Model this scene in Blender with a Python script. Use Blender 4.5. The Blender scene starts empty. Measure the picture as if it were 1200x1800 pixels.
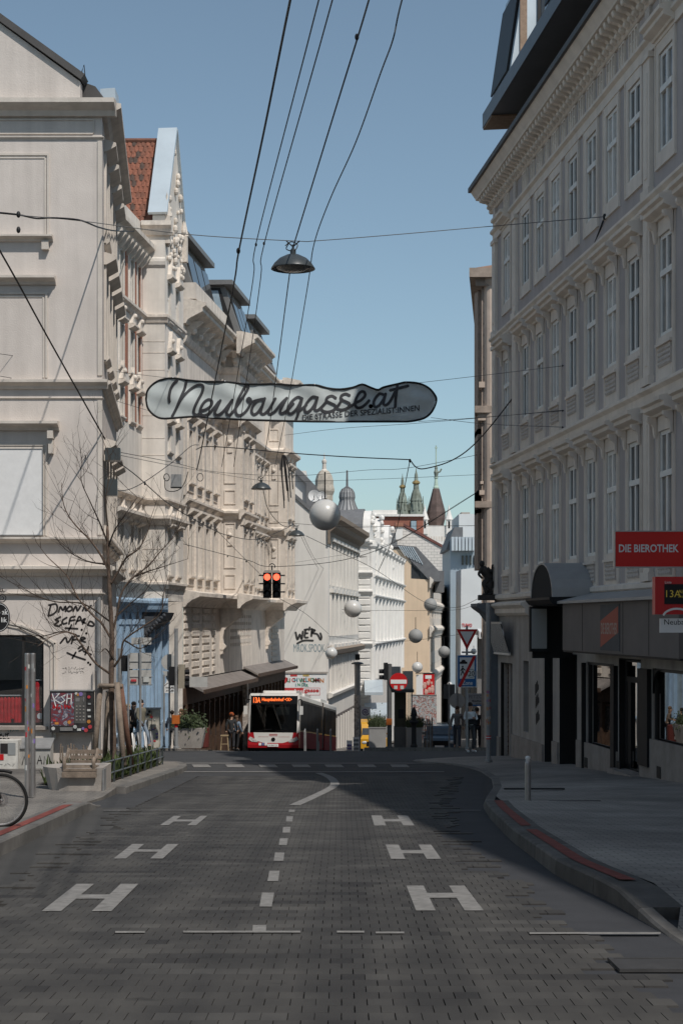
import bpy, bmesh, math, random
from mathutils import Vector, Matrix, Quaternion
R = math.radians
random.seed(7)
sc = bpy.context.scene
col = sc.collection

# ------------------------------------------------------------------ camera, sky, sun, exposure
F = 2900.0            # focal length in photo pixels (photo 1200 x 1800)
CX, HY = 600.0, 1093.0  # principal column, horizon row
EYE = 1.6
cam = bpy.data.objects.new('camera', bpy.data.cameras.new('camera'))
col.objects.link(cam)
cam.location = (0, 0, EYE)
cam.rotation_euler = (R(90), 0, 0)
cam.data.sensor_width = 36.0
cam.data.lens = F / 1800 * 36
cam.data.shift_y = (HY - 900) / 1800
cam.data.clip_end = 3000
sc.camera = cam

SUN_EL, SUN_AZ = 53.0, 146.0       # azimuth clockwise from +Y (street direction)
S = Vector((math.sin(R(SUN_AZ)) * math.cos(R(SUN_EL)), math.cos(R(SUN_AZ)) * math.cos(R(SUN_EL)), math.sin(R(SUN_EL))))
w = bpy.data.worlds.new('World'); sc.world = w; w.use_nodes = True
nt = w.node_tree; nt.nodes.clear()
sky = nt.nodes.new('ShaderNodeTexSky'); sky.sky_type = 'NISHITA'; sky.sun_disc = False
sky.sun_elevation = R(SUN_EL); sky.sun_rotation = R(SUN_AZ); sky.altitude = 200
sky.air_density = 1.0; sky.dust_density = 0.7; sky.ozone_density = 1.0
hs = nt.nodes.new('ShaderNodeHueSaturation'); hs.inputs['Saturation'].default_value = 0.78
bg = nt.nodes.new('ShaderNodeBackground'); bg.inputs['Strength'].default_value = 0.108
ow = nt.nodes.new('ShaderNodeOutputWorld')
nt.links.new(sky.outputs[0], hs.inputs['Color']); tn = nt.nodes.new('ShaderNodeMix'); tn.data_type = 'RGBA'; tn.blend_type = 'MULTIPLY'; tn.inputs['Factor'].default_value = 1; tn.inputs['B'].default_value = (.84, .98, .99, 1)
nt.links.new(hs.outputs[0], tn.inputs['A']); nt.links.new(tn.outputs['Result'], bg.inputs[0]); nt.links.new(bg.outputs[0], ow.inputs[0])
sl = bpy.data.lights.new('sun', 'SUN'); sl.energy = 3.9; sl.angle = R(0.7); sl.color = (1.0, 0.95, 0.88)
so = bpy.data.objects.new('sun', sl); col.objects.link(so)
so.rotation_euler = (-S).to_track_quat('-Z', 'Y').to_euler(); so.location = S * 60
sc.view_settings.view_transform = 'Standard'; sc.view_settings.look = 'None'
sc.view_settings.gamma = 1.0; sc.view_settings.use_curve_mapping = False
sc.view_settings.exposure = -0.1
sc.cycles.max_bounces = 6; sc.cycles.transparent_max_bounces = 12

# ------------------------------------------------------------------ place: ground profile and pixel helpers
def depth(y):
    if y < 60: return EYE + .0516 * y
    if y < 100: return EYE + .0516 * 60 + .085 * (y - 60)
    return EYE + .0516 * 60 + .085 * 40 + .06 * (y - 100)
def gz(y): return EYE - depth(y)
def W(px, py, d): return Vector(((px - CX) / F * d, d, EYE + (HY - py) / F * d))
def G(px, py, lift=0.0):
    """photo pixel -> point on the near road plane, raised by lift"""
    d = (EYE - lift) / ((py - HY) / F - .0516)
    return Vector(((px - CX) / F * d, d, gz(d) + lift))

# ------------------------------------------------------------------ materials
MATS = {}
def mat(name, c, rough=.85, var=.12, scale=1.2, bump=.15, bscale=40., metal=0., spec=.3, stain=0., c2=None, emit=None, estr=0., coat=0.):
    if name in MATS: return MATS[name]
    m = bpy.data.materials.new(name); m.use_nodes = True
    n = m.node_tree.nodes; l = m.node_tree.links
    b = n['Principled BSDF']
    b.inputs['Roughness'].default_value = rough; b.inputs['Metallic'].default_value = metal
    b.inputs['Specular IOR Level'].default_value = spec
    if coat: b.inputs['Coat Weight'].default_value = coat
    if emit:
        b.inputs['Emission Color'].default_value = (*emit, 1); b.inputs['Emission Strength'].default_value = estr
    geo = n.new('ShaderNodeNewGeometry')
    if var or c2:
        t = n.new('ShaderNodeTexNoise'); t.inputs['Scale'].default_value = scale; t.inputs['Detail'].default_value = 6; t.inputs['Roughness'].default_value = .65
        l.new(geo.outputs['Position'], t.inputs['Vector'])
        r = n.new('ShaderNodeValToRGB')
        k1 = c2 if c2 else tuple(max(0, x * (1 - var)) for x in c)
        k2 = c if c2 else tuple(min(1, x * (1 + var)) for x in c)
        r.color_ramp.elements[0].position = .32; r.color_ramp.elements[1].position = .68
        r.color_ramp.elements[0].color = (*k1, 1); r.color_ramp.elements[1].color = (*k2, 1)
        l.new(t.outputs[0], r.inputs[0]); out = r.outputs[0]
        if stain:
            mp = n.new('ShaderNodeMapping'); mp.inputs['Scale'].default_value = (2.6, 2.6, .22)
            l.new(geo.outputs['Position'], mp.inputs[0])
            t2 = n.new('ShaderNodeTexNoise'); t2.inputs['Scale'].default_value = 1.; t2.inputs['Detail'].default_value = 5
            l.new(mp.outputs[0], t2.inputs['Vector'])
            r2 = n.new('ShaderNodeValToRGB'); r2.color_ramp.elements[0].position = .42; r2.color_ramp.elements[1].position = .72
            r2.color_ramp.elements[0].color = (0, 0, 0, 1); r2.color_ramp.elements[1].color = (stain,) * 3 + (1,)
            l.new(t2.outputs[0], r2.inputs[0])
            mx = n.new('ShaderNodeMix'); mx.data_type = 'RGBA'; mx.blend_type = 'MIX'
            l.new(r2.outputs[0], mx.inputs['Factor']); l.new(out, mx.inputs['A'])
            mx.inputs['B'].default_value = (c[0] * .42, c[1] * .41, c[2] * .4, 1)
            out = mx.outputs['Result']
        l.new(out, b.inputs['Base Color'])
    else:
        b.inputs['Base Color'].default_value = (*c, 1)
    if bump:
        t3 = n.new('ShaderNodeTexNoise'); t3.inputs['Scale'].default_value = bscale; t3.inputs['Detail'].default_value = 4
        l.new(geo.outputs['Position'], t3.inputs['Vector'])
        bp = n.new('ShaderNodeBump'); bp.inputs['Strength'].default_value = bump; bp.inputs['Distance'].default_value = .02
        l.new(t3.outputs[0], bp.inputs['Height']); l.new(bp.outputs[0], b.inputs['Normal'])
    MATS[name] = m
    return m
def plain(name, c, rough=.6, metal=0., spec=.4, **k): return mat(name, c, rough, 0, 1, 0, 1, metal, spec, **k)
def glass_mat(name, tint=(.9, .93, .95), base=.25):
    """window glass: see-through mixed with a mirror by the viewing angle of the pane"""
    m = bpy.data.materials.new(name); m.use_nodes = True; n = m.node_tree.nodes; l = m.node_tree.links; n.clear()
    o = n.new('ShaderNodeOutputMaterial'); mx = n.new('ShaderNodeMixShader'); tr = n.new('ShaderNodeBsdfTransparent'); gl = n.new('ShaderNodeBsdfGlossy')
    lw = n.new('ShaderNodeLayerWeight'); lw.inputs[0].default_value = .5; pw = n.new('ShaderNodeMath'); pw.operation = 'POWER'; pw.inputs[1].default_value = 4.; l.new(lw.outputs['Facing'], pw.inputs[0])
    ad = n.new('ShaderNodeMath'); ad.operation = 'MULTIPLY_ADD'; ad.inputs[1].default_value = 1.; ad.inputs[2].default_value = base
    ad.use_clamp = True
    tr.inputs[0].default_value = (*tint, 1); gl.inputs['Roughness'].default_value = .01
    l.new(pw.outputs[0], ad.inputs[0]); l.new(ad.outputs[0], mx.inputs[0]); l.new(tr.outputs[0], mx.inputs[1]); l.new(gl.outputs[0], mx.inputs[2]); l.new(mx.outputs[0], o.inputs[0])
    MATS[name] = m; return m

m_cream = mat('cream_stucco', (.61, .55, .505), .92, .08, .8, .3, 30, stain=.3)
m_cream_tr = mat('cream_trim', (.615, .555, .495), .9, .08, 2., .2, 30, stain=.3)
m_gothic = mat('gothic_stucco', (.69, .635, .575), .92, .09, 1.2, .25, 25, stain=.3)
m_tan = mat('tan_stucco', (.69, .62, .55), .92, .10, 1.4, .25, 25, stain=.4)
m_tan_tr = mat('tan_trim', (.69, .615, .54), .9, .14, 6., .3, 25, stain=.45)
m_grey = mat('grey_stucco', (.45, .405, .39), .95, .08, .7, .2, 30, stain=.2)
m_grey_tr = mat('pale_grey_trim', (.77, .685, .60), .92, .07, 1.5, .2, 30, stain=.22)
m_blue = mat('blue_paint', (.30, .41, .53), .8, .12, 2., .15, 30, stain=.3)
m_brick = mat('red_brick', (.33, .15, .10), .9, .25, 14., .3, 30)
m_tile = mat('clay_tile', (.24, .10, .065), .9, .35, 5., .3, 30, c2=(.12, .065, .05))
m_zinc = mat('zinc_sheet', (.52, .58, .62), .45, .06, 1., .05, 10, metal=.35)
m_roof = mat('dark_roof_sheet', (.085, .08, .078), .6, .15, 1.5, .1, 10)
m_slate = mat('slate_roof', (.15, .15, .155), .6, .15, 2., .15, 12)
m_white = mat('white_stucco', (.74, .71, .67), .9, .05, 1., .15, 30, stain=.15)
m_ochre = mat('ochre_stucco', (.70, .54, .39), .92, .06, .4, .15, 20, stain=.15)
m_wr = mat('firewall_stucco', (.69, .65, .60), .92, .06, .4, .2, 20, stain=.2)
m_frame = mat('white_window_frame', (.78, .76, .72), .6, .05, 4, 0)
m_framed = mat('dark_frame', (.025, .024, .024), .5, .1, 3, 0)
m_pane = mat('window_pane', (.045, .05, .055), .06, .3, 1.7, 0, spec=.6)
m_panel = mat('pane_with_curtain', (.50, .48, .45), .12, .35, 2.5, 0, spec=.6)
m_ornament = mat('ornament_relief', (.56, .50, .45), .95, .2, 18., .8, 24)
m_asphalt = mat('asphalt', (.050, .050, .052), .88, .18, 1.3, .35, 160, stain=0.)
m_asph2 = mat('gutter_asphalt', (.042, .043, .048), .85, .15, 2., .3, 160)
m_kerb = mat('kerb_concrete', (.145, .137, .128), .9, .2, 3., .25, 60, stain=.3)
m_mark = mat('road_paint', (.20, .193, .185), .8, .28, 9., .15, 80)
m_redp = mat('red_guide_paint', (.19, .05, .04), .85, .25, 8., .15, 80)
m_black = mat('black_paint', (.012, .012, .013), .6, .1, 4, 0)
m_wire = plain('cable_black', (.012, .012, .013), .6)
m_wireg = plain('cable_grey', (.10, .10, .10), .6)
m_steel = mat('brushed_steel', (.42, .40, .39), .38, .1, 6, .05, 50, metal=.8)
m_galv = mat('galvanised_pole', (.30, .30, .30), .55, .12, 6, .05, 50, metal=.4)
m_wood = mat('weathered_wood', (.21, .165, .13), .85, .25, 9, .3, 40)
m_bark = mat('bark', (.125, .088, .067), .95, .3, 14, .6, 50)
m_twig = mat('twig_bark', (.06, .045, .036), .95, .3, 14, .2, 50)
m_conc = mat('concrete', (.36, .325, .295), .92, .14, 3, .3, 40, stain=.35)
m_leaf = mat('leaf_green', (.055, .075, .022), .7, .45, 5, 0)
m_ivy = mat('ivy_leaf', (.04, .055, .022), .6, .45, 6, 0)
m_red = plain('bright_red', (.55, .012, .010), .45)
m_signred = plain('sign_red', (.50, .012, .014), .4)
m_signwhite = mat('sign_white', (.72, .71, .70), .5, .05, 6, 0)
m_signblue = plain('sign_blue', (.02, .12, .32), .4)
m_ink = mat('graffiti_ink', (.025, .022, .022), .7, .2, 6, 0)
m_brown = mat('brown_wood', (.075, .045, .03), .6, .3, 4, .1, 30)
m_skin = plain('skin', (.45, .28, .20), .6)
m_glass = glass_mat('shop_glass', base=.12)
m_busglass = glass_mat('bus_glass', (.42, .45, .46), base=.05)
m_dark = plain('interior_dark', (.018, .017, .016), .9)
m_ball = mat('lantern_white', (.55, .54, .52), .3, .06, 3, 0, spec=.5)
m_lampgrey = mat('lamp_metal', (.045, .052, .055), .35, .1, 4, 0, spec=.5)

# ------------------------------------------------------------------ mesh helpers
class MB:
    def __init__(s): s.v = []; s.f = []; s.uv = None; s.tone = None
    def add(s, vs, fs):
        o = len(s.v); s.v += [tuple(p) for p in vs]; s.f += [tuple(i + o for i in f) for f in fs]; return s
    def box(s, x0, x1, y0, y1, z0, z1):
        return s.add([(x0, y0, z0), (x1, y0, z0), (x1, y1, z0), (x0, y1, z0), (x0, y0, z1), (x1, y0, z1), (x1, y1, z1), (x0, y1, z1)],
                     [(0, 3, 2, 1), (4, 5, 6, 7), (0, 1, 5, 4), (1, 2, 6, 5), (2, 3, 7, 6), (3, 0, 4, 7)])
    def quad(s, a, b, c, d): return s.add([a, b, c, d], [(0, 1, 2, 3)])
    def poly(s, pts): return s.add(pts, [tuple(range(len(pts)))])
    def prism_y(s, prof, y0, y1):
        """polygon prof in (x,z) extruded along y"""
        n = len(prof)
        s.add([(x, y0, z) for x, z in prof] + [(x, y1, z) for x, z in prof],
              [tuple(range(n))[::-1] if False else tuple(range(n)), tuple(range(2 * n - 1, n - 1, -1))] + [(i, i + n, (i + 1) % n + n, (i + 1) % n) for i in range(n)])
        return s
    def prism_x(s, prof, x0, x1):
        """polygon prof in (y,z) extruded along x"""
        n = len(prof)
        return s.add([(x0, y, z) for y, z in prof] + [(x1, y, z) for y, z in prof],
              [tuple(range(n)), tuple(range(2 * n - 1, n - 1, -1))] + [(i, i + n, (i + 1) % n + n, (i + 1) % n) for i in range(n)])
    def prism_z(s, prof, z0, z1):
        n = len(prof)
        return s.add([(x, y, z0) for x, y in prof] + [(x, y, z1) for x, y in prof],
              [tuple(range(n)), tuple(range(2 * n - 1, n - 1, -1))] + [(i, i + n, (i + 1) % n + n, (i + 1) % n) for i in range(n)])
    def tube(s, pts, r, n=6, cap=True):
        pts = [Vector(p) for p in pts]; m = len(pts)
        rs = r if isinstance(r, (list, tuple)) else [r] * m
        vs = []; fs = []; prev = None
        for i, p in enumerate(pts):
            t = (pts[min(i + 1, m - 1)] - pts[max(i - 1, 0)])
            if t.length < 1e-9: t = Vector((0, 0, 1))
            t.normalize()
            if prev is None:
                a = Vector((0, 0, 1)) if abs(t.z) < .9 else Vector((1, 0, 0))
                x = t.cross(a).normalized()
            else:
                x = (prev - t * prev.dot(t))
                x = x.normalized() if x.length > 1e-6 else t.orthogonal().normalized()
            prev = x; y = t.cross(x)
            for k in range(n):
                a = 2 * math.pi * k / n
                vs.append(p + (x * math.cos(a) + y * math.sin(a)) * rs[i])
        for i in range(m - 1):
            for k in range(n):
                fs.append((i * n + k, i * n + (k + 1) % n, (i + 1) * n + (k + 1) % n, (i + 1) * n + k))
        if cap: fs += [tuple(range(n))[::-1], tuple((m - 1) * n + k for k in range(n))]
        return s.add(vs, fs)
    def lathe(s, prof, n=20, c=(0, 0, 0), axis='z', cap=True):
        vs = []; fs = []; m = len(prof)
        for r, h in prof:
            for k in range(n):
                a = 2 * math.pi * k / n
                p = (r * math.cos(a), r * math.sin(a), h)
                if axis == 'y': p = (p[0], p[2], p[1])
                if axis == 'x': p = (p[2], p[0], p[1])
                vs.append((c[0] + p[0], c[1] + p[1], c[2] + p[2]))
        for i in range(m - 1):
            for k in range(n):
                fs.append((i * n + k, i * n + (k + 1) % n, (i + 1) * n + (k + 1) % n, (i + 1) * n + k))
        if cap and prof[0][0] > 1e-6: fs.append(tuple(range(n))[::-1])
        if cap and prof[-1][0] > 1e-6: fs.append(tuple((m - 1) * n + k for k in range(n)))
        return s.add(vs, fs)
    def ball(s, c, r, n=12, m=8, sc_=(1, 1, 1)):
        vs = []; fs = []
        for i in range(m + 1):
            t = math.pi * i / m
            for k in range(n):
                a = 2 * math.pi * k / n
                vs.append((c[0] + r * sc_[0] * math.sin(t) * math.cos(a), c[1] + r * sc_[1] * math.sin(t) * math.sin(a), c[2] + r * sc_[2] * math.cos(t)))
        for i in range(m):
            for k in range(n):
                fs.append((i * n + k, (i + 1) * n + k, (i + 1) * n + (k + 1) % n, i * n + (k + 1) % n))
        return s.add(vs, fs)
    def mesh(s, name, material, smooth=False):
        me = bpy.data.meshes.new(name); me.from_pydata(s.v, [], s.f)
        bm = bmesh.new(); bm.from_mesh(me); bmesh.ops.remove_doubles(bm, verts=bm.verts, dist=1e-5) if smooth else None
        bmesh.ops.recalc_face_normals(bm, faces=bm.faces); bm.to_mesh(me); bm.free()
        if material: me.materials.append(material)
        if smooth:
            me.polygons.foreach_set('use_smooth', [True] * len(me.polygons))
        me.update(); return me
def link(name, data, parent=None, loc=(0, 0, 0), rz=0., rx=0.):
    o = bpy.data.objects.new(name, data); col.objects.link(o)
    o.parent = parent; o.location = loc; o.rotation_euler = (rx, 0, rz); return o
def obj(name, mb, material, parent=None, loc=(0, 0, 0), rz=0., smooth=False):
    return link(name, mb.mesh(name, material, smooth), parent, loc, rz)
def tag(o, label, cat, group=None):
    o['label'] = label; o['category'] = cat
    if group: o['group'] = group
    return o
def thing(name, label, cat, loc=(0, 0, 0), rz=0., group=None):
    o = link(name, None, None, loc, rz); o.empty_display_size = .2
    return tag(o, label, cat, group)
def struct(o): o['kind'] = 'structure'; return o
def stuff(o): o['kind'] = 'stuff'; return o
def copy_tree(o, parent=None):
    c = o.copy(); col.objects.link(c); c.parent = parent
    for k in list(o.children): copy_tree(k, c)
    return c
def spline(pts, n=8):
    """Catmull-Rom through pts"""
    P = [Vector(p) for p in pts]; out = []
    if len(P) < 3: return P
    Q = [P[0] * 2 - P[1]] + P + [P[-1] * 2 - P[-2]]
    for i in range(1, len(Q) - 2):
        a, b, c, d = Q[i - 1], Q[i], Q[i + 1], Q[i + 2]
        for k in range(n):
            t = k / n
            out.append(.5 * ((2 * b) + (c - a) * t + (2 * a - 5 * b + 4 * c - d) * t * t + (3 * b - a - 3 * c + d) * t ** 3))
    out.append(P[-1]); return out
def ribbon(mb, pts2, wd, surf, taper=True):
    """flat brush stroke: pts2 in (x,z), width wd, surf(x,z) -> y"""
    n = len(pts2); L = []
    for i, p in enumerate(pts2):
        a = pts2[max(i - 1, 0)]; b = pts2[min(i + 1, n - 1)]
        t = Vector((b[0] - a[0], b[1] - a[1]));
        t = t.normalized() if t.length > 1e-9 else Vector((1, 0))
        nx, nz = -t.y * wd / 2, t.x * wd / 2
        L.append(((p[0] + nx, p[1] + nz), (p[0] - nx, p[1] - nz)))
    vs = []
    for a, b in L:
        vs += [(a[0], surf(*a), a[1]), (b[0], surf(*b), b[1])]
    mb.add(vs, [(2 * i, 2 * i + 1, 2 * i + 3, 2 * i + 2) for i in range(n - 1)])
    for e in (0, n - 1):   # round ends
        c = pts2[e]; vs = [(c[0], surf(*c), c[1])]
        for k in range(10):
            q = (c[0] + wd / 2 * math.cos(k * math.pi / 5), c[1] + wd / 2 * math.sin(k * math.pi / 5)); vs.append((q[0], surf(*q) + .0007, q[1]))
        mb.add(vs, [(0, k + 1, (k + 1) % 10 + 1) for k in range(10)])
TEXTS = {}
def text_mb(s, wd=None, ht=None, bold=0., ext=.003, shear=0.):
    """lettering as mesh, reading left to right, in the plane facing -y, lower left corner at the origin"""
    cu = bpy.data.curves.new('lettering', 'FONT'); cu.body = s; cu.size = 1; cu.extrude = 0; cu.offset = bold; cu.shear = shear; cu.resolution_u = 3
    o = bpy.data.objects.new('lettering', cu); col.objects.link(o)
    dg = bpy.context.evaluated_depsgraph_get(); me = bpy.data.meshes.new_from_object(o.evaluated_get(dg))
    vs = [v.co.copy() for v in me.vertices]; fs = [tuple(p.vertices) for p in me.polygons]
    bpy.data.objects.remove(o); bpy.data.curves.remove(cu); bpy.data.meshes.remove(me)
    x0 = min(v.x for v in vs); x1 = max(v.x for v in vs); y0 = min(v.y for v in vs); y1 = max(v.y for v in vs)
    kx = wd / (x1 - x0) if wd else None; ky = ht / (y1 - y0) if ht else None
    kx = kx or ky; ky = ky or kx
    mb = MB(); mb.add([((v.x - x0) * kx, 0, (v.y - y0) * ky) for v in vs], fs); return mb
def text(s, parent, material, x, y, z, wd=None, ht=None, bold=0., rz=0., name='lettering', center=False):
    mb = text_mb(s, wd, ht, bold)
    if center:
        mx = max(v[0] for v in mb.v); x = x - mx / 2 * math.cos(rz); y = y - mx / 2 * math.sin(rz)
    return obj(name, mb, material, parent, (x, y, z), rz)

class Line:
    """vertical facade plane X = x0 + s*(y - y0); local x runs along it, local y points into the building"""
    def __init__(s, x0, y0, slope, away=True):
        s.x0, s.y0, s.s, s.away = x0, y0, slope, away
        s.k = math.hypot(1, slope)
        s.rz = math.atan2(1, slope) if away else math.atan2(-1, -slope)
        s.nrm = Vector((1, -slope)).normalized() if away else Vector((-1, slope)).normalized()   # outward
    def d(s, px, out=0.):
        q = (px - CX) / F
        off = out * s.k * (1 if s.away else -1)
        return (s.x0 + off - s.s * s.y0) / (q - s.s)
    def u(s, px, out=0.):
        d = s.d(px, out); X = (px - CX) / F * d
        v = Vector((X - s.x0, d - s.y0)); t = Vector((s.s, 1)).normalized()
        return v.dot(t) * (1 if s.away else -1)
    def z(s, px, py, out=0.): return EYE + (HY - py) / F * s.d(px, out)
    def uz(s, px, py, out=0.): return s.u(px, out), s.z(px, py, out)
    def du(s, d): return (d - s.y0) * s.k * (1 if s.away else -1)

class Facade:
    """helper that places parts of a thing on one facade frame"""
    def __init__(s, root, loc, rz): s.root = root; s.loc = Vector(loc); s.rz = rz
    def at(s, u, y, z):
        c, n = math.cos(s.rz), math.sin(s.rz)
        return (s.loc.x + u * c - y * n, s.loc.y + u * n + y * c, s.loc.z + z)
    def put(s, name, mb, material, u=0., y=0., z=0., smooth=False, parent=None):
        me = mb.mesh(name, material, smooth) if isinstance(mb, MB) else mb
        if parent is not None: return link(name, me, parent, (u, y, z), 0)
        return link(name, me, s.root, s.at(u, y, z), s.rz)

def wall_mb(u0, u1, z0, z1, openings, depth=.28, back=None):
    """front face with real openings and reveals"""
    mb = MB()
    us = sorted({u0, u1} | {o[0] for o in openings} | {o[1] for o in openings}); us = [u for u in us if u0 <= u <= u1]
    zs = sorted({z0, z1} | {o[2] for o in openings} | {o[3] for o in openings}); zs = [z for z in zs if z0 <= z <= z1]
    for a, b in zip(us, us[1:]):
        start = None
        for c, d in zip(zs, zs[1:]):
            mu, mz = (a + b) / 2, (c + d) / 2
            hole = any(o[0] < mu < o[1] and o[2] < mz < o[3] for o in openings)
            if not hole and start is None: start = c
            if hole and start is not None: mb.quad((a, 0, start), (b, 0, start), (b, 0, c), (a, 0, c)); start = None
        if start is not None: mb.quad((a, 0, start), (b, 0, start), (b, 0, z1), (a, 0, z1))
    for o in openings:
        a, b, c, d = o[:4]
        mb.quad((a, 0, c), (a, depth, c), (a, depth, d), (a, 0, d)); mb.quad((b, 0, c), (b, 0, d), (b, depth, d), (b, depth, c))
        mb.quad((a, 0, d), (a, depth, d), (b, depth, d), (b, 0, d)); mb.quad((a, 0, c), (b, 0, c), (b, depth, c), (a, depth, c))
        if len(o) < 5: mb.quad((a, depth, c), (b, depth, c), (b, depth, d), (a, depth, d))
    if back:
        mb.quad((u0, 0, z0), (u0, 0, z1), (u0, back, z1), (u0, back, z0)); mb.quad((u1, 0, z0), (u1, back, z0), (u1, back, z1), (u1, 0, z1))
        mb.quad((u0, back, z0), (u0, back, z1), (u1, back, z1), (u1, back, z0)); mb.quad((u0, 0, z1), (u1, 0, z1), (u1, back, z1), (u0, back, z1))
    return mb
CACHE = {}
def casement(fc, u, z, wd, ht, frame, pane, y=.12, split=.62, cols=2, upper=True, t=.06, name='window'):
    """window part (frame, transom, mullion) with one pane per light as sub-parts; origin lower middle"""
    key = (round(wd, 3), round(ht, 3), frame.name, split, cols, upper, t)
    if key not in CACHE:
        mb = MB(); h = wd / 2
        mb.box(-h, -h + t, 0, .06, 0, ht); mb.box(h - t, h, 0, .06, 0, ht); mb.box(-h + t, h - t, 0, .06, 0, t); mb.box(-h + t, h - t, 0, .06, ht - t, ht)
        zt = ht * split
        if upper: mb.box(-h + t, h - t, -.035, .06, zt - t * .7, zt + t * .7)
        rows = [(t, zt - t * .7), (zt + t * .7, ht - t)] if upper else [(t, ht - t)]
        xs = [-h + t + (2 * h - 2 * t) * i / cols for i in range(cols + 1)]
        for r0, r1 in rows:
            for x in xs[1:-1]: mb.box(x - t * .55, x + t * .55, -.01, .06, r0, r1)
        panes = []
        for ri, (r0, r1) in enumerate(rows):
            pm = {}
            w2 = (xs[1] - xs[0]) - t * .55 * (1 if cols == 2 else 2 * (cols > 1))
            for ci in range(cols):
                x0 = xs[ci] + (t * .55 if ci > 0 else 0); x1 = xs[ci + 1] - (t * .55 if ci < cols - 1 else 0)
                k = round(x1 - x0, 4)
                if k not in pm:
                    q = MB(); q.box(-k / 2, k / 2, .03, .042, r0, r1); pm[k] = q
                panes.append(((x0 + x1) / 2, pm[k]))
        CACHE[key] = (mb.mesh(name, frame), panes, {})
    me, panes, pc = CACHE[key]
    o = fc.put(name, me, None, u, y, z)
    for i, (x, q) in enumerate(panes):
        pk = (id(q), pane.name)
        if pk not in pc: pc[pk] = q.mesh('pane', pane)
        link('pane', pc[pk], o, (x, 0, 0))
    return o
def shared(key, fn):
    if key not in CACHE: CACHE[key] = fn()
    return CACHE[key]
def cornice_mb(u0, u1, prof, ret=True):
    """prof: (out, z) points from the bottom to the top, extruded along local x"""
    mb = MB(); p = [(0.02, prof[0][1])] + [(-o, z) for o, z in prof] + [(0.02, prof[-1][1])]
    mb.prism_x(p, u0, u1); return mb

def room(fc, u0, u1, z0, z1, y0=.3, y1=2.2, m=None):
    """dark shop interior behind an open window"""
    mb = MB(); mb.quad((u0, y1, z0), (u1, y1, z0), (u1, y1, z1), (u0, y1, z1)); mb.quad((u0, y0, z0), (u0, y1, z0), (u0, y1, z1), (u0, y0, z1)); mb.quad((u1, y0, z0), (u1, y0, z1), (u1, y1, z1), (u1, y1, z0))
    mb.quad((u0, y0, z0), (u1, y0, z0), (u1, y1, z0), (u0, y1, z0)); mb.quad((u0, y0, z1), (u0, y1, z1), (u1, y1, z1), (u1, y0, z1))
    return fc.put('shop_interior', mb, m or m_dark)

# ================================================================== GROUND, ROAD, PAVEMENTS
def sheet(xl, xr, ys, lift):
    mb = MB()
    f = lambda q, y: q(y) if callable(q) else q
    for a, b in zip(ys, ys[1:]):
        mb.quad((f(xl, a), a, gz(a) + lift), (f(xr, a), a, gz(a) + lift), (f(xr, b), b, gz(b) + lift), (f(xl, b), b, gz(b) + lift))
    return mb
YS = [-60, 0, 20, 40, 60, 80, 100, 200, 400, 900, 2000]
struct(obj('ground', sheet(-900, 900, YS, -.03), m_asphalt))
LS = .1014                                   # far street direction (dx per metre)
farL = lambda y: -6.8 + LS * (y - 71)        # facade line on the left beyond the junction
road = struct(obj('road', sheet(-60, 60, [-40, 0, 20, 40, 60, 80, 100, 160, 300, 420], 0.), m_asphalt))

# kerb lines of the near street
KR = [(-30, 2.35), (5, 2.35), (11, 2.28), (13.3, 2.2), (15.3, 2.03), (19.5, 2.02), (23.5, 2.12), (26.4, 2.26)]
KL = [(-30, -3.45), (8, -3.52), (17.5, -3.63), (22, -3.74), (26.0, -3.86)]
def lerp(tab, y):
    if y <= tab[0][0]: return tab[0][1]
    for (a, p), (b, q) in zip(tab, tab[1:]):
        if y <= b: return p + (q - p) * (y - a) / (b - a)
    return tab[-1][1]
RBL = Line(4.72, 51.0, -.0983, away=False)   # right-hand facade line, local x runs towards the viewer
rbx = lambda y: 4.72 - .0983 * (y - 51)

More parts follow.
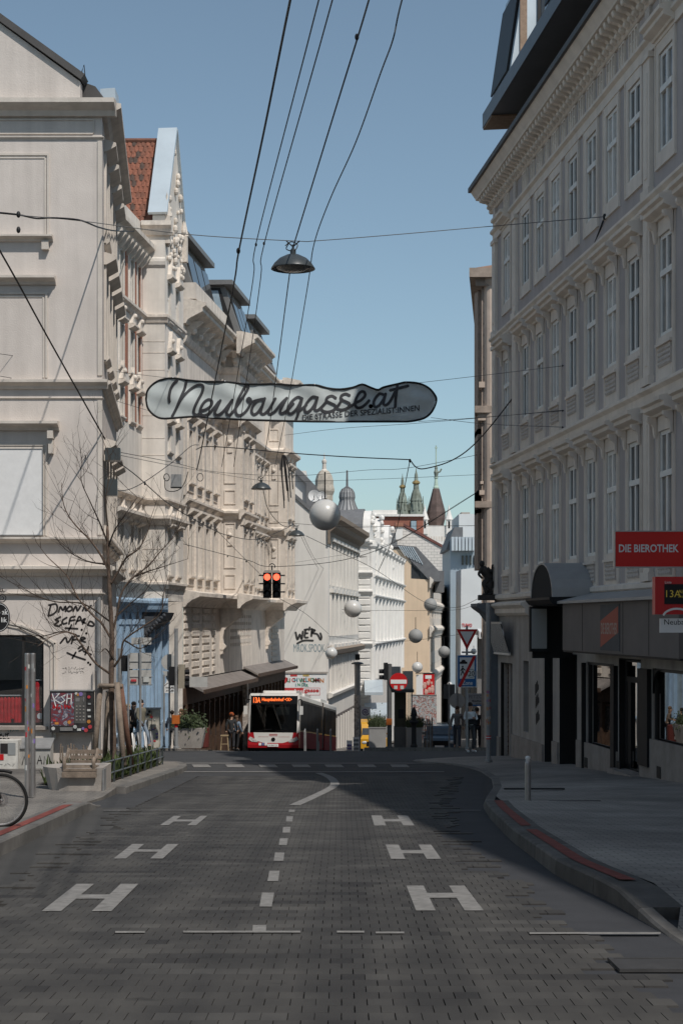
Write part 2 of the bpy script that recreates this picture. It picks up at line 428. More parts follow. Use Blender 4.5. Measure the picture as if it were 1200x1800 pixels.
def paver_mat():
    m = bpy.data.materials.new('street_paver'); m.use_nodes = True; n = m.node_tree.nodes; l = m.node_tree.links; b = n['Principled BSDF']
    b.inputs['Roughness'].default_value = .82; b.inputs['Specular IOR Level'].default_value = .25
    at = n.new('ShaderNodeAttribute'); at.attribute_name = 'tone'
    r = n.new('ShaderNodeValToRGB'); e = r.color_ramp.elements
    e[0].position = 0; e[0].color = (.040, .0385, .0385, 1); e[1].position = 1; e[1].color = (.088, .085, .081, 1)
    for p, c in ((.16, (.052, .050, .049, 1)), (.55, (.067, .0645, .0615, 1))):
        k = e.new(p); k.color = c
    l.new(at.outputs['Fac'], r.inputs[0])
    g = n.new('ShaderNodeNewGeometry'); t = n.new('ShaderNodeTexNoise'); t.inputs['Scale'].default_value = 1.4; t.inputs['Detail'].default_value = 8
    l.new(g.outputs['Position'], t.inputs['Vector'])
    mx = n.new('ShaderNodeMix'); mx.data_type = 'RGBA'; mx.blend_type = 'MULTIPLY'; mx.inputs['Factor'].default_value = 1
    rr = n.new('ShaderNodeValToRGB'); rr.color_ramp.elements[0].position = .3; rr.color_ramp.elements[0].color = (.72, .72, .74, 1); rr.color_ramp.elements[1].position = .7; rr.color_ramp.elements[1].color = (1.12, 1.11, 1.1, 1)
    l.new(t.outputs[0], rr.inputs[0]); l.new(r.outputs[0], mx.inputs['A']); l.new(rr.outputs[0], mx.inputs['B'])
    # worn wheel tracks and oil drips along the lanes
    mp = n.new('ShaderNodeMapping'); mp.inputs['Scale'].default_value = (2.2, .09, 1); l.new(g.outputs['Position'], mp.inputs[0])
    t4 = n.new('ShaderNodeTexNoise'); t4.inputs['Scale'].default_value = 1.; t4.inputs['Detail'].default_value = 4; l.new(mp.outputs[0], t4.inputs['Vector'])
    r4 = n.new('ShaderNodeValToRGB'); r4.color_ramp.elements[0].position = .35; r4.color_ramp.elements[0].color = (.72, .72, .73, 1); r4.color_ramp.elements[1].position = .62; r4.color_ramp.elements[1].color = (1.08, 1.07, 1.05, 1); l.new(t4.outputs[0], r4.inputs[0])
    m4 = n.new('ShaderNodeMix'); m4.data_type = 'RGBA'; m4.blend_type = 'MULTIPLY'; m4.inputs['Factor'].default_value = 1; l.new(mx.outputs['Result'], m4.inputs['A']); l.new(r4.outputs[0], m4.inputs['B'])
    t5 = n.new('ShaderNodeTexNoise'); t5.inputs['Scale'].default_value = 2.4; t5.inputs['Detail'].default_value = 3; l.new(g.outputs['Position'], t5.inputs['Vector'])
    r5 = n.new('ShaderNodeValToRGB'); r5.color_ramp.elements[0].position = .66; r5.color_ramp.elements[0].color = (1, 1, 1, 1); r5.color_ramp.elements[1].position = .76; r5.color_ramp.elements[1].color = (.55, .55, .56, 1); l.new(t5.outputs[0], r5.inputs[0])
    m5 = n.new('ShaderNodeMix'); m5.data_type = 'RGBA'; m5.blend_type = 'MULTIPLY'; m5.inputs['Factor'].default_value = 1; l.new(m4.outputs['Result'], m5.inputs['A']); l.new(r5.outputs[0], m5.inputs['B']); l.new(m5.outputs['Result'], b.inputs['Base Color'])
    t2 = n.new('ShaderNodeTexNoise'); t2.inputs['Scale'].default_value = 150; t2.inputs['Detail'].default_value = 3; l.new(g.outputs['Position'], t2.inputs['Vector'])
    bp = n.new('ShaderNodeBump'); bp.inputs['Strength'].default_value = .35; bp.inputs['Distance'].default_value = .01; l.new(t2.outputs[0], bp.inputs['Height']); l.new(bp.outputs[0], b.inputs['Normal'])
    return m
m_paver = paver_mat()
m_joint = mat('joint_sand', (.034, .032, .03), .95, .2, 4, .2, 60)
PT = .022                                      # paver top above the bedding
def add_paver(mb, x0, x1, y0, y1, tones, tone, tilt):
    c = .001; g = .0026
    x0 += g * random.uniform(.15, 1.2); x1 -= g * random.uniform(.15, 1.2); y0 += .0002; y1 -= .0002
    h = PT + random.uniform(-.0003, .0003)
    zb0, zb1 = gz(y0), gz(y1)
    sh = lambda y: -.0983 * 0
    vs = [(x0, y0, zb0 - .01), (x1, y0, zb0 - .01), (x1, y1, zb1 - .01), (x0, y1, zb1 - .01),
          (x0 + c, y0, zb0 + h), (x1 - c, y0, zb0 + h + tilt), (x1 - c, y1, zb1 + h + tilt), (x0 + c, y1, zb1 + h)]
    mb.add(vs, [(4, 5, 6, 7), (0, 1, 5, 4), (1, 2, 6, 5), (2, 3, 7, 6), (3, 0, 4, 7)]); tones += [tone] * 5
def finish_paver(name, mb, tones):
    me = mb.mesh(name, m_paver)
    a = me.attributes.new('tone', 'FLOAT', 'FACE'); a.data.foreach_set('value', tones)
    return link(name, me, road)
rowd = .205; bw = .137
big = MB(); bt = []; count = 0
y = 7.9; row = 0
while y < 37.5:
    xl = lerp(KL, y) + .62 + random.choice((0, 0, .137, .274, -.137)); xr = lerp(KR, y) - .78 + random.choice((0, .137, .137, .274, -.137))
    if y > 26: xr = 1.35 + .09 * (y - 26) + random.choice((0, .137, .274)); xl = -3.2
    x = xl + (bw / 2 if row % 2 else 0) - (xl % bw)
    run = 0; tone = .5; rowt = random.gauss(0, .07)
    while x < xr:
        if run <= 0:
            run = random.choice((1, 1, 2, 3, 4, 6)); q = random.random()
            tone = min(1, max(0, (random.gauss(.52, .11) if q < .84 else random.uniform(.02, .2) if q < .92 else random.uniform(.75, 1)) + rowt))
        run -= 1
        inview = abs(x * F / y) < 620
        t = min(1, max(0, tone + random.uniform(-.03, .03)))
        if count < 300 and inview and y > 8.15:
            mb = MB(); tt = []; add_paver(mb, x, x + bw, y, y + rowd, tt, t, random.uniform(-.0004, .0004)); finish_paver('paving_block', mb, tt); count += 1
        else: add_paver(big, x, x + bw, y, y + rowd, bt, t, random.uniform(-.0004, .0004))
        x += bw
    y += rowd; row += 1
stuff(finish_paver('paving_field', big, bt))
obj('paving_joints', sheet(lambda y: lerp(KL, y) + .6, lambda y: lerp(KR, y) - .6 if y < 26 else 1.5 + .09 * (y - 26), [7.5, 11, 14, 17, 20, 23, 26, 30, 37.5], .006), m_joint, road)
struct(obj('gutter_strip', sheet(lambda y: (lerp(KR, y) - .86) if y < 27 else 1.3 + .09 * (y - 26), lambda y: lerp(KR, y) + .02 if y < 27 else 2.3 + .09 * (y - 27), [-30, 5, 11, 13.3, 15.3, 19.5, 23.5, 26.4, 30, 37.5], .010), m_asph2))
struct(obj('gutter_strip', sheet(lambda y: lerp(KL, y) - .02, lambda y: lerp(KL, y) + .72, [-30, 8, 17.5, 22, 26], .010), mat('left_gutter_asphalt', (.062, .06, .058), .88, .15, 1.3, .35, 160)))

# ---- painted markings
ML = PT + .006
def mark(quads, label=None, name='road_marking', ribbon_=False, lift=ML):
    mb = MB()
    for q in quads:
        pts = [G(x, yy, lift) for x, yy in q]
        mb.poly(pts)
    o = obj(name, mb, m_mark, road)
    if label: o['label'] = label
    return o
def zA(q): return [(x / 2, 1300 + y / 2) for x, y in q]
def zB(q): return [(560 + x / 1.875, 1300 + y / 1.875) for x, y in q]
def hmark(fn, b, t, by, ty, c0, c1):
    (a0, a1, a2, a3), (e0, e1, e2, e3) = b, t
    qs = []
    for lo, hi in (((a0, a1), (e0, e1)), ((a2, a3), (e2, e3))):
        qs.append(fn([(lo[0], by), (lo[1], by), (hi[1], ty), (hi[0], ty)]))
    f = lambda xa, xb, yy: xa + (xb - xa) * (by - yy) / (by - ty)
    qs.append(fn([(f(a1, e1, c1), c1), (f(a2, e2, c1), c1), (f(a2, e2, c0), c0), (f(a1, e1, c0), c0)]))
    return mark(qs, 'pale letter H painted on the paving')
hmark(zA, (147, 215, 323, 392), (270, 332, 425, 487), 603, 507, 544, 559)
hmark(zA, (400, 443, 528, 573), (465, 508, 588, 628), 418, 367, 386, 394)
hmark(zA, (562, 593, 658, 690), (612, 638, 705, 729), 301, 268, 281, 288)
hmark(zB, (320, 385, 480, 543), (288, 345, 428, 480), 563, 481, 505, 521)
hmark(zB, (238, 285, 355, 403), (220, 263, 328, 370), 393, 346, 364, 375)
hmark(zB, (183, 222, 278, 315), (173, 207, 258, 293), 283, 250, 262, 270)
for yb, a, b, yt, c, d in ((676, 887, 935, 652, 889, 936), (587, 912, 955, 538, 921, 964), (497, 940, 978, 461, 947, 983), (426, 962, 996, 397, 967, 1000), (371, 980, 1008, 347, 984, 1012), (327, 993, 1019, 307, 995, 1021), (288, 1005, 1028, 270, 1007, 1030), (254, 1015, 1036, 246, 1016, 1036)):
    mark([zA([(a, yb), (b, yb), (d, yt), (c, yt)])])
for a, b, yy in ((203, 255, 1638), (322, 528, 1637.5), (592, 640, 1637.5), (660, 710, 1639), (930, 1160, 1640)):
    mark([[(a, yy + 1.6), (b, yy + 1.6), (b, yy - 1.6), (a, yy - 1.6)]], lift=ML + .002)
mark([[(182, 1424.3), (845, 1424.3), (845, 1423.7), (182, 1423.7)]], lift=ML + .002)
cl = spline([(1035, 230, 0), (1085, 208, 0), (1140, 182, 0), (1170, 165, 0), (1176, 150, 0), (1158, 132, 0), (1120, 117, 0)], 5)
qs = []
for a, b in zip(cl, cl[1:]):
    ga, gb = G(a.x / 2, 1300 + a.y / 2, ML), G(b.x / 2, 1300 + b.y / 2, ML); t = (gb - ga).normalized(); nn = Vector((-t.y, t.x, 0)) * .09
    qs.append([ga + nn, ga - nn, gb - nn, gb + nn])
mb = MB()
for q in qs: mb.poly(q)
obj('road_marking', mb, m_mark, road)['label'] = 'curved lane line bending right before the crossing'
for x in (338, 397, 455, 513, 571, 628, 686):
    mark([[(x + 3, 1348.6), (x + 34, 1348.6), (x + 28, 1343.6), (x - 1, 1343.6)]], lift=.012)
for yy in (1341.4, 1356.5): mark([[(322, yy + .6), (780, yy + .6), (780, yy - .6), (322, yy - .6)]], lift=.011)

# manhole and drain covers
def cover(px, py, a, b, label):
    p = G(px, py, .03); r = thing('drain_cover', label, 'drain cover', (p.x, p.y, gz(p.y) + .03)); r.rotation_euler = (-math.atan(.0516), 0, 0)
    mb = MB(); mb.box(-a, a, -b, b, -.012, .004); obj('cover_plate', mb, mat('cast_iron', (.045, .044, .045), .7, .2, 5, .1, 40), r)
    mb = MB(); mb.box(-a - .03, a + .03, -b - .03, -b, -.012, .008); mb.box(-a - .03, a + .03, b, b + .03, -.012, .008); mb.box(-a - .03, -a, -b, b, -.012, .008); mb.box(a, a + .03, -b, b, -.012, .008)
    obj('cover_frame', mb, mat('cast_iron', (.045, .044, .045), .7, .2, 5, .1, 40), r)
cover(1155, 1695, .24, .2, 'dark square drain cover in the gutter at lower right')

# ---- kerbs and pavements (lofted by station)
def side_mat(nm, g_):
    m = bpy.data.materials.new(nm); m.use_nodes = True; n = m.node_tree.nodes; l = m.node_tree.links; b = n['Principled BSDF']
    b.inputs['Roughness'].default_value = .9; b.inputs['Specular IOR Level'].default_value = .2
    g = n.new('ShaderNodeNewGeometry'); br = n.new('ShaderNodeTexBrick'); br.inputs['Scale'].default_value = 1.
    br.inputs['Brick Width'].default_value = .2; br.inputs['Row Height'].default_value = .12; br.inputs['Mortar Size'].default_value = .006; br.inputs['Bias'].default_value = -.1
    br.inputs['Color1'].default_value = (.245 * g_, .225 * g_, .205 * g_, 1); br.inputs['Color2'].default_value = (.20 * g_, .185 * g_, .17 * g_, 1); br.inputs['Mortar'].default_value = (.12 * g_, .115 * g_, .105 * g_, 1)
    l.new(g.outputs['Position'], br.inputs['Vector'])
    t = n.new('ShaderNodeTexNoise'); t.inputs['Scale'].default_value = .9; t.inputs['Detail'].default_value = 8; l.new(g.outputs['Position'], t.inputs['Vector'])
    rr = n.new('ShaderNodeValToRGB'); rr.color_ramp.elements[0].position = .3; rr.color_ramp.elements[0].color = (.74, .74, .74, 1); rr.color_ramp.elements[1].position = .7; rr.color_ramp.elements[1].color = (1.08, 1.07, 1.05, 1)
    l.new(t.outputs[0], rr.inputs[0])
    mx = n.new('ShaderNodeMix'); mx.data_type = 'RGBA'; mx.blend_type = 'MULTIPLY'; mx.inputs['Factor'].default_value = 1
    l.new(br.outputs['Color'], mx.inputs['A']); l.new(rr.outputs[0], mx.inputs['B'])
    # trodden gum spots and darker damp patches
    vo = n.new('ShaderNodeTexVoronoi'); vo.inputs['Scale'].default_value = 2.6; l.new(g.outputs['Position'], vo.inputs['Vector'])
    rv = n.new('ShaderNodeValToRGB'); rv.color_ramp.elements[0].position = .055; rv.color_ramp.elements[0].color = (.45, .45, .45, 1); rv.color_ramp.elements[1].position = .075; rv.color_ramp.elements[1].color = (1, 1, 1, 1); l.new(vo.outputs['Distance'], rv.inputs[0])
    tp_ = n.new('ShaderNodeTexNoise'); tp_.inputs['Scale'].default_value = .35; tp_.inputs['Detail'].default_value = 7; l.new(g.outputs['Position'], tp_.inputs['Vector'])
    rp = n.new('ShaderNodeValToRGB'); rp.color_ramp.elements[0].position = .38; rp.color_ramp.elements[0].color = (.68, .68, .69, 1); rp.color_ramp.elements[1].position = .6; rp.color_ramp.elements[1].color = (1, 1, 1, 1); l.new(tp_.outputs[0], rp.inputs[0])
    m1 = n.new('ShaderNodeMix'); m1.data_type = 'RGBA'; m1.blend_type = 'MULTIPLY'; m1.inputs['Factor'].default_value = 1; l.new(mx.outputs['Result'], m1.inputs['A']); l.new(rv.outputs[0], m1.inputs['B'])
    m2 = n.new('ShaderNodeMix'); m2.data_type = 'RGBA'; m2.blend_type = 'MULTIPLY'; m2.inputs['Factor'].default_value = 1; l.new(m1.outputs['Result'], m2.inputs['A']); l.new(rp.outputs[0], m2.inputs['B']); l.new(m2.outputs['Result'], b.inputs['Base Color'])
    bp = n.new('ShaderNodeBump'); bp.inputs['Strength'].default_value = .5; bp.inputs['Distance'].default_value = .006; bp.invert = True
    l.new(br.outputs['Fac'], bp.inputs['Height']); l.new(bp.outputs[0], b.inputs['Normal'])
    return m
m_side = side_mat('pavement_slabs', 1.0); m_side2 = side_mat('pavement_slabs_dark', 1.5)
def ramp(y, a0, a1, b0, b1, lo, hi):
    if y <= a0 or y >= b1: return lo
    if y < a1: return lo + (hi - lo) * (y - a0) / (a1 - a0)
    if y > b0: return lo + (hi - lo) * (b1 - y) / (b1 - b0)
    return hi
def loft(cols):
    """cols: list of stations, each a list of points"""
    mb = MB()
    for A, B in zip(cols, cols[1:]):
        for i in range(len(A) - 1): mb.quad(A[i], A[i + 1], B[i + 1], B[i])
    return mb
eR = lambda y: ramp(y, 11.6, 13.4, 25.2, 26.9, .03, .17)
KR2 = KR + [(29, 2.55), (32.6, 3.0), (36.5, 3.32), (40.6, 3.43), (43.5, 3.3), (45.4, 3.05), (46.6, 2.6), (47.5, 2.2), (48.6, 2.1), (49.6, 2.25)]
st = [-30, 5, 9, 11, 11.6, 12.5, 13.4, 14.3, 15.3, 16.5, 18, 19.5, 21.5, 23.5, 25.2, 26, 26.9, 29, 32.6, 36.5, 40.6, 43.5, 45.4, 46.6, 47.5, 48.6, 49.6]
pave = []
for y in st:
    k = lerp(KR2, y); g = gz(y); wd = .1 if y < 12.4 else .34 if y < 27.5 else .16
    wx = rbx(y) + .3
    pave.append([(k + wd, y, g + eR(y) + .001), (max(k + wd + .3, (k + wx) / 2), y, g + .11), (wx, y, g + .14)])
struct(obj('pavement', loft(pave), m_side2))['label'] = 'shaded paved footway along the right-hand shops'
# kerb stones as separate pieces
KM = [m_kerb, mat('kerb_concrete_b', (.165, .155, .145), .9, .25, 3., .25, 60, stain=.35), mat('kerb_concrete_c', (.125, .12, .113), .9, .25, 3., .25, 60, stain=.3)]
def kerb(name, stations, kx, e, wd, sgn, length, mk=None):
    root = struct(link(name, None))
    y = stations[0]
    while y < stations[1] - .05:
        y2 = min(y + length, stations[1]); mb = MB(); A = []
        for q in (y + .006, (y + y2) / 2, y2 - .006):
            k = kx(q); g = gz(q); h = e(q)
            A.append([(k - sgn * .012, q, g - .05), (k - sgn * .006, q, g + h - .02), (k + sgn * .012, q, g + h), (k + sgn * wd, q, g + h + .002), (k + sgn * wd, q, g - .05)])
        for P, Q in zip(A, A[1:]):
            for i in range(4): mb.quad(P[i], P[i + 1], Q[i + 1], Q[i])
        mb.poly(A[0]); mb.poly(A[-1][::-1]); obj('kerb_stone', mb, random.choice(mk) if mk else random.choice(KM), root); y = y2
    return root
kerb('kerb', (5, 12.4), lambda y: lerp(KR2, y), eR, .1, 1, 1.6)
kerb('kerb', (12.4, 27.2), lambda y: lerp(KR2, y), eR, .34, 1, 1.6, [mat('kerb_concrete_dark', (.115, .11, .103), .9, .25, 3., .3, 60, stain=.3), mat('kerb_concrete_dark_b', (.095, .09, .085), .9, .25, 3., .3, 60, stain=.3), mat('kerb_concrete_dark_c', (.135, .128, .12), .9, .25, 3., .3, 60, stain=.3)])
kerb('kerb', (27.2, 49.6), lambda y: lerp(KR2, y), lambda y: .03, .16, 1, 1.1)
eL = lambda y: ramp(y, -9, -8, 24.9, 26.3, .03, .17)
kerb('kerb', (8, 26.5), lambda y: lerp(KL, y), eL, .34, -1, 1.8)
m_strip_pts = [[(1128, 1578), (1066, 1524), (1036, 1506), (984, 1481)], [(955, 1478), (925, 1463), (912, 1440), (872, 1416)]]
def strip(pts, wd, lift, parent, mtl):
    c = spline([G(x, y, lift) for x, y in pts], 5); mb = MB()
    for a, b in zip(c, c[1:]):
        t = (b - a).normalized(); nn = Vector((-t.y, t.x, 0)) * wd / 2
        za, zb = gz(a.y) + lift, gz(b.y) + lift
        mb.quad((a.x + nn.x, a.y + nn.y, za), (a.x - nn.x, a.y - nn.y, za), (b.x - nn.x, b.y - nn.y, zb), (b.x + nn.x, b.y + nn.y, zb))
    return obj('guide_strip', mb, mtl, parent)
gs = struct(link('kerb_guide_strips', None))
def kstrip(y0, y1, side):
    mb = MB(); n = 12; A = []
    for i in range(n + 1):
        y = y0 + (y1 - y0) * i / n
        if side > 0: k = lerp(KR2, y); a, b, h = k + .12, k + .25, eR(y) + .008
        else: k = lerp(KL, y); a, b, h = k - .12, k - .25, eL(y) + .008
        A.append([(a, y, gz(y) + h), (b, y, gz(y) + h)])
    for P, Q in zip(A, A[1:]): mb.quad(P[0], P[1], Q[1], Q[0])
    o = obj('guide_strip', mb, m_redp, gs)
kstrip(13.6, 19.2, 1); kstrip(19.8, 26.2, 1); kstrip(9, 25.2, -1)
# left pavement: forecourt in front of the cream corner house
lp = []
for y in [-30, 8, 12, 17.5, 20, 22, 24.9, 26.3, 27]:
    k = lerp(KL, y); g = gz(y)
    lp.append([(k - .34, y, g - .05), (k - .34, y, g + eL(y) + .001), (k - 1.0, y, g + (.12 if y < 26.3 else .05)), (-16, y, g + .14), (-60, y, g + .14)])
for y, k in ((28.5, -3.95), (30.6, -3.98), (34, -3.92), (38, -3.86), (40, -3.85), (41.5, -3.9), (43.2, -4.05), (44.4, -4.35), (45.3, -5.0), (45.6, -5.6)):
    g = gz(y); h = .05 if y < 30 else .13
    lp.append([(k - .16, y, g - .05), (k - .16, y, g + h), (k - .5, y, g + h + .005), (-16, y, g + .14), (-60, y, g + .14)])
g = gz(48.9); lp.append([(-6.3, 48.9, g - .05), (-6.3, 48.9, g + .13), (-6.5, 48.9, g + .135), (-16, 48.9, g + .14), (-60, 48.9, g + .14)])
struct(obj('pavement', loft(lp), m_side))['label'] = 'sunlit paved forecourt beside the tree and concrete planter'
KL2 = [(27, -3.93), (28.5, -3.95), (30.6, -3.98), (34, -3.92), (38, -3.86), (40, -3.85), (41.5, -3.9), (43.2, -4.05), (44.4, -4.35), (45.3, -5.0), (45.6, -5.6)]
kerb('kerb', (30.4, 45.6), lambda y: lerp(KL2, y), lambda y: .13, .18, -1, 1.0)
# far pavements beyond the junction
def far_side(xa, xb, y0, y1, label):
    ys = [y0, 62, 70, 80, 90, 100, 110, 130, 160, 200, 250, 300]; ys = [y for y in ys if y0 <= y <= y1]
    mb = sheet(xa, xb, ys, .13)
    for a, b in zip(ys, ys[1:]):
        e = xb if xb(a) < 2 else xa
        mb.quad((e(a), a, gz(a) + .13), (e(b), b, gz(b) + .13), (e(b), b, gz(b)), (e(a), a, gz(a)))
    mb.quad((xa(y0), y0, gz(y0) + .13), (xb(y0), y0, gz(y0) + .13), (xb(y0), y0, gz(y0)), (xa(y0), y0, gz(y0)))
    struct(obj('pavement', mb, m_side))['label'] = label
far_side(lambda y: farL(y) - 30, lambda y: farL(y) + .9 if y < 100 else farL(y) + 3.6, 60.3, 300, 'far footway in front of the blue shop and brown shopfront')
far_side(lambda y: 1.0 + LS * (y - 62), lambda y: 36 + LS * (y - 62), 60.3, 300, 'far footway behind the zone sign on the right')

# ================================================================== RIGHT-HAND GREY TOWNHOUSE
E = EYE
rb = thing('grey_townhouse', 'long grey townhouse with pale window surrounds in shade on the right', 'building', (4.72, 51.0, gz(51)))
fr = Facade(rb, (0, 0, -gz(51)), RBL.rz)         # z given in world metres
RU1 = 27.2
WU = [2.0, 4.7, 6.55, 8.4, 10.25, 12.1, 13.95, 15.8, 18.1, 20.1, 22.0, 23.9]
rows = [(9.5, 2.0), (5.75, 2.05), (1.55, 2.3)]
ops = []
for u in WU:
    for z, h in rows: ops.append((u - .475, u + .475, E + z, E + z + h))
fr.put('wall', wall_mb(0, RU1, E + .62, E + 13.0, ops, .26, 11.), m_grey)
def surround(wd, ht):
    mb = MB(); a = wd / 2; b = .17
    mb.box(-a - b, -a, -.03, .01, -.28, ht + .28); mb.box(a, a + b, -.03, .01, -.28, ht + .28)
    mb.box(-a, a, -.03, .01, ht, ht + .28); mb.box(-a, a, -.03, .01, -.28, 0)
    for s in (-1, 1): mb.box(min(s * (a + b), s * (a + b + .04)), max(s * (a + b), s * (a + b + .04)), -.05, .01, -.32, ht + .32)
    mb.box(-a - b, a + b, -.05, .01, ht + .28, ht + .32); mb.box(-a - b, a + b, -.05, .01, -.32, -.28)
    return mb.mesh('surround', m_grey_tr)
def wide_surround(wd, ht, foot):
    mb = MB(); a = wd / 2; b = .15
    mb.box(-a - b, -a, -.035, .01, -foot, ht + .30); mb.box(a, a + b, -.035, .01, -foot, ht + .30); mb.box(-a, a, -.035, .01, ht, ht + .30)
    mb.box(-a, a, -.03, .01, -.14, 0); mb.box(-a - .04, a + .04, -.10, .01, -.2, -.14); mb.box(-a, a, -.03, .01, -foot, -.62)
    for s in (-1, 1): mb.box(s * (a + b / 2) - .02, s * (a + b / 2) + .02, -.055, -.035, -foot, ht + .25)
    return mb.mesh('surround', m_grey_tr)
def hood(wd):
    mb = MB(); a = wd / 2 + .24
    mb.prism_x([(.02, 0), (-.10, 0), (-.12, .04), (-.24, .08), (-.28, .10), (-.28, .18), (-.36, .21), (-.37, .28), (-.04, .36), (.02, .36)], -a, a)
    return mb.mesh('hood', m_grey_tr)
def console():
    mb = MB(); mb.prism_x([(.0, -.42), (-.03, -.42), (-.05, -.34), (-.06, -.22), (-.11, -.12), (-.19, -.02), (-.19, 0), (0, 0)], -.05, .05)
    mb.prism_x([(-.11, -.14), (-.15, -.12), (-.19, -.07), (-.2, 0), (-.11, 0)], -.06, .06)
    return mb.mesh('console', m_grey_tr)
def apron():
    mb = MB(); random.seed(3)
    mb.box(-.42, .42, -.035, .01, -.42, 0)
    for i in range(9):
        for j in range(4):
            x = -.37 + i * .0925; z = -.37 + j * .095
            mb.lathe([(.0, -.062), (.02, -.058), (.036, -.045), (.038, -.03)], 6, (x, 0, z), 'y')
    return mb.mesh('apron_panel', m_ornament)
m_panel2 = mat('pane_with_grey_blind', (.20, .195, .19), .1, .5, 1.6, 0, spec=.6)
sur3 = surround(.95, 2.0); hd = hood(.95); cs = console(); ap = apron()
for ui, u in enumerate(WU):
    for ri, (z, h) in enumerate(rows):
        w_ = casement(fr, u, E + z, .95, h, m_frame, (m_panel, m_panel2, m_panel, m_pane, m_panel2)[(ui * 3 + ri * 5 + ui // 3) % 5], y=.015, t=.085)
        if ri == 0: fr.put('surround', sur3, None, 0, -.015, 0, parent=w_)
        else:
            fr.put('surround', shared(('ws', h), lambda: wide_surround(.95, h, .98 if h < 2.2 else .78)), None, 0, -.015, 0, parent=w_)
            fr.put('apron_panel', ap, None, 0, -.03, -.2, parent=w_)
        if ri > 0 or ui in (0, 8):
            fr.put('hood', hd, None, 0, -.015, h + .30, parent=w_)
            if ri > 0:
                for s in (-1, 1): fr.put('console', cs, None, s * .56, -.07, h + .30, parent=w_)
def band(zc, prof, name='string_course', u0=-.02, u1=RU1): fr.put(name, cornice_mb(u0, u1, [(o, zc + z) for o, z in prof]), m_grey_tr)
band(E + 8.55, [(.05, -.05), (.09, 0), (.09, .06), (.18, .12), (.18, .18), (.02, .24)])
band(E + 4.6, [(.04, -.12), (.06, 0), (.06, .1), (.16, .16), (.16, .22), (.02, .3)])
band(E + .66, [(.05, 0), (.12, .05), (.12, .14), (.03, .18)])
band(E + 11.95, [(.05, -.22), (.06, -.02), (.14, .03), (.14, .10), (.03, .14)])
fr.put('cornice', cornice_mb(-.45, RU1, [(.05, E + 12.70), (.09, E + 12.74), (.09, E + 13.09), (.50, E + 13.11), (.52, E + 13.16), (.58, E + 13.24), (.66, E + 13.36), (.66, E + 13.42), (.05, E + 13.5)]), m_grey_tr)
def bracket():
    mb = MB(); mb.prism_x([(0, 0), (-.13, 0), (-.18, .06), (-.17, .14), (-.24, .2), (-.36, .22), (-.45, .28), (-.46, .36), (0, .36)], -.075, .075)
    mb.lathe([(0, -.09), (.05, -.085), (.07, 0), (.05, .085), (0, .09)], 8, (0, -.16, .08), 'x'); mb.lathe([(0, -.085), (.05, -.08), (.05, .08), (0, .085)], 8, (0, -.40, .28), 'x'); return mb.mesh('bracket', m_grey_tr)
bk = bracket()
for i in range(78): fr.put('bracket', bk, None, -.1 + i * .35, 0, E + 12.74)
fr.put('gutter', MB().box(-.5, RU1, -.74, -.62, E + 13.36, E + 13.5), m_roof)
def pil(h):
    mb = MB(); mb.box(-.24, .24, -.09, .02, 0, h); mb.box(-.29, .29, -.13, .02, h - .12, h); mb.box(-.29, .29, -.13, .02, 0, .18); mb.box(-.10, .10, -.105, -.09, .4, h - .4); return mb
for u in (.28, 3.35, 16.95, 25.6):
    for z0, z1 in ((8.75, 11.72), (4.88, 8.48), (.84, 4.46)):
        fr.put('pilaster', shared(('pil', round(z1 - z0, 2)), lambda: pil(z1 - z0).mesh('pilaster', m_grey_tr)), None, u, 0, E + z0)
    fr.put('frieze_ornament', shared('fro', lambda: MB().box(-.17, .17, -.07, .02, 0, .6).mesh('frieze_ornament', m_ornament)), None, u, 0, E + 12.1)
def slits(n):
    mb = MB(); wd = .17; g = .06; x = -(n * wd + (n - 1) * g) / 2
    for i in range(n):
        a = x + i * (wd + g); mb.box(a - .03, a, -.05, .01, 0, .58); mb.box(a + wd, a + wd + .03, -.05, .01, 0, .58); mb.box(a, a + wd, -.05, .01, .54, .58); mb.box(a, a + wd, -.02, .01, 0, .3); mb.box(a + .04, a + wd - .04, -.04, .01, .3, .34)
    return mb.mesh('frieze_niche', m_grey_tr)
s3, s2 = slits(3), slits(2)
for i, u in enumerate(WU):
    fr.put('frieze_niche', s3, None, u, 0, E + 12.1)
    if i not in (0, 7): fr.put('frieze_niche', s2, None, u + .93, 0, E + 12.1)
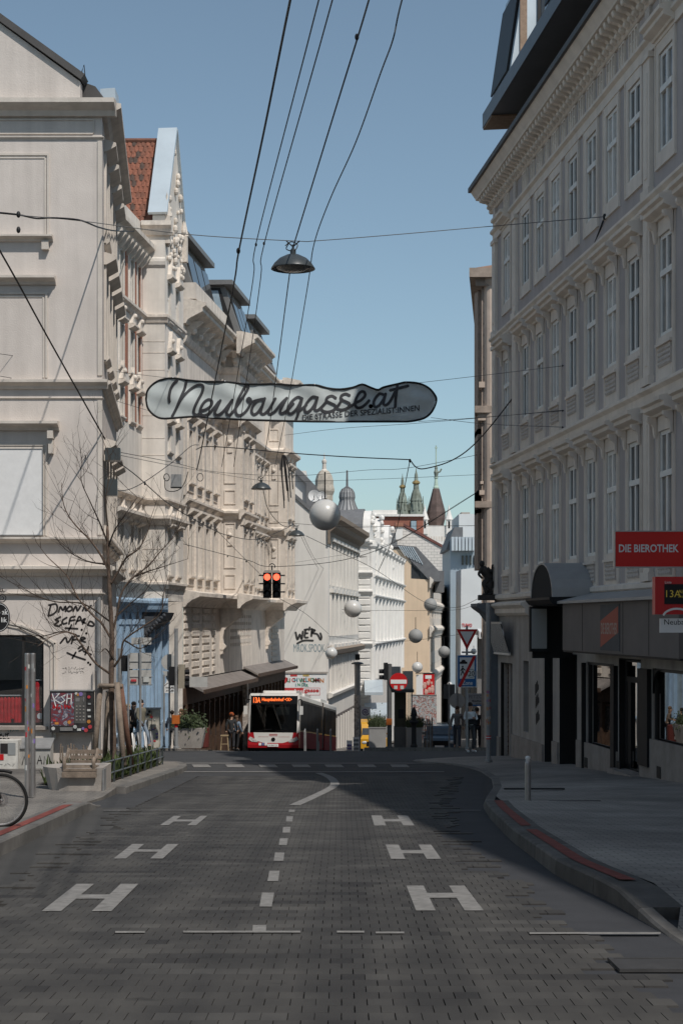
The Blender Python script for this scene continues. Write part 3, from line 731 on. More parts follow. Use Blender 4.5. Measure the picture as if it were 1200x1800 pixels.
# roof and rooftop terrace
mb = MB(); mb.prism_x([(-.5, E + 13.5), (.9, E + 15.6), (3.5, E + 16.3), (11, E + 16.3), (11, E + 13.0), (0, E + 13.0)], .3, RU1); fr.put('roof', mb, m_roof)
mb = MB(); mb.prism_x([(-.55, E + 14.95), (-.55, E + 15.38), (1.6, E + 15.7), (1.6, E + 15.1)], .95, RU1); rt = fr.put('terrace_slab', mb, mat('anthracite_sheet', (.12, .125, .135), .45, .08, 2, 0, metal=.2))
mb = MB(); mb.prism_x([(-.53, E + 14.90), (1.4, E + 15.04), (1.4, E + 15.09), (-.53, E + 14.945)], .95, 2.3); fr.put('soffit', mb, mat('soffit_wood', (.30, .21, .15), .7, .2, 8, 0))
for u0 in (1.3, 8.6, 15.6):
    mb = MB(); mb.prism_x([(-.4, E + 15.4), (.1, E + 18.6), (.35, E + 18.8), (4, E + 18.8), (4, E + 15.4)], u0, u0 + 3.0); dm = fr.put('dormer', mb, m_zinc)
    mb = MB(); mb.box(u0 + 3.002, u0 + 3.05, -.1, .1, E + 15.5, E + 18.5); fr.put('dormer_trim', mb, mat('soffit_wood', (.5, .3, .17)))
    mb = MB(); mb.box(u0 + 3.01, u0 + 3.06, .4, 1.7, E + 16.3, E + 18.2); fr.put('dormer_window', mb, m_framed)
    mb = MB(); mb.box(u0 + 3.062, u0 + 3.075, .5, 1.6, E + 16.4, E + 18.1); fr.put('dormer_pane', mb, m_pane)
    mb = MB(); mb.prism_x([(-.43, E + 15.7), (-.06, E + 18.2), (-.02, E + 18.2), (-.38, E + 15.7)], u0 + .3, u0 + 2.7); fr.put('dormer_window', mb, m_framed)

# ---- shop level
m_shopwall = mat('shop_stucco', (.40, .36, .325), .95, .12, 1.5, .25, 30, stain=.4)
m_fascia = mat('fascia_board', (.15, .13, .12), .7, .1, 1.2, .1, 20)
m_plinth = mat('plinth_stone', (.31, .27, .24), .95, .15, 3, .25, 40, stain=.3)
shop_ops = [(1.0, 2.75, -2.7, .38), (4.3, 5.0, -1.5, .5), (7.0, 8.0, -2.6, .8), (8.75, 10.65, -2.5, .8), (11.55, 14.1, -1.5, .65, 1), (14.5, 16.25, -2.3, .8), (17.1, 21.8, -1.35, .65, 1)]
fr.put('shop_wall', wall_mb(0, RU1, -4.2, E + .66, shop_ops, .5), m_shopwall)
for a, b in ((.56, .98), (2.77, 6.95), (8.05, 8.7), (10.7, 14.45), (16.3, RU1)):
    ya = 51 - (a + b) / 2
    fr.put('plinth', MB().box(a, b, -.05, .02, gz(51 - a) - .3, gz(51 - (a + b) / 2) + .7), m_plinth)
def shopwin(u0, u1, z0, z1, nd=0):
    t = .07; mb = MB(); mb.box(u0, u0 + t, .05, .14, z0, z1); mb.box(u1 - t, u1, .05, .14, z0, z1); mb.box(u0 + t, u1 - t, .05, .14, z0, z0 + t); mb.box(u0 + t, u1 - t, .05, .14, z1 - t, z1)
    for i in range(1, nd): x = u0 + (u1 - u0) * i / nd; mb.box(x - .03, x + .03, .05, .14, z0 + t, z1 - t)
    o = fr.put('shop_window', mb, m_framed)
    n = max(nd, 1)
    for i in range(n):
        a = u0 + t + (u1 - u0 - 2 * t) * i / n; b = u0 + t + (u1 - u0 - 2 * t) * (i + 1) / n
        fr.put('pane', MB().box(a + .02, b - .02, .09, .1, z0 + t, z1 - t), m_shopmirror, parent=o)
m_shopmirror = glass_mat('shop_glass_reflective', (.25, .25, .25), base=.30)
room(fr, 11.55, 14.1, -1.5, .65, .5); room(fr, 17.1, 21.8, -1.35, .65, .5)
shopwin(11.55, 14.1, -1.5, .65); shopwin(17.1, 21.8, -1.35, .65, 2)
for a, b in ((11.45, 11.53), (14.12, 14.42)): fr.put('window_post', MB().box(a, b, -.10, .02, -2.2, .62), m_black)
for a, b in ((16.32, 17.05),): fr.put('window_post', MB().box(a, b, -.10, .02, -1.4, .62), m_black)
# curved black corners above the shop windows
for u, s in ((14.1, -1), (17.1, 1)):
    mb = MB(); pts = [(u, .62)] + [(u + s * (.5 - .5 * math.sin(k * math.pi / 12)), .62 - (.5 - .5 * math.cos(k * math.pi / 12))) for k in range(7)][::-1]
    mb.prism_y([(x, z) for x, z in pts], .0, .05); fr.put('corner_piece', mb, m_black)
# shop door with fanlight
o = fr.put('shop_door', MB().box(14.55, 14.72, .12, .2, -2.2, .78).box(16.05, 16.2, .12, .2, -2.2, .78).box(14.72, 16.05, .12, .2, .28, .4).box(14.72, 16.05, .12, .2, .72, .78).box(14.72, 15.0, .13, .18, -2.2, .28).box(15.8, 16.05, .13, .18, -2.2, .28).box(15, 15.8, .13, .18, -2.2, -1.6), m_black)
fr.put('pane', MB().box(15.0, 15.8, .15, .16, -1.6, .28), m_shopmirror, parent=o); fr.put('pane', MB().box(14.72, 16.05, .15, .16, .4, .72), m_shopmirror, parent=o)
fr.put('handle', MB().tube(spline([(15.86, .1, -1.0), (15.86, .04, -.95), (15.86, .04, -.4), (15.86, .1, -.35)], 4), .02, 6), m_steel, parent=o)
fr.put('door_step', MB().box(14.45, 16.3, -.25, .3, gz(35) - .1, gz(36) + .22), m_plinth)
# dark passages / doors
fr.put('entrance_door', MB().box(7.0, 8.0, .42, .48, -2.6, .8), m_dark)
fr.put('gate_leaf', MB().box(8.75, 9.69, .42, .48, -2.5, .8), m_dark); fr.put('gate_leaf', MB().box(9.71, 10.65, .42, .48, -2.5, .8), m_dark)
fr.put('door_frame', MB().box(1.0, 1.12, .1, .3, -2.6, .38).box(2.63, 2.75, .1, .3, -2.6, .38).box(1.8, 1.92, .1, .3, -2.6, .38), m_shopwall)
sl_ = shared('slat', lambda: MB().prism_x([(.0, 0), (-.03, .02), (-.03, .04), (0, .09)], 0, .56).mesh('slat', m_brown))
for a in (1.14, 1.94):
    lf = fr.put('shutter_leaf', MB().box(0, .64, 0, .05, 0, 2.75), m_brown, a, .2, -2.4)
    for k in range(18): link('slat', sl_, lf, (.04, 0, .06 + k * .147))
for a_, b_, zt_ in ((7.0, 8.0, .8), (8.75, 10.65, .8), (1.0, 2.75, .38), (14.5, 16.25, .8)):
    fr.put('jamb_shade', MB().box(a_ + .001, a_ + .03, .004, .5, -2.6, zt_ - .001).box(b_ - .03, b_ - .001, .004, .5, -2.6, zt_ - .001).box(a_ + .03, b_ - .03, .004, .5, zt_ - .03, zt_ - .001), m_dark)  # black sheets over the reveals stand in for deep shade in the openings
fr.put('niche_back', MB().box(4.32, 4.98, .3, .35, -1.48, .48), m_dark)
# corner shop pilaster, ledge and graffiti blind
m_bluegrey = mat('bluegrey_paint', (.14, .155, .17), .7, .15, 2, .1, 20, stain=.2)
fr.put('corner_pilaster', MB().box(-.12, .55, -.22, .02, -4.0, 1.74), m_bluegrey)
fr.put('corner_ledge', cornice_mb(-.35, .75, [(.2, 1.6), (.3, 1.7), (.42, 1.86), (.62, 2.0), (.68, 2.06), (.68, 2.16), (.1, 2.2)]), m_bluegrey)
fr.put('shop_ledge', cornice_mb(.75, 5.2, [(.05, 1.78), (.14, 1.86), (.14, 1.98), (.26, 2.08), (.26, 2.14), (.05, 2.2)]), m_grey_tr)
def scribble_mat():
    m = bpy.data.materials.new('scribbled_blind'); m.use_nodes = True; n = m.node_tree.nodes; l = m.node_tree.links; b = n['Principled BSDF']
    tc = n.new('ShaderNodeTexCoord'); mp = n.new('ShaderNodeMapping'); mp.inputs['Scale'].default_value = (14, 14, 2.2); l.new(tc.outputs['Object'], mp.inputs[0])
    wv = n.new('ShaderNodeTexWave'); wv.inputs['Scale'].default_value = .55; wv.inputs['Distortion'].default_value = 6; wv.inputs['Detail'].default_value = 3; l.new(mp.outputs[0], wv.inputs['Vector'])
    r = n.new('ShaderNodeValToRGB'); r.color_ramp.elements[0].position = .45; r.color_ramp.elements[0].color = (.03, .03, .032, 1); r.color_ramp.elements[1].position = .75; r.color_ramp.elements[1].color = (.6, .6, .58, 1)
    l.new(wv.outputs[0], r.inputs[0]); l.new(r.outputs[0], b.inputs['Base Color']); return m
fr.put('shop_sign', MB().prism_x([(-.14, .68), (-.10, .68), (-.36, 1.54), (-.40, 1.54)], .62, 2.95), scribble_mat())
fr.put('sign_edge', MB().prism_x([(-.15, .62), (-.09, .62), (-.10, .68), (-.14, .68)], .60, 2.97), m_grey_tr); fr.put('sign_edge', MB().prism_x([(-.40, 1.54), (-.36, 1.54), (-.37, 1.6), (-.42, 1.6)], .60, 2.97), m_grey_tr)
mb = MB()
for k, (a, zz) in enumerate(((5.9, -.1), (5.95, -.45), (6.0, -.9))):
    for s in range(4): mb.box(a + s * .12, a + s * .12 + .06, -.012, -.004, zz - .3 + .05 * s, zz + .05 * (s % 3))
fr.put('graffiti', mb, m_ink)
# projecting arched porch with light box, and the long fascia
ua, ub, po = 10.05, 12.35, 1.0
N = 12; arc = [((ua + ub) / 2 - (ub - ua) / 2 * math.cos(k * math.pi / N), E + .58 + .80 * math.sin(k * math.pi / N)) for k in range(N + 1)]
mb = MB(); mb.prism_y(arc, -po, -po + .05); fr.put('porch_tympanum', mb, m_dark)
mb = MB(); outer = [((ua + ub) / 2 - (ub - ua) / 2 * 1.04 * math.cos(k * math.pi / N), E + .58 + .84 * math.sin(k * math.pi / N)) for k in range(N + 1)]
mb.prism_y(outer + arc[::-1], -po - .02, 0.02); mb.prism_y(arc, -po + .06, .02); fr.put('porch_vault', mb, mat('grey_sheet', (.36, .35, .34), .5, .08, 2, 0, metal=.2))
fr.put('porch_ledge', cornice_mb(ua - .25, ub + .1, [(po - .1, E + .38), (po + .02, E + .42), (po + .10, E + .52), (po + .10, E + .58), (.05, E + .6)]), m_black)
fr.put('porch_side', MB().box(ua, ua + .12, -po, .02, .7, E + .38), m_black)
fr.put('light_box', MB().box(ua + .125, ua + .26, -po - .1, -po + .36, .86, E + .37), m_black); fr.put('light_box_face', MB().box(ua + .26, ua + .275, -po - .06, -po + .32, .94, E + .32), mat('grey_acrylic', (.34, .33, .31), .4, .03, 1, 0))
FO = .8
fr.put('fascia', MB().box(ub + .16, 21.5, -FO, .02, E - .66, E + .42), m_fascia)
for u in (14.4, 17.75, 19.6): fr.put('fascia_seam', MB().box(u, u + .02, -FO - .006, -FO, E - .64, E + .4), m_black)
fr.put('fascia_roof', MB().prism_x([(-FO - .12, E + .42), (-FO - .12, E + .48), (.02, E + .70), (.02, E + .42)], ub + .1, 21.6), mat('grey_sheet', (.3, .3, .3)))
fr.put('fascia_soffit', MB().box(ub + .16, 21.5, -FO + .02, -.02, E - .70, E - .665), m_black)
p0, p1 = 16.0, 17.55
fr.put('poster', MB().box(p0, p1, -FO - .012, -FO - .002, E - .6, E + .36), mat('poster_slate', (.045, .055, .065), .6, .2, 2, 0))
mb = MB(); mb.prism_y([(p0 + .04, E - .54), (p0 + .04, E + .02), (p1 - .1, E + .32), (p1 - .1, E - .22)], -FO - .016, -FO - .0125); fr.put('poster_shape', mb, plain('poster_orange', (.36, .07, .04), .6))
text('DIE BIEROTHEK', rb, plain('poster_cream', (.40, .30, .25), .6), *fr.at(p0 + .1, -FO - .018, E - .26), wd=p1 - p0 - .25, ht=.24, bold=.02, rz=fr.rz)
for u in (11.6, 14.5, 17.6): fr.put('vent_grille', MB().box(u, u + .28, -.06, -.03, gz(51 - u) + .16, gz(51 - u) + .4), m_black)

# neighbouring house in the same row, nearer to the viewer (only its cornice shade reaches the picture)
nb = thing('plain_grey_townhouse', 'plain grey townhouse nearer than the shop with the red sign, beyond the right edge', 'building', (rbx(23), 23, gz(23)))
fn = Facade(nb, (0, 0, -gz(23)), RBL.rz)
nops = [(u - .5, u + .5, E + z, E + z + 2) for u in [2 + 2.6 * i for i in range(18)] for z in (1.6, 5.6, 9.4)]
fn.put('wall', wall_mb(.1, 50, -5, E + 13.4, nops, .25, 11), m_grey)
fn.put('cornice', cornice_mb(.1, 50, [(.05, E + 12.8), (.5, E + 13.1), (.66, E + 13.36), (.66, E + 13.5), (.05, E + 13.6)]), m_grey_tr)
fn.put('roof', MB().prism_x([(-.4, E + 13.6), (1.6, E + 15.4), (11, E + 16), (11, E + 13.4)], .1, 50), m_roof)
for o_ in nops: casement(fn, (o_[0] + o_[1]) / 2, o_[2], 1.0, 2.0, m_frame, m_pane, y=.14)

rl = thing('plain_cream_townhouse', 'plain cream townhouse behind the viewer on the left, seen only in reflections', 'building', (-9.5, 16, gz(16)))
fl_ = Facade(rl, (0, 0, -gz(16)), math.atan2(1, -.0983))
lops = [(u - .55, u + .55, E + z, E + z + 2.1) for u in [-2 - 2.8 * i for i in range(17)] for z in (1.6, 5.6, 9.4)]
fl_.put('wall', wall_mb(-50, 0, -4, E + 13.4, lops, .25, 11), m_tan)
fl_.put('cornice', cornice_mb(-50, 0, [(.05, E + 12.8), (.5, E + 13.1), (.66, E + 13.36), (.66, E + 13.5), (.05, E + 13.6)]), m_tan_tr)
for o_ in lops: casement(fl_, (o_[0] + o_[1]) / 2, o_[2], 1.1, 2.1, m_frame, m_pane, y=.14)

# hanging signs on the right-hand side
sg = thing('projecting_shop_sign', 'red projecting shop sign with white capitals on the grey facade', 'sign', (5.2, 31.5, gz(31.5)))
sz = -gz(31.5)
p_ = W(1078, 998, 31.5); q_ = W(1200, 933, 31.5); X0, X1, Z0, Z1 = p_.x - 5.2, 6.62 - 5.2, p_.z + sz, q_.z + sz
obj('sign_panel', MB().box(X0 + .02, X1, -.05, .05, Z0 + .02, Z1 - .02), plain('sign_board_red', (.62, .012, .008), .4), sg)
obj('sign_frame', MB().box(X0, X0 + .02, -.06, .06, Z0, Z1).box(X0 + .02, X1, -.06, .06, Z0, Z0 + .02).box(X0 + .02, X1, -.06, .06, Z1 - .02, Z1), m_steel, sg)
a_ = W(1086, 971, 31.5); b_ = W(1191, 957, 31.5)
text('DIE BIEROTHEK', sg, m_signwhite, a_.x - 5.2, -.054, a_.z + sz, wd=b_.x - a_.x, ht=b_.z - a_.z, bold=.022)
obj('bracket', MB().tube([(X1 - .05, 0, Z1 + .02), (X1 + .06, 0, Z1 + .02)], .03), m_steel, sg)

# bus stop display
D = 20.0
p_ = W(1148, 1080, D); q_ = W(1290, 1014, D)
bs = thing('bus_stop_display', 'red bus stop box with dark line display and name plate', 'bus stop', (q_.x + .12, D, gz(D) + .14))
bx, bz = -q_.x - .12, -(gz(D) + .14)
obj('display_case', MB().box(p_.x + bx, q_.x + bx, -.09, .09, p_.z + bz, q_.z + bz), m_signred, bs)
r_ = W(1164, 1062, D); s_ = W(1284, 1027, D)
obj('screen', MB().box(r_.x + bx, s_.x + bx, -.098, -.088, r_.z + bz, s_.z + bz), m_black, bs)
m_led = plain('amber_led', (.2, .16, .03), .5, emit=(.8, .6, .08), estr=.10)
t_ = W(1167, 1050, D); text('13A', bs, m_led, t_.x + bx, -.1, t_.z + bz, ht=.085)
t_ = W(1188, 1043, D); text('Alser Strasse', bs, m_led, t_.x + bx, -.1, t_.z + bz, ht=.042)
t_ = W(1188, 1052, D); text('Skodagasse', bs, m_led, t_.x + bx, -.1, t_.z + bz, ht=.042)
t_ = W(1165, 1026, D); text('Linie', bs, m_signwhite, t_.x + bx, -.095, t_.z + bz, ht=.03)
c_ = W(1186, 1086, D); ring = [((c_.x + bx) + .17 * math.cos(a), (c_.z + bz) + .11 * math.sin(a)) for a in [R(20 + 14 * k) for k in range(11)]]
mb = MB(); ribbon(mb, [Vector(x) for x in ring], .025, lambda x, z: -.094); obj('emblem', mb, m_signwhite, bs)
p_ = W(1158, 1112, D); q2 = W(1284, 1087, D)
obj('name_plate', MB().box(p_.x + bx, q2.x + bx, -.05, .0, p_.z + bz, q2.z + bz), m_signwhite, bs)
t_ = W(1165, 1101, D); text('Neubaugasse', bs, m_ink, t_.x + bx, -.053, t_.z + bz, ht=.085)
obj('pole', MB().lathe([(.05, 0), (.05, 2.7)], 12), m_galv, bs)

# ================================================================== CREAM CORNER HOUSE (left, facing the viewer)
uL = lambda px: (px - 180) / 72.5
zL = lambda py: E + (HY - py) / 72.5
lh = thing('cream_corner_house', 'cream corner house with blind windows, white billboard and clothes shop on the left', 'building', (-5.79, 40, gz(40)))
f1 = Facade(lh, (0, 0, -gz(40)), 0.)
f2 = Facade(lh, (0, 0, -gz(40)), math.atan2(1, -.0983))
UL0 = -8.5
sw = (-3.6, uL(77), zL(1276), zL(1116), 'open')
f1.put('wall', wall_mb(UL0, 0, -4, zL(178), [sw], .30), m_cream)
# blind frames, sills, hoods, string courses on the face towards the viewer
def prof_band(fc, u0, u1, yb, yt, out, name, m=m_cream_tr, zf=zL):
    z0, z1 = zf(yb), zf(yt); h = z1 - z0
    fc.put(name, cornice_mb(u0, u1, [(out * .25, z0), (out * .4, z0 + h * .3), (out * .8, z0 + h * .5), (out, z0 + h * .62), (out, z0 + h * .9), (out * .3, z1)]), m)
prof_band(f1, UL0, .34, 206, 178, .42, 'main_cornice')
prof_band(f1, UL0, .04, 246, 240, .06, 'string_course')
def blind(px1, y0, y1, name='blind_window'):
    a, b, c = UL0 + 5.8, uL(px1), None
    z0, z1 = zL(y1), zL(y0); t = .05
    f1.put(name, MB().box(a, b, -.035, .01, z1 - t, z1).box(b - t, b, -.035, .01, z0, z1 - t).box(a, b - t * 2, -.018, .01, z1 - 2.4 * t, z1 - 1.6 * t).box(b - 2.4 * t, b - 1.6 * t, -.018, .01, z0, z1 - 2.4 * t), m_cream_tr)
blind(87, 270, 412); blind(84, 514, 664); blind(84, 780, 942)
f1.put('frieze_panel', MB().box(-2.8, uL(166), -.03, .01, zL(212), zL(210)).box(uL(166) - .03, uL(166), -.03, .01, zL(234), zL(212)).box(-2.8, uL(166) - .03, -.03, .01, zL(236), zL(234)), m_cream_tr)
prof_band(f1, -2.7, uL(94), 425, 414, .22, 'sill'); f1.put('sill_bracket', MB().box(uL(75), uL(87), -.14, .01, zL(440), zL(425)), m_cream_tr)
prof_band(f1, -2.7, uL(99), 501, 486, .28, 'hood')
prof_band(f1, UL0, .14, 684, 667, .20, 'string_course'); prof_band(f1, UL0, .03, 702, 699, .04, 'string_course')
prof_band(f1, -2.7, uL(105), 757, 741, .34, 'hood')
f1.put('hood_console', MB().box(uL(87), uL(95), -.16, .01, zL(798), zL(757)).box(uL(86), uL(96), -.24, .01, zL(772), zL(758)), m_cream_tr)
prof_band(f1, UL0, .16, 955, 944, .22, 'string_course'); prof_band(f1, UL0, .24, 1012, 994, .30, 'string_course'); prof_band(f1, UL0, .07, 1046, 1042, .10, 'string_course')
f1.put('corner_strip', MB().box(uL(172), .0, -.03, .01, zL(660), zL(248)), m_cream_tr); f1.put('corner_strip', MB().box(uL(172), .0, -.03, .01, zL(940), zL(704)), m_cream_tr)
bb = f1.put('billboard', MB().box(-2.9, uL(75), -.06, .01, zL(940), zL(790)), m_signwhite)
f1.put('billboard_frame', MB().box(uL(75), uL(76.5), -.075, .01, zL(941), zL(789)).box(-2.9, uL(75), -.075, .01, zL(941.5), zL(940)).box(-2.9, uL(75), -.075, .01, zL(790), zL(789)), m_galv)
# arched shop window: surround, frame, pane, display
arcp = [(uL(99), zL(1300)), (uL(99), zL(1130)), (uL(70), zL(1111)), (uL(40), zL(1098)), (uL(0), zL(1090)), (-3.6, zL(1088))]
def band_along(pts, wd, y0, y1, mb):
    for (a, b), (c, d) in zip(pts, pts[1:]):
        t = Vector((c - a, d - b)).normalized(); n = Vector((-t.y, t.x)) * wd
        q = [(a, b), (c, d), (c + n.x, d + n.y), (a + n.x, b + n.y)]
        mb.prism_y(q, y0, y1)
mb = MB(); band_along([(x, z) for x, z in arcp], .05, -.05, .01, mb); band_along([(x - .10, z - .06) for x, z in arcp], .04, -.03, .01, mb); f1.put('shop_surround', mb, m_cream_tr)
mb = MB(); a, b, c, d = sw[:4]; room(f1, a, b, c, d)
mb.box(b - .06, b, .1, .18, c, d); mb.box(a, b - .06, .1, .18, c, c + .07); mb.box(a, b - .06, .1, .18, d - .05, d); mb.box(uL(40) - .03, uL(40) + .03, .1, .18, c + .07, d - .05)
o = f1.put('shop_window', mb, m_framed)
f1.put('pane', MB().box(a, uL(40) - .03, .135, .145, c + .07, d - .05), m_glass, parent=None); f1.put('pane', MB().box(uL(40) + .03, b - .06, .135, .145, c + .07, d - .05), m_glass)
mb = MB(); mb.quad((a, .29, c), (b, .29, c), (b, .29, d), (a, .29, d))
f1.put('window_sill', MB().box(-3.7, b + .1, -.10, .02, c - .09, c - .005), m_plinth)
rail = tag(f1.put('clothes_rail', MB().tube([(-3.2, .2, zL(1223)), (uL(40), .2, zL(1223))], .012).tube([(uL(40), .2, zL(1223)), (uL(40), .2, c)], .012).tube([(uL(46), .22, zL(1196)), (uL(76), .22, zL(1196))], .012).tube([(uL(46), .22, zL(1196)), (uL(46), .22, c)], .012), m_signwhite), 'white metal clothes rails behind the shop window glass', 'clothes rail')
rail.parent = None; rail.location = (-5.79, 40, 0)
random.seed(5)
def dress(x, y, ztop, zbot, wd, label):
    mb = MB(); n = 14; A = []
    for k in range(n + 1):
        t = k / n * math.pi * 2
        A.append((math.cos(t), math.sin(t)))
    prof = [(.16, 0), (.35, -.05), (.5, -.10), (.42, -.35), (.5, -.6), (.62, -1)]
    vs = []; fs = []
    for i, (r, h) in enumerate(prof):
        for k in range(n):
            fold = 1 + .18 * math.sin(k * 3 + x * 9) * i / 5
            vs.append((x + wd * r * A[k][0] * fold, y + .05 * A[k][1] * (.5 + r), ztop + (ztop - zbot) * h))
    for i in range(len(prof) - 1):
        for k in range(n): fs.append((i * n + k, i * n + (k + 1) % n, (i + 1) * n + (k + 1) % n, (i + 1) * n + k))
    mb.add(vs, fs); o = obj('dress', mb, mat('red_fabric', (.55, .012, .018), .8, .3, 7, 0), None, (-5.79, 40, 0), smooth=True)
    return tag(o, label, 'dress', 'red garments in the shop window')
for i, px in enumerate((0, 6.5, 13, 19.5, 26, 31.5, 37)): dress(uL(px), .205, zL(1226), zL(1272 - (8 if i == 3 else 0)), .11, 'red garment on the low shop window rail, %s from its right end' % ('seventh', 'sixth', 'fifth', 'fourth', 'third', 'second', 'first')[i])
dress(uL(62), .225, zL(1199), zL(1250), .15, 'red dress on the high rail at the right of the shop window')
cb = thing('red_display_card', 'dark red display card with white disc in the shop window corner', 'display card', (-5.79 + uL(68), 40.2, zL(1274)))
obj('card', MB().box(-.15, .14, 0, .02, 0, zL(1246) - zL(1274)), plain('card_red', (.22, .03, .03), .6), cb); obj('disc', MB().lathe([(0, -.004), (.075, -.004), (.075, 0)], 16, (-.0, 0, .2), 'y'), m_signwhite, cb)
# hanging oval shop sign on a scroll bracket
os_ = thing('oval_shop_sign', 'black oval hanging shop sign with white script letters at left edge', 'sign', (W(0, 1085, 38.9).x, 38.9, gz(38.9)))
oz = -gz(38.9); cz = W(0, 1085, 38.9).z + oz
mb = MB(); mb.lathe([(0, -.03), (.98, -.03), (1.0, 0), (.98, .03), (0, .03)], 28, (0, 0, 0), 'y'); mb.v = [(x * .245, y, cz + z * .345) for x, y, z in mb.v]; obj('sign_panel', mb, m_black, os_)
mb = MB(); mb.lathe([(.90, -.035), (.93, -.035), (.93, -.03), (.9, -.03), (.9, -.035)], 28, (0, 0, 0), 'y', False); mb.v = [(x * .245, y, cz + z * .345) for x, y, z in mb.v]; obj('sign_border', mb, m_signwhite, os_)
text('lieb ak', os_, m_signwhite, -.18, -.038, cz + .06, wd=.38, ht=.13, bold=.01); text('fab lik', os_, m_signwhite, -.18, -.038, cz - .12, wd=.36, ht=.12, bold=.01)
sc_ = [(-.2, 0, cz + .36)] + [(.06 + .10 * (1 - k / 22) * math.cos(k * .55 - 1.6), 0, cz + .46 + .10 * (1 - k / 22) * math.sin(k * .55 - 1.6)) for k in range(20)]
obj('scroll_bracket', MB().tube(spline(sc_, 3), .012, 6).tube([(-.9, 0, cz + .36), (-.2, 0, cz + .36)], .015, 6).tube([(0, 0, cz + .33), (0, 0, cz + .37)], .01, 6).tube([(-.9, 0, cz + .36), (-.9, 1.1, cz + .36)], .02, 6), m_black, os_)
tmb = text_mb('au.', ht=.09, bold=.02); f1.put('lettering', tmb, m_ink, uL(-6), -.01, zL(1041))
# gable and roof
gab = [(uL(141), zL(178)), (uL(141), zL(143)), (uL(0), zL(40)), (-5.6, zL(-130)), (UL0, zL(-60)), (UL0, zL(178))]
mb = MB(); mb.prism_y(gab, .02, .35); f1.put('gable_wall', mb, m_cream)
mb = MB(); band_along([(uL(143), zL(141)), (uL(0), zL(38)), (-5.6, zL(-132))], -.16, -.08, .5, mb); f1.put('gable_coping', mb, m_roof)
mb = MB(); mb.prism_y([(.28, zL(186)), (uL(166), zL(140)), (uL(141), zL(131)), (-2.4, zL(20)), (-5.6, zL(-120)), (UL0, zL(-60)), (UL0, zL(178))], .5, 8.8); mb.v = [(x - .0983 * yy, yy, z) for x, yy, z in mb.v]; rf = f1.put('roof', mb, m_roof)
mb = MB(); mb.prism_y([(uL(165), zL(176)), (uL(167), zL(135)), (uL(193), zL(133)), (uL(196), zL(176))], .9, 1.6); f1.put('chimney', mb, m_zinc)
obj('roof_aerial', MB().tube([(0, 0, 0), (-.03, 0, .35), (.02, 0, .5), (.05, 0, .2)], .012), m_black, lh, (uL(143), .3, zL(143) - gz(40)))
# street-side front of the same house
s_ops = [(u - .5, u + .5, E + z, E + z + h) for u in (1.6, 3.6, 5.6, 7.6) for z, h in ((1.9, 2.1), (6.6, 2.0), (9.5, 1.9))]
f2.put('wall', wall_mb(0, 9.05, -4, zL(178), s_ops, .25), m_cream)
for a_, b_, c_, d_ in s_ops:
    w_ = casement(f2, (a_ + b_) / 2, c_, 1.0, d_ - c_, m_frame, m_pane, y=.12)
    h = d_ - c_
    f2.put('hood', shared(('lhhood',), lambda: cornice_mb(-.75, .75, [(.06, 0), (.2, .08), (.3, .14), (.3, .22), (.05, .3)]).mesh('hood', m_cream_tr)), None, 0, -.12, h + .25, parent=w_)
    f2.put('sill', shared(('lhsill',), lambda: cornice_mb(-.65, .65, [(.05, -.14), (.14, -.06), (.14, 0)]).mesh('sill', m_cream_tr)), None, 0, -.12, 0, parent=w_)
    f2.put('surround', shared(('lhsur', round(h, 2)), lambda: MB().box(-.68, -.5, -.06, .02, -.1, h + .25).box(.5, .68, -.06, .02, -.1, h + .25).mesh('surround', m_cream_tr)), None, 0, -.12, 0, parent=w_)
for yb, yt, out, nm in ((206, 178, .45, 'main_cornice'), (684, 667, .2, 'string_course'), (955, 944, .22, 'string_course'), (1012, 994, .3, 'string_course')): prof_band(f2, .0, 9.05, yb, yt, out, nm)
f2.put('floodlight', MB().box(.25, .75, -.42, -.05, E + 3.95, E + 4.25), m_lampgrey); f2.put('floodlight', MB().box(.45, .8, -.34, -.05, E + 3.1, E + 3.5), m_lampgrey)
f2.put('back_wall', MB().quad((9.05, 0, -4), (9.05, 8, -4), (9.05, 8, zL(178)), (9.05, 0, zL(178))), m_cream)
# graffiti on the corner house: strokes traced on the wall
GA = lambda pts: [Vector((uL(x / 3.3333), zL(900 + y / 3.3333))) for x, y in pts]
def strokes(fc, lst, conv, wd, surf, material, name='graffiti', n=5):
    mb = MB()
    for st_ in lst:
        pts = conv(st_); P = [Vector((p.x, p.y, 0)) for p in pts]
        q = spline(P, n) if len(P) > 2 else P
        ribbon(mb, [Vector((p.x, p.y)) for p in q], wd, surf)
    return fc.put(name, mb, material)
dm = [[(300, 545), (290, 580), (285, 610)], [(288, 545), (330, 540), (335, 575), (310, 600), (285, 608)], [(345, 585), (355, 555), (370, 575), (385, 552), (385, 582)], [(405, 555), (392, 572), (405, 582), (425, 568), (415, 553), (403, 556)],
      [(430, 580), (445, 552), (455, 578), (475, 550)], [(485, 578), (500, 550), (505, 578), (535, 548)],
      [(355, 615), (325, 632), (345, 640), (320, 660), (345, 668), (360, 658)], [(392, 618), (368, 635), (372, 655), (392, 650)], [(405, 655), (415, 620), (440, 612)], [(408, 638), (440, 632)], [(445, 655), (465, 612), (475, 630), (450, 640)], [(485, 655), (500, 625), (480, 640), (500, 650)], [(515, 660), (530, 640), (550, 655), (545, 668), (515, 662)],
      [(385, 680), (455, 684)], [(420, 662), (405, 692)], [(355, 768), (385, 735), (398, 765), (425, 728)], [(420, 770), (435, 730), (465, 726)], [(425, 750), (455, 745)], [(470, 765), (480, 735), (500, 740), (478, 752), (500, 762)], [(460, 800), (480, 785), (490, 800), (465, 815)], [(520, 790), (500, 835)], [(490, 815), (535, 835)],
      [(395, 825), (440, 845), (500, 865)], [(445, 822), (425, 856)]]
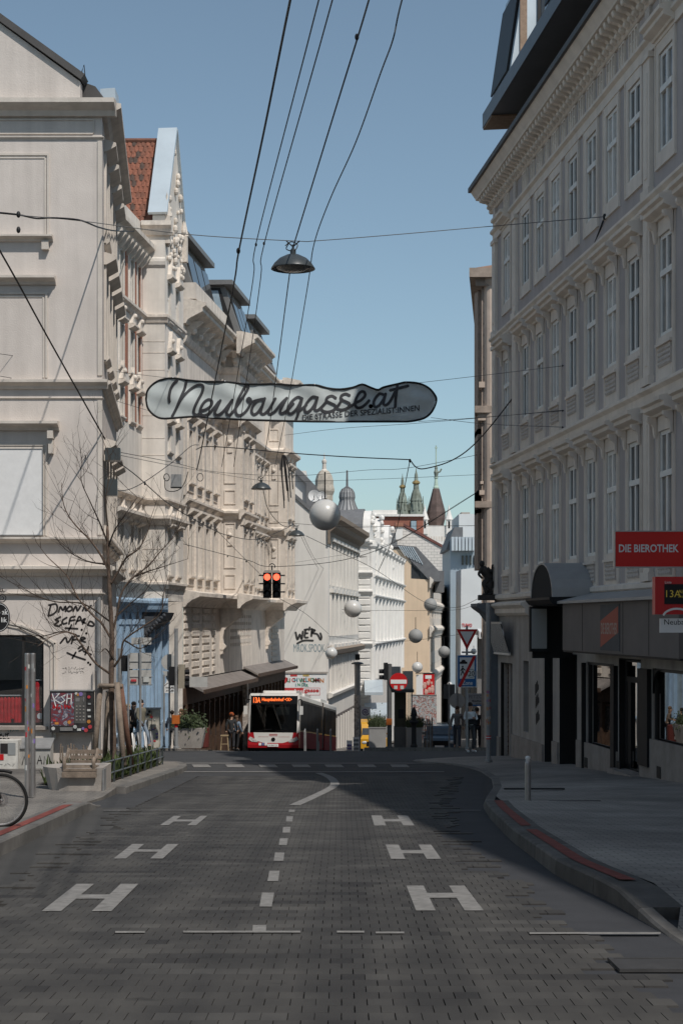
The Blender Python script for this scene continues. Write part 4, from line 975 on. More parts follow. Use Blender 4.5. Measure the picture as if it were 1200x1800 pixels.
strokes(f1, dm, GA, .045, lambda x, z: -.006, m_ink)
mb = MB()
for x, y in ((480, 690), (507, 710), (518, 882), (530, 893)): p = GA([(x, y)])[0]; mb.lathe([(0, -.008), (.028, -.008)], 8, (p.x, 0, p.y), 'y')
f1.put('graffiti', mb, m_ink)
random.seed(11)
def scrawl(x0, y0, x1, y1, n, rows=1):
    out = []
    for r in range(rows):
        x = x0; yb = y0 + (y1 - y0) * (r + .9) / rows; hh = (y1 - y0) / rows * .8; stp = (x1 - x0) / n
        for i in range(n):
            out.append([(x + random.uniform(0, .4) * stp, yb - random.uniform(0, 1) * hh), (x + random.uniform(.2, .8) * stp, yb - random.uniform(0, 1) * hh), (x + random.uniform(.3, .9) * stp, yb - random.uniform(0, 1) * hh), (x + random.uniform(.3, 1) * stp, yb - random.uniform(0, 1) * hh)]); x += stp
    return out
strokes(f1, scrawl(365, 905, 495, 950, 8, 2), GA, .012, lambda x, z: -.005, mat('faint_pencil', (.30, .27, .25), .9, 0, 1, 0))
GP = lambda pts: [Vector((uL(x), zL(y))) for x, y in pts]
strokes(f1, scrawl(0, 1288, 17, 1304, 4, 2), GP, .02, lambda x, z: -.006, m_ink); strokes(f1, scrawl(13, 1281, 34, 1288, 5), GP, .012, lambda x, z: -.006, plain('teal_ink', (.06, .22, .28), .6))
f1.put('paint_patch', MB().box(uL(60), uL(92), -.012, -.004, zL(1305), zL(1297)).box(uL(84), uL(94), -.012, -.004, zL(1346), zL(1306)), plain('yellow_paint', (.42, .32, .03), .7))
f1.put('drainpipe', MB().tube([(-.07, -.08, -2.4), (-.07, -.08, zL(1050))], .05, 8), m_galv); f1.put('drainpipe', MB().tube([(-.2, -.06, -2.4), (-.2, -.06, zL(1180))], .03, 8), m_cream_tr)

# vending machine on that wall
vm = thing('vending_machine', 'graffiti-covered dark vending machine hung on the cream wall', 'vending machine', (-5.79 + uL(130), 39.98, gz(40)))
vz = lambda py: zL(py) - gz(40); vx = lambda px: uL(px) - uL(130)
obj('case', MB().box(vx(92), vx(167), -.30, 0, vz(1286), vz(1214)), mat('machine_black', (.03, .028, .028), .5, .3, 9, 0), vm)
obj('top_edge', MB().box(vx(92) - .015, vx(167) + .015, -.32, .0, vz(1214), vz(1213) + .012), m_galv, vm)
def gmat():
    m = bpy.data.materials.new('sprayed_panel'); m.use_nodes = True; n = m.node_tree.nodes; l = m.node_tree.links; b = n['Principled BSDF']
    g = n.new('ShaderNodeTexCoord'); t = n.new('ShaderNodeTexNoise'); t.inputs['Scale'].default_value = 5; t.inputs['Detail'].default_value = 5; t.inputs['Distortion'].default_value = 1.5; l.new(g.outputs['Object'], t.inputs['Vector'])
    r = n.new('ShaderNodeValToRGB'); r.color_ramp.interpolation = 'CONSTANT'; e = r.color_ramp.elements; e[0].color = (.02, .02, .03, 1); e[1].position = .5; e[1].color = (.09, .085, .12, 1)
    for p, c in ((.57, (.30, .29, .32, 1)), (.63, (.06, .05, .09, 1)), (.4, (.16, .03, .04, 1)), (.34, (.05, .05, .055, 1))): k = e.new(p); k.color = c
    l.new(t.outputs[0], r.inputs[0]); l.new(r.outputs[0], b.inputs['Base Color']); b.inputs['Roughness'].default_value = .5; return m
m_spray = gmat()
obj('sprayed_panel', MB().box(vx(94), vx(134), -.308, -.3, vz(1274), vz(1217)), m_spray, vm)
VZ = lambda pts: [Vector((vx(92 + (x - 310) / 3.3333), vz(1213 + (y - 115) / 3.3333))) for x, y in pts]
mb = MB()
for st_ in ([(325, 135), (345, 205)], [(365, 132), (335, 165), (375, 190)], [(400, 140), (378, 150), (398, 172), (372, 188)], [(412, 135), (408, 190)], [(436, 135), (434, 188)], [(410, 160), (436, 160)]):
    ribbon(mb, VZ(st_), .022, lambda x, z: -.312)
obj('graffiti', mb, m_signwhite, vm)
mb = MB(); random.seed(2)
for st_ in scrawl(325, 195, 440, 230, 7): ribbon(mb, VZ(st_), .022, lambda x, z: -.314)
obj('graffiti', mb, m_signred, vm)
obj('button_panel', MB().box(vx(135), vx(155), -.306, -.3, vz(1270), vz(1216)), mat('machine_grey', (.10, .095, .09), .5, .1, 6, 0), vm)
for r in range(5):
    for c in range(3): obj('button', shared('vbtn', lambda: MB().box(-.018, .018, -.315, -.306, -.012, .012).mesh('button', m_conc)), None, None) if False else link('button', shared('vbtn', lambda: MB().box(-.018, .018, -.315, -.306, -.012, .012).mesh('button', m_conc)), vm, (vx(139 + c * 6), 0, vz(1240 + r * 6)))
obj('coin_slot', MB().box(vx(137), vx(144), -.312, -.306, vz(1232), vz(1226)).box(vx(150), vx(152), -.312, -.306, vz(1232), vz(1224)), m_steel, vm)
obj('pickup_tray', MB().box(vx(110), vx(132), -.33, -.3, vz(1283), vz(1277)), m_steel, vm)
random.seed(9)
stk = [plain('sticker_white', (.5, .5, .48)), plain('sticker_red', (.45, .05, .06)), plain('sticker_grey', (.25, .26, .26)), plain('sticker_orange', (.5, .2, .04)), plain('sticker_violet', (.2, .14, .36))]
for (px, py) in [(160, 1224), (161, 1236), (160, 1247), (161, 1258), (160, 1267), (162, 1276), (150, 1279), (143, 1281), (136, 1276), (155, 1282), (98, 1279), (104, 1270), (100, 1265), (126, 1268), (141, 1220), (138, 1218), (146, 1219)]:
    r = random.uniform(.03, .05); mb = MB()
    if random.random() < .5: mb.lathe([(0, -.316), (r, -.316), (r, -.31)], 12, (0, 0, 0), 'y')
    else: mb.box(-r, r, -.316, -.308, -r * .6, r * .6)
    obj('sticker', mb, random.choice(stk), vm, (vx(px), 0, vz(py)))

# ================================================================== GOTHIC HOUSE WITH THE BLUE SHOP
KX = .1014
LA = Line(-7.97, 66, KX); LBy = Line(-7.05, 66, KX)
gh = thing('gothic_revival_house', 'ornate pale house with steep gable and tiled roof above a blue shop', 'building', (-7.97, 66, gz(66)))
fa = Facade(gh, (0, 0, -gz(66)), LA.rz); fb = Facade(gh, (.92, 0, -gz(66)), LBy.rz); ff = Facade(gh, (0, 0, -gz(66)), 0.)
zG = lambda py, d=66.: E + (HY - py) / F * d
UA0 = LA.du(60.6)
acol = [LA.u(213), LA.u(231), LA.u(243.5)]
af = [(zG(545, 64), zG(455, 64)), (zG(655, 64), zG(582, 64)), (zG(740, 64), zG(690, 64)), (zG(1000, 64), zG(925, 64))]
aops = [(u - .3, u + .3, z0, z1) for u in acol for z0, z1 in af]
fa.put('wall', wall_mb(UA0, 0, zG(1056), zG(392, 66), aops, .25, 10.), m_gothic)
fa.put('front_return', MB().quad((UA0, 0, -6), (UA0, 10, -6), (UA0, 10, zG(392)), (UA0, 0, zG(392))), m_gothic)
for i, (z0, z1) in enumerate(af):
    for u in acol:
        w_ = casement(fa, u, z0, .6, z1 - z0, m_frame, m_pane, y=.12, t=.045)
        h = z1 - z0
        if i == 0:
            def arch():
                mb = MB(); pts = [(.36 * math.cos(k * math.pi / 8), .36 * math.sin(k * math.pi / 8)) for k in range(9)]
                band_along([(x, z) for x, z in pts], .12, -.08, .02, mb); return mb.mesh('arch_trim', m_gothic)
            fa.put('arch_trim', shared('gharch', arch), None, 0, -.12, h, parent=w_)
        else:
            def gableh():
                mb = MB(); mb.prism_x([(.02, 0), (-.16, .06), (-.24, .12), (-.24, .18), (.02, .24)], -.42, .42)
                mb.prism_y([(-.3, .24), (.3, .24), (.0, .95)], -.14, .02); mb.ball((0, -.15, .55), .10, 8, 6); return mb.mesh('hood', m_tan_tr)
            fa.put('hood', shared('ghhood', gableh), None, 0, -.12, h + .05, parent=w_)
        fa.put('sill', shared('ghsill', lambda: cornice_mb(-.42, .42, [(.04, -.16), (.12, -.06), (.12, 0)]).mesh('sill', m_tan_tr)), None, 0, -.12, 0, parent=w_)
        fa.put('surround', shared(('ghs', round(h, 2)), lambda: MB().box(-.42, -.3, -.05, .02, 0, h).box(.3, .42, -.05, .02, 0, h).mesh('surround', m_gothic)), None, 0, -.12, 0, parent=w_)
for u in [(acol[0] + acol[1]) / 2, (acol[1] + acol[2]) / 2, -.22]:
    for z0, z1 in af[:3]: fa.put('brick_panel', MB().box(u - .2, u + .2, -.025, .01, z0 - .1, z1 + .2), m_brick)
def gband(fc, u0, u1, py, out, h, name='string_course', d=66.): z = zG(py, d); fc.put(name, cornice_mb(u0, u1, [(out * .3, z - h), (out * .6, z - h * .6), (out, z - h * .4), (out, z - h * .1), (.02, z)]), m_tan_tr)
for py, out, h in ((430, .55, .6), (552, .25, .35), (835 + 40, .25, .25), (905, .45, .4), (1022, .3, .3)):
    gband(fa, UA0, .0, py, out, h)
    gband(ff, .0, .92 + out * .5, py if py != 430 else 388, out * .6, h)
    if py != 430: gband(fb, -.0, 3.75, py, out * .6, h)
for i in range(9): fa.put('cornice_bracket', shared('ghbr', lambda: MB().prism_x([(.02, -.5), (-.1, -.45), (-.42, -.1), (-.42, 0), (.02, 0)], -.07, .07).mesh('cornice_bracket', m_tan_tr)), None, UA0 + .3 + i * .6, 0, zG(430) - .55)
# bay: end towards the viewer, street face, corbel
ff.put('bay_end_wall', MB().box(.0, .92, .0, .3, zG(1056), zG(390)), m_gothic)
for py in (462, 600, 620, 650, 690, 730, 770, 800, 965, 985): ff.put('rustication_joint', MB().box(.0, .92, -.012, -.001, zG(py) - .012, zG(py) + .012), m_tan_tr)
ff.put('moulding', cornice_mb(0, .94, [(.02, zG(470)), (.08, zG(466)), (.1, zG(460)), (.08, zG(455)), (.02, zG(452))]), m_gothic)
bcol = [LBy.u(298), LBy.u(312)]
bf = [(zG(560), zG(490)), (zG(680), zG(620)), (zG(790), zG(745)), (zG(1010), zG(930))]
bops = [(u - .33, u + .33, z0, z1) for u in bcol for z0, z1 in bf]
fb.put('bay_wall', wall_mb(0, 3.75, zG(1056), zG(392), bops, .25, .9), m_gothic)
for u in bcol:
    for z0, z1 in bf:
        w_ = casement(fb, u, z0, .66, z1 - z0, m_frame, m_pane, y=.12, t=.05)
        fb.put('hood', shared('ghhood', None), None, 0, -.12, z1 - z0 + .05, parent=w_); fb.put('sill', shared('ghsill', None), None, 0, -.12, 0, parent=w_)
# steep gable with pinnacles on the bay's street face
z0g, zap = zG(392), zG(236, 68)
mb = MB(); mb.prism_y([(0, z0g), (3.75, z0g), (3.75, z0g + .3), (2.15, zap), (1.75, zap), (0, z0g + .3)], .0, .5); fb.put('gable_wall', mb, m_gothic)
random.seed(4)
mb = MB()
for k in range(60):
    u = random.uniform(.2, 3.5); zz = random.uniform(z0g - 1.6, zap - .6)
    lim = (zap - zz) / (zap - z0g) * 1.85
    if abs(u - 1.9) < lim: mb.ball((u, -.06, zz), random.uniform(.07, .16), 6, 5, (1, .8, 1.2))
fb.put('gable_ornament', mb, m_tan_tr)
mb = MB(); band_along([(1.95, zap + .16), (-.06, z0g + .34)], -.14, -.12, .66, mb); fb.put('gable_coping', mb, m_zinc)
mb = MB(); band_along([(3.81, z0g + .34), (1.95, zap + .16)], -.14, -.12, .66, mb); fb.put('gable_coping', mb, m_zinc)
for u, hh in ((.15, 1.0), (3.6, 1.0)): fb.put('pinnacle', MB().box(u - .14, u + .14, -.2, .1, z0g - .8, z0g + .3).lathe([(.2, z0g + .3), (.0, z0g + .3 + hh)], 4, (u, -.05, 0)), m_tan_tr)
# tiled roof slope facing the viewer, tile by tile
ty0, ty1 = 66.35, 68.0; tz0, tz1 = zG(386) - .05, zG(248, 68)
slope = math.atan2(tz1 - tz0, ty1 - ty0); Ls = math.hypot(tz1 - tz0, ty1 - ty0)
rfb = obj('roof', MB().add([(-4, ty0 - 66, tz0 - .06), (.5, ty0 - 66, tz0 - .06), (.5, ty1 - 66, tz1 - .06), (-4, ty1 - 66, tz1 - .06), (-4, ty1 - 66 + 2.0, tz0), (.5, ty1 - 66 + 2.0, tz0)], [(0, 1, 2, 3), (3, 2, 5, 4), (0, 4, 5, 1), (1, 5, 2), (0, 3, 4)]), m_tile, gh, (0, 0, -gz(66)))
tmb = MB(); tl = Ls / 14 * 1.18; tmb.prism_y([(-.095, 0), (-.05, .025), (0, .03), (.05, .02), (.095, 0), (.05, .005), (-.05, .008)], 0, tl)
tme = [tmb.mesh('roof_tile', mat('clay_tile_%d' % k, c, .9, .3, 9, .2, 40)) for k, c in enumerate(((.235, .095, .062), (.18, .08, .055), (.085, .058, .048)))]
random.seed(8)
for r in range(14):
    for c in range(16):
        xx = -2.55 + c * .19 + (.095 if r % 2 else 0)
        if xx > .06 + .035 * r: continue
        t = r / 14
        o = link('roof_tile', tme[random.choices((0, 1, 2), (6, 3, 1))[0]], rfb, (xx, ty0 - 66 + (ty1 - ty0) * t, tz0 + (tz1 - tz0) * t + .02)); o.rotation_euler = (slope - .03, 0, 0)
obj('ridge', MB().tube([(-3.2, ty1 - 66, tz1 + .02), (.4, ty1 - 66, tz1 + .02)], .10, 8), m_tile, gh, (0, 0, -gz(66)))
obj('gutter', MB().tube([(-.75, .3, tz0 - .02), (.1, .3, tz0 - .02)], .07, 8), m_zinc, gh, (0, 0, -gz(66)))
# corbel and blue shop
zb1 = zG(1056)
fa.put('blue_cornice', cornice_mb(UA0, .0, [(.05, zb1 - .45), (.12, zb1 - .35), (.2, zb1 - .2), (.34, zb1 - .1), (.34, zb1), (.02, zb1 + .1)]), m_blue)
ff.put('blue_cornice', cornice_mb(0, 1.05, [(.05, zb1 - .45), (.12, zb1 - .35), (.16, zb1 - .2), (.22, zb1 - .1), (.22, zb1), (.02, zb1 + .1)]), m_blue)
mb = MB(); mb.prism_y([(0, zb1 - 1.5), (.12, zb1 - 1.4), (.3, zb1 - 1.15), (.55, zb1 - .95), (.8, zb1 - .75), (.92, zb1 - .46), (0, zb1 - .46)], .05, 3.7); crb = ff.put('bay_corbel', mb, mat('dark_carving', (.06, .065, .075), .9, .4, 9, .6, 20))  # corbel and its carving in a dark mottled tone
mb = MB()
for k in range(9): mb.ball((.08 + k * .1, .02, zb1 - 1.42 + k * .105), .085, 8, 6)
ff.put('corbel_carving', mb, mat('dark_carving', (.06, .065, .075)))
sops = [(u - .36, u + .36, -2.6, 1.3) for u in (LA.u(217), LA.u(229), LA.u(241), 1.1, 2.5, 3.9)]
fa.put('blue_shop_wall', wall_mb(UA0, 5.4, -6, zb1 - .4, sops, .22), m_blue)
m_bluegl = mat('sky_tint_pane', (.30, .38, .44), .08, .2, 2, 0, spec=.6)  # reflected sky is put into the pale blue pane colour
for a_, b_, c_, d_ in sops:
    w_ = casement(fa, (a_ + b_) / 2, c_, .72, d_ - c_, mat('blue_frame', (.30, .42, .55), .6, .05, 2, 0), m_bluegl, y=.1, split=.8, cols=1, t=.05)
    def pt():
        mb = MB(); mb.prism_y([(-.3, 0), (.3, 0), (.18, .35), (0, .55), (-.18, .35)], -.03, .02); return mb.mesh('pointed_arch', mat('blue_shade', (.10, .14, .19), .8, .1, 2, 0))
    fa.put('pointed_arch', shared('ptarch', pt), None, 0, -.1, d_ - c_ + .08, parent=w_)
for u in [LA.u(211), LA.u(223), LA.u(235), LA.u(247), 1.8, 3.2, 4.6]: fa.put('shop_pilaster', MB().box(u - .12, u + .12, -.12, .02, -5, 1.6).box(u - .16, u + .16, -.16, .02, 1.5, 1.7).box(u - .16, u + .16, -.16, .02, -5, -2.7), m_blue)
fa.put('shop_sill', cornice_mb(UA0, 5.4, [(.05, -2.75), (.14, -2.68), (.14, -2.6), (.02, -2.56)]), m_blue)

# ================================================================== TAN ORNATE HOUSE WITH BROWN SHOPFRONT
LC = Line(-6.8, 71, KX)
ch = thing('tan_ornate_house', 'ornate tan house with deep cornice, oriel and grey attic above a brown shopfront', 'building', (-6.8, 71, gz(71)))
fc = Facade(ch, (0, 0, -gz(71)), LC.rz)
CU1 = LC.du(103)
OU0, OU1 = LC.du(80), CU1
zc = lambda px, py: LC.z(px, py)
Z0, Z1, Z2, Z3, Z4 = 2.75, 6.9, 11.4, 12.9, 15.2     # floor lines
c_cols = [1.5, 3.5, 5.5, 7.5]
cops = [(u - .42, u + .42, z, z + h) for u in c_cols for z, h in ((3.6, 2.3), (7.7, 2.3))]
lat = [(12.2 + i * .62, 12.2 + i * .62 + .3, .35 + j * .36, .35 + j * .36 + .17) for i in range(11) for j in range(5)]
fc.put('wall', wall_mb(0, OU0, Z0, Z4 - .4, cops, .3, 9.), m_tan)
fc.put('lattice_wall', wall_mb(0, CU1, -.9, Z0, lat, .2), m_tan)
fc.put('front_return', MB().box(-.02, .0, .02, 9, -7, Z4 - .4), m_tan)
def cwin(fcx, u, z, wd, h, y=.12):
    w_ = casement(fcx, u, z, wd, h, m_frame, m_pane, y=y, t=.05)
    fcx.put('surround', shared(('cs', round(h, 2), wd), lambda: MB().box(-wd / 2 - .14, -wd / 2, -.07, .02, 0, h).box(wd / 2, wd / 2 + .14, -.07, .02, 0, h).mesh('surround', m_tan_tr)), None, 0, -.12, 0, parent=w_)
    def hd_():
        mb = MB(); a = wd / 2 + .2; mb.prism_x([(.02, 0), (-.1, .05), (-.3, .2), (-.3, .3), (.02, .36)], -a, a); mb.box(-a + .05, a - .05, -.05, .02, -.35, 0); mb.ball((0, -.08, -.17), .1, 8, 6); return mb.mesh('hood', m_tan_tr)
    fcx.put('hood', shared(('ch', wd), hd_), None, 0, -.12, h + .35, parent=w_)
    fcx.put('sill', shared(('csl', wd), lambda: cornice_mb(-wd / 2 - .2, wd / 2 + .2, [(.05, -.4), (.07, -.12), (.2, -.06), (.2, 0)]).mesh('sill', m_tan_tr)), None, 0, -.12, 0, parent=w_)
for u in c_cols:
    for z, h in ((3.6, 2.3), (7.7, 2.3)): cwin(fc, u, z, .84, h)
# two shallow bays with decorated ends towards the viewer
cm = [OU0 + 4.4 + k * 1.45 for k in range(8)]
cops2 = [(u - .4, u + .4, z, z + h) for u in cm for z, h in ((3.5, 2.4), (7.6, 2.5))]
fc.put('wall', wall_mb(OU0, CU1, Z0, Z4 - .4, [o_ for o_ in cops2 if o_[1] < CU1], .3, 9.), m_tan)
for u in cm:
    for z, h in ((3.5, 2.4), (7.6, 2.5)): cwin(fc, u, z, .8, h)
BAYS = [(OU0, LC.du(84.), 1.0), (LC.du(95.), LC.du(98.5), 1.15)]
ZM = [(Z1, [(.06, -.35), (.12, -.2), (.28, -.05), (.28, .05), (.05, .15)], 'string_course'), (Z2, [(.06, -.4), (.14, -.25), (.4, -.08), (.4, .06), (.05, .2)], 'string_course'), (Z3 + .9, [(.05, -.2), (.12, -.1), (.2, .1), (.05, .2)], 'string_course'),
      (Z4, [(.12, -.75), (.2, -.6), (.35, -.5), (.75, -.3), (.85, -.25), (.85, -.1), (1.0, 0), (1.0, .12), (.2, .3)], 'main_cornice'), (Z0, [(.1, -.5), (.2, -.35), (.4, -.2), (.75, -.05), (.75, .1), (.1, .22)], 'balcony_cornice')]
def cbr():
    mb = MB(); mb.prism_x([(.02, -.9), (-.12, -.85), (-.2, -.55), (-.55, -.2), (-.7, -.05), (-.7, 0), (.02, 0)], -.11, .11); mb.ball((0, -.3, -.42), .16, 8, 6); return mb.mesh('cornice_bracket', m_tan_tr)
shared('cbr', cbr)
for b0, b1, OUT in BAYS:
    fo = Facade(ch, fc.at(b0, -OUT, 0), LC.rz); OL = b1 - b0
    uo = [OL * .3, OL * .7]; oops = [(u - .4, u + .4, z, z + h) for u in uo for z, h in ((3.5, 2.4), (7.6, 2.5))]
    fo.put('bay_wall', wall_mb(0, OL, Z0, Z4 - .4, oops, .25), m_tan)
    for u in uo:
        for z, h in ((3.5, 2.4), (7.6, 2.5)): cwin(fo, u, z, .8, h)
    fo.put('bay_end', MB().quad((0, 0, Z0), (0, 0, Z4 - .4), (0, OUT, Z4 - .4), (0, OUT, Z0)), m_tan)
    fo.put('bay_far_end', MB().quad((OL, 0, Z0), (OL, OUT, Z0), (OL, OUT, Z4 - .4), (OL, 0, Z4 - .4)), m_tan); fo.put('bay_floor', MB().quad((0, 0, Z0), (OL, 0, Z0), (OL, OUT, Z0), (0, OUT, Z0)), m_tan)
    fe = Facade(ch, fc.at(b0, 0, 0), LC.rz - math.pi / 2)      # end facing the viewer; local x runs outwards from the wall
    for z0, z1 in ((3.2, 3.9), (4.2, 6.4), (7.3, 8.0), (8.3, 10.9), (12.0, 12.7)):
        t = .05; fe.put('end_panel', MB().box(.22, .78, -.04, .01, z0, z0 + t).box(.22, .78, -.04, .01, z1 - t, z1).box(.22, .22 + t, -.04, .01, z0 + t, z1 - t).box(.78 - t, .78, -.04, .01, z0 + t, z1 - t), m_tan_tr)
        if z1 - z0 > 1: fe.put('relief', MB().box(.38, .62, -.05, .01, z1 - 1.1, z1 - .25).ball((.5, -.04, z1 - .6), .12, 8, 6), m_tan_tr)
    for z, prof, name in ZM:
        pr = [(o, z + h) for o, h in prof]; mo_ = max(o for o, h in prof)
        fo.put(name, cornice_mb(-mo_, OL + mo_, pr), m_tan_tr); fe.put(name, cornice_mb(0, OUT + .02, pr), m_tan_tr)
    for k in range(int(OL / 1.0)): fo.put('cornice_bracket', shared('cbr', None), None, .4 + k * 1.0, 0, Z4 - .55)
    for x in (.2, .8): fe.put('cornice_bracket', shared('cbr', None), None, x, 0, Z4 - .55)
    for u in (.2, OL / 2, OL - .2): fo.put('pilaster', MB().box(u - .15, u + .15, -.12, .02, Z1 + .15, Z2 - .3).box(u - .2, u + .2, -.18, .02, Z2 - .6, Z2 - .3).box(u - .15, u + .15, -.12, .02, Z0 + .2, Z1 - .3).box(u - .2, u + .2, -.18, .02, Z1 - .6, Z1 - .3), m_tan_tr)
for z, prof, name in ZM:
    pr = [(o, z + h) for o, h in prof]
    for a_, b_ in ((-.05, BAYS[0][0]), (BAYS[0][1], BAYS[1][0]), (BAYS[1][1], CU1)): fc.put(name, cornice_mb(a_, b_, pr), m_tan_tr)
fc.put('parapet', MB().box(.0, OU0 - 1.2, -.55, .0, Z4 + .3, Z4 + 1.0), m_tan)
for k in range(6): fc.put('cornice_bracket', shared('cbr', None), None, .8 + k * 1.5, 0, Z4 - .55)
for k in range(9): fc.put('cornice_bracket', shared('cbr', None), None, BAYS[0][1] + .5 + k * 1.2, 0, Z4 - .55)
for u in [-.0, 2.5, 4.5, 6.5, 8.7] + [q_ - .72 for q_ in cm]: fc.put('pilaster', MB().box(u - .16, u + .16, -.12, .02, Z1 + .15, Z2 - .3).box(u - .2, u + .2, -.16, .02, Z2 - .55, Z2 - .3).box(u - .16, u + .16, -.12, .02, Z0 + .2, Z1 - .35), m_tan_tr)
# big consoles carrying the oriel, rusticated piers
def bigc():
    mb = MB(); mb.prism_x([(.02, -2.3), (-.12, -2.25), (-.2, -1.9), (-.12, -1.5), (-.2, -1.1), (-.55, -.75), (-.95, -.45), (-1.0, -.1), (-1.0, 0), (.02, 0)], -.35, .35)
    mb.lathe([(0, -.38), (.26, -.38), (.26, .38), (0, .38)], 12, (0, -.78, -.28), 'x'); mb.lathe([(0, -.38), (.16, -.38), (.16, .38), (0, .38)], 12, (0, -.1, -1.9), 'x'); return mb.mesh('oriel_console', m_tan_tr)
for u in (OU0 + .4, LC.du(95.) + .4): fc.put('oriel_console', shared('bigc', bigc), None, u, 0, Z0 - .45)
for k in range(10):
    z = -.75 + k * .34
    for u0, u1 in ((.1, 1.1), (1.9, 3.6), (4.4, 6.1), (6.9, 7.6), (26.5, 29)): fc.put('rustication_block', shared(('rst', round(u1 - u0, 2)), lambda: MB().prism_x([(.02, 0), (-.07, .03), (-.07, .23), (.02, .26)], 0, u1 - u0).mesh('rustication_block', m_tan_tr)), None, u0, 0, z)
# attic in grey sheet with glazed dormers
mb = MB(); mb.prism_x([(.1, Z4 + .3), (1.4, Z4 + 2.6), (6, Z4 + 3.2), (9, Z4 + 3.2), (9, Z4 - .4), (0, Z4 - .4)], 0, CU1); fc.put('roof', mb, m_slate)
m_sheet = mat('grey_roof_sheet', (.20, .195, .19), .5, .1, 2, 0, metal=.25)
def attic(u0, u1, y0, top, nm='dormer'):
    mb = MB(); mb.prism_x([(y0, Z4 + .3), (y0 + .9, Z4 + top), (5, Z4 + top), (5, Z4 + .3)], u0 + .02, u1); fc.put(nm, mb, m_sheet)
    fc.put('dormer_roof', MB().prism_x([(y0 + .45, Z4 + top), (y0 + .45, Z4 + top + .22), (5, Z4 + top + .3), (5, Z4 + top)], u0 - .3, u1 + .3), m_sheet)
    g = Facade(ch, fc.at(u0, 0, 0), LC.rz - math.pi / 2)
    g.put('dormer_frame', MB().prism_y([(-y0 - .35, Z4 + .5), (-y0 - 1.1, Z4 + top - .12), (-y0 - 2.6, Z4 + top - .12), (-y0 - 2.6, Z4 + .5)], -.05, -.0), m_framed)
    g.put('pane', MB().prism_y([(-y0 - .5, Z4 + .62), (-y0 - .9, Z4 + top * .5), (-y0 - 2.45, Z4 + top * .5), (-y0 - 2.45, Z4 + .62)], -.065, -.052), m_pane)
    g.put('pane', MB().prism_y([(-y0 - .95, Z4 + top * .54), (-y0 - 1.2, Z4 + top - .25), (-y0 - 2.45, Z4 + top - .25), (-y0 - 2.45, Z4 + top * .54)], -.065, -.052), m_bluegl)
    for k in range(3): fc.put('pane', MB().prism_x([(y0 + .13, Z4 + .8), (y0 + .62, Z4 + top - .5), (y0 + .68, Z4 + top - .5), (y0 + .19, Z4 + .8)], u0 + .4 + k * (u1 - u0 - .8) / 3, u0 + .4 + (k + .85) * (u1 - u0 - .8) / 3), m_pane)
attic(1.2, 7.6, -.4, 3.3); attic(10.0, 15.0, -.95, 2.9); attic(17.5, 22, -.95, 2.6)
# canopies and brown shopfront
def canopy(u0, u1, z, out):
    mb = MB(); mb.prism_x([(.02, z), (.02, z - .08), (-out, z - .5), (-out, z - .4)], u0, u1); c = fc.put('canopy', mb, mat('canopy_sheet', (.21, .185, .17), .7, .12, 2, .1, 20, stain=.4))
    fc.put('canopy_edge', MB().box(u0, u1, -out - .05, -out, z - .56, z - .38), m_brown)
canopy(.2, 15.5, -.95, .85); canopy(16.2, CU1, -.75, .8)
fc.put('shopfront_back', MB().box(0, CU1, .25, .3, -7.5, -.9), m_dark)
fc.put('shop_fascia', MB().box(0, CU1, -.06, .2, -2.0, -1.25), m_brown)
for k in range(24):
    u = .4 + k * 1.35; zg = gz(71 + u) + .1
    fc.put('shopfront_post', MB().box(u - .12, u + .12, -.1, .2, zg, -2.0), m_brown)
    if k < 23:
        fc.put('shopfront_window', MB().box(u + .14, u + 1.21, .02, .1, zg + .6, zg + .7).box(u + .14, u + 1.21, .02, .1, -2.2, -2.1).box(u + .62, u + .7, .02, .1, zg + .7, -2.2), m_brown)
        fc.put('pane', MB().box(u + .14, u + 1.21, .05, .06, zg + .7, -2.2), m_pane); fc.put('stall_riser', MB().box(u + .14, u + 1.21, .0, .12, zg, zg + .6), m_brown)
fc.put('striped_pier', MB().box(LC.u(424) - .25, LC.u(424) + .25, -.35, -.12, gz(85), -1.3), mat('postered_pier', (.42, .37, .33), .9, .6, 7, .2, 30))

# ================================================================== FIREWALL HOUSE (graffiti gable, welcome board)
D6 = 112.; LD = Line((577 - CX) / F * D6, D6, KX)
zD = lambda py, d=D6: E + (HY - py) / F * d
xD = lambda px: (px - 577) / F * D6
wh = thing('firewall_house', 'pale house with bare graffiti gable wall and brown cornice behind the bus', 'building', (LD.x0, D6, gz(D6)))
w1 = Facade(wh, (0, 0, -gz(D6)), 0.); w2 = Facade(wh, (0, 0, -gz(D6)), LD.rz)
mb = MB(); mb.prism_y([(xD(440), -9), (0, -9), (0, zD(922)), (xD(516), zD(872)), (xD(440), zD(815))], 0, .4); w1.put('gable_wall', mb, m_wr)
mb = MB(); band_along([(.15, zD(930)), (xD(516), zD(873)), (xD(440), zD(816))], -.22, -.12, 1.2, mb); w1.put('gable_coping', mb, m_slate)
WD = 22.4
wops = [(1.2 + i * 2.6, 1.2 + i * 2.6 + 1.1, z, z + 2.5) for i in range(8) for z in (4.4, .9, -2.9)]
w2.put('wall', wall_mb(0, WD, -5, zD(930), wops, .3, 10.), m_wr)
for a_, b_, c_, d_ in wops:
    w_ = casement(w2, (a_ + b_) / 2, c_, 1.1, 2.5, m_frame, m_pane, y=.12, t=.07)
    w2.put('surround', shared('whs', lambda: MB().box(-.85, -.55, -.14, .02, -.3, 2.7).box(.55, .85, -.14, .02, -.3, 2.7).box(-.95, .95, -.3, .02, 2.7, 2.95).mesh('surround', m_wr)), None, 0, -.12, 0, parent=w_)
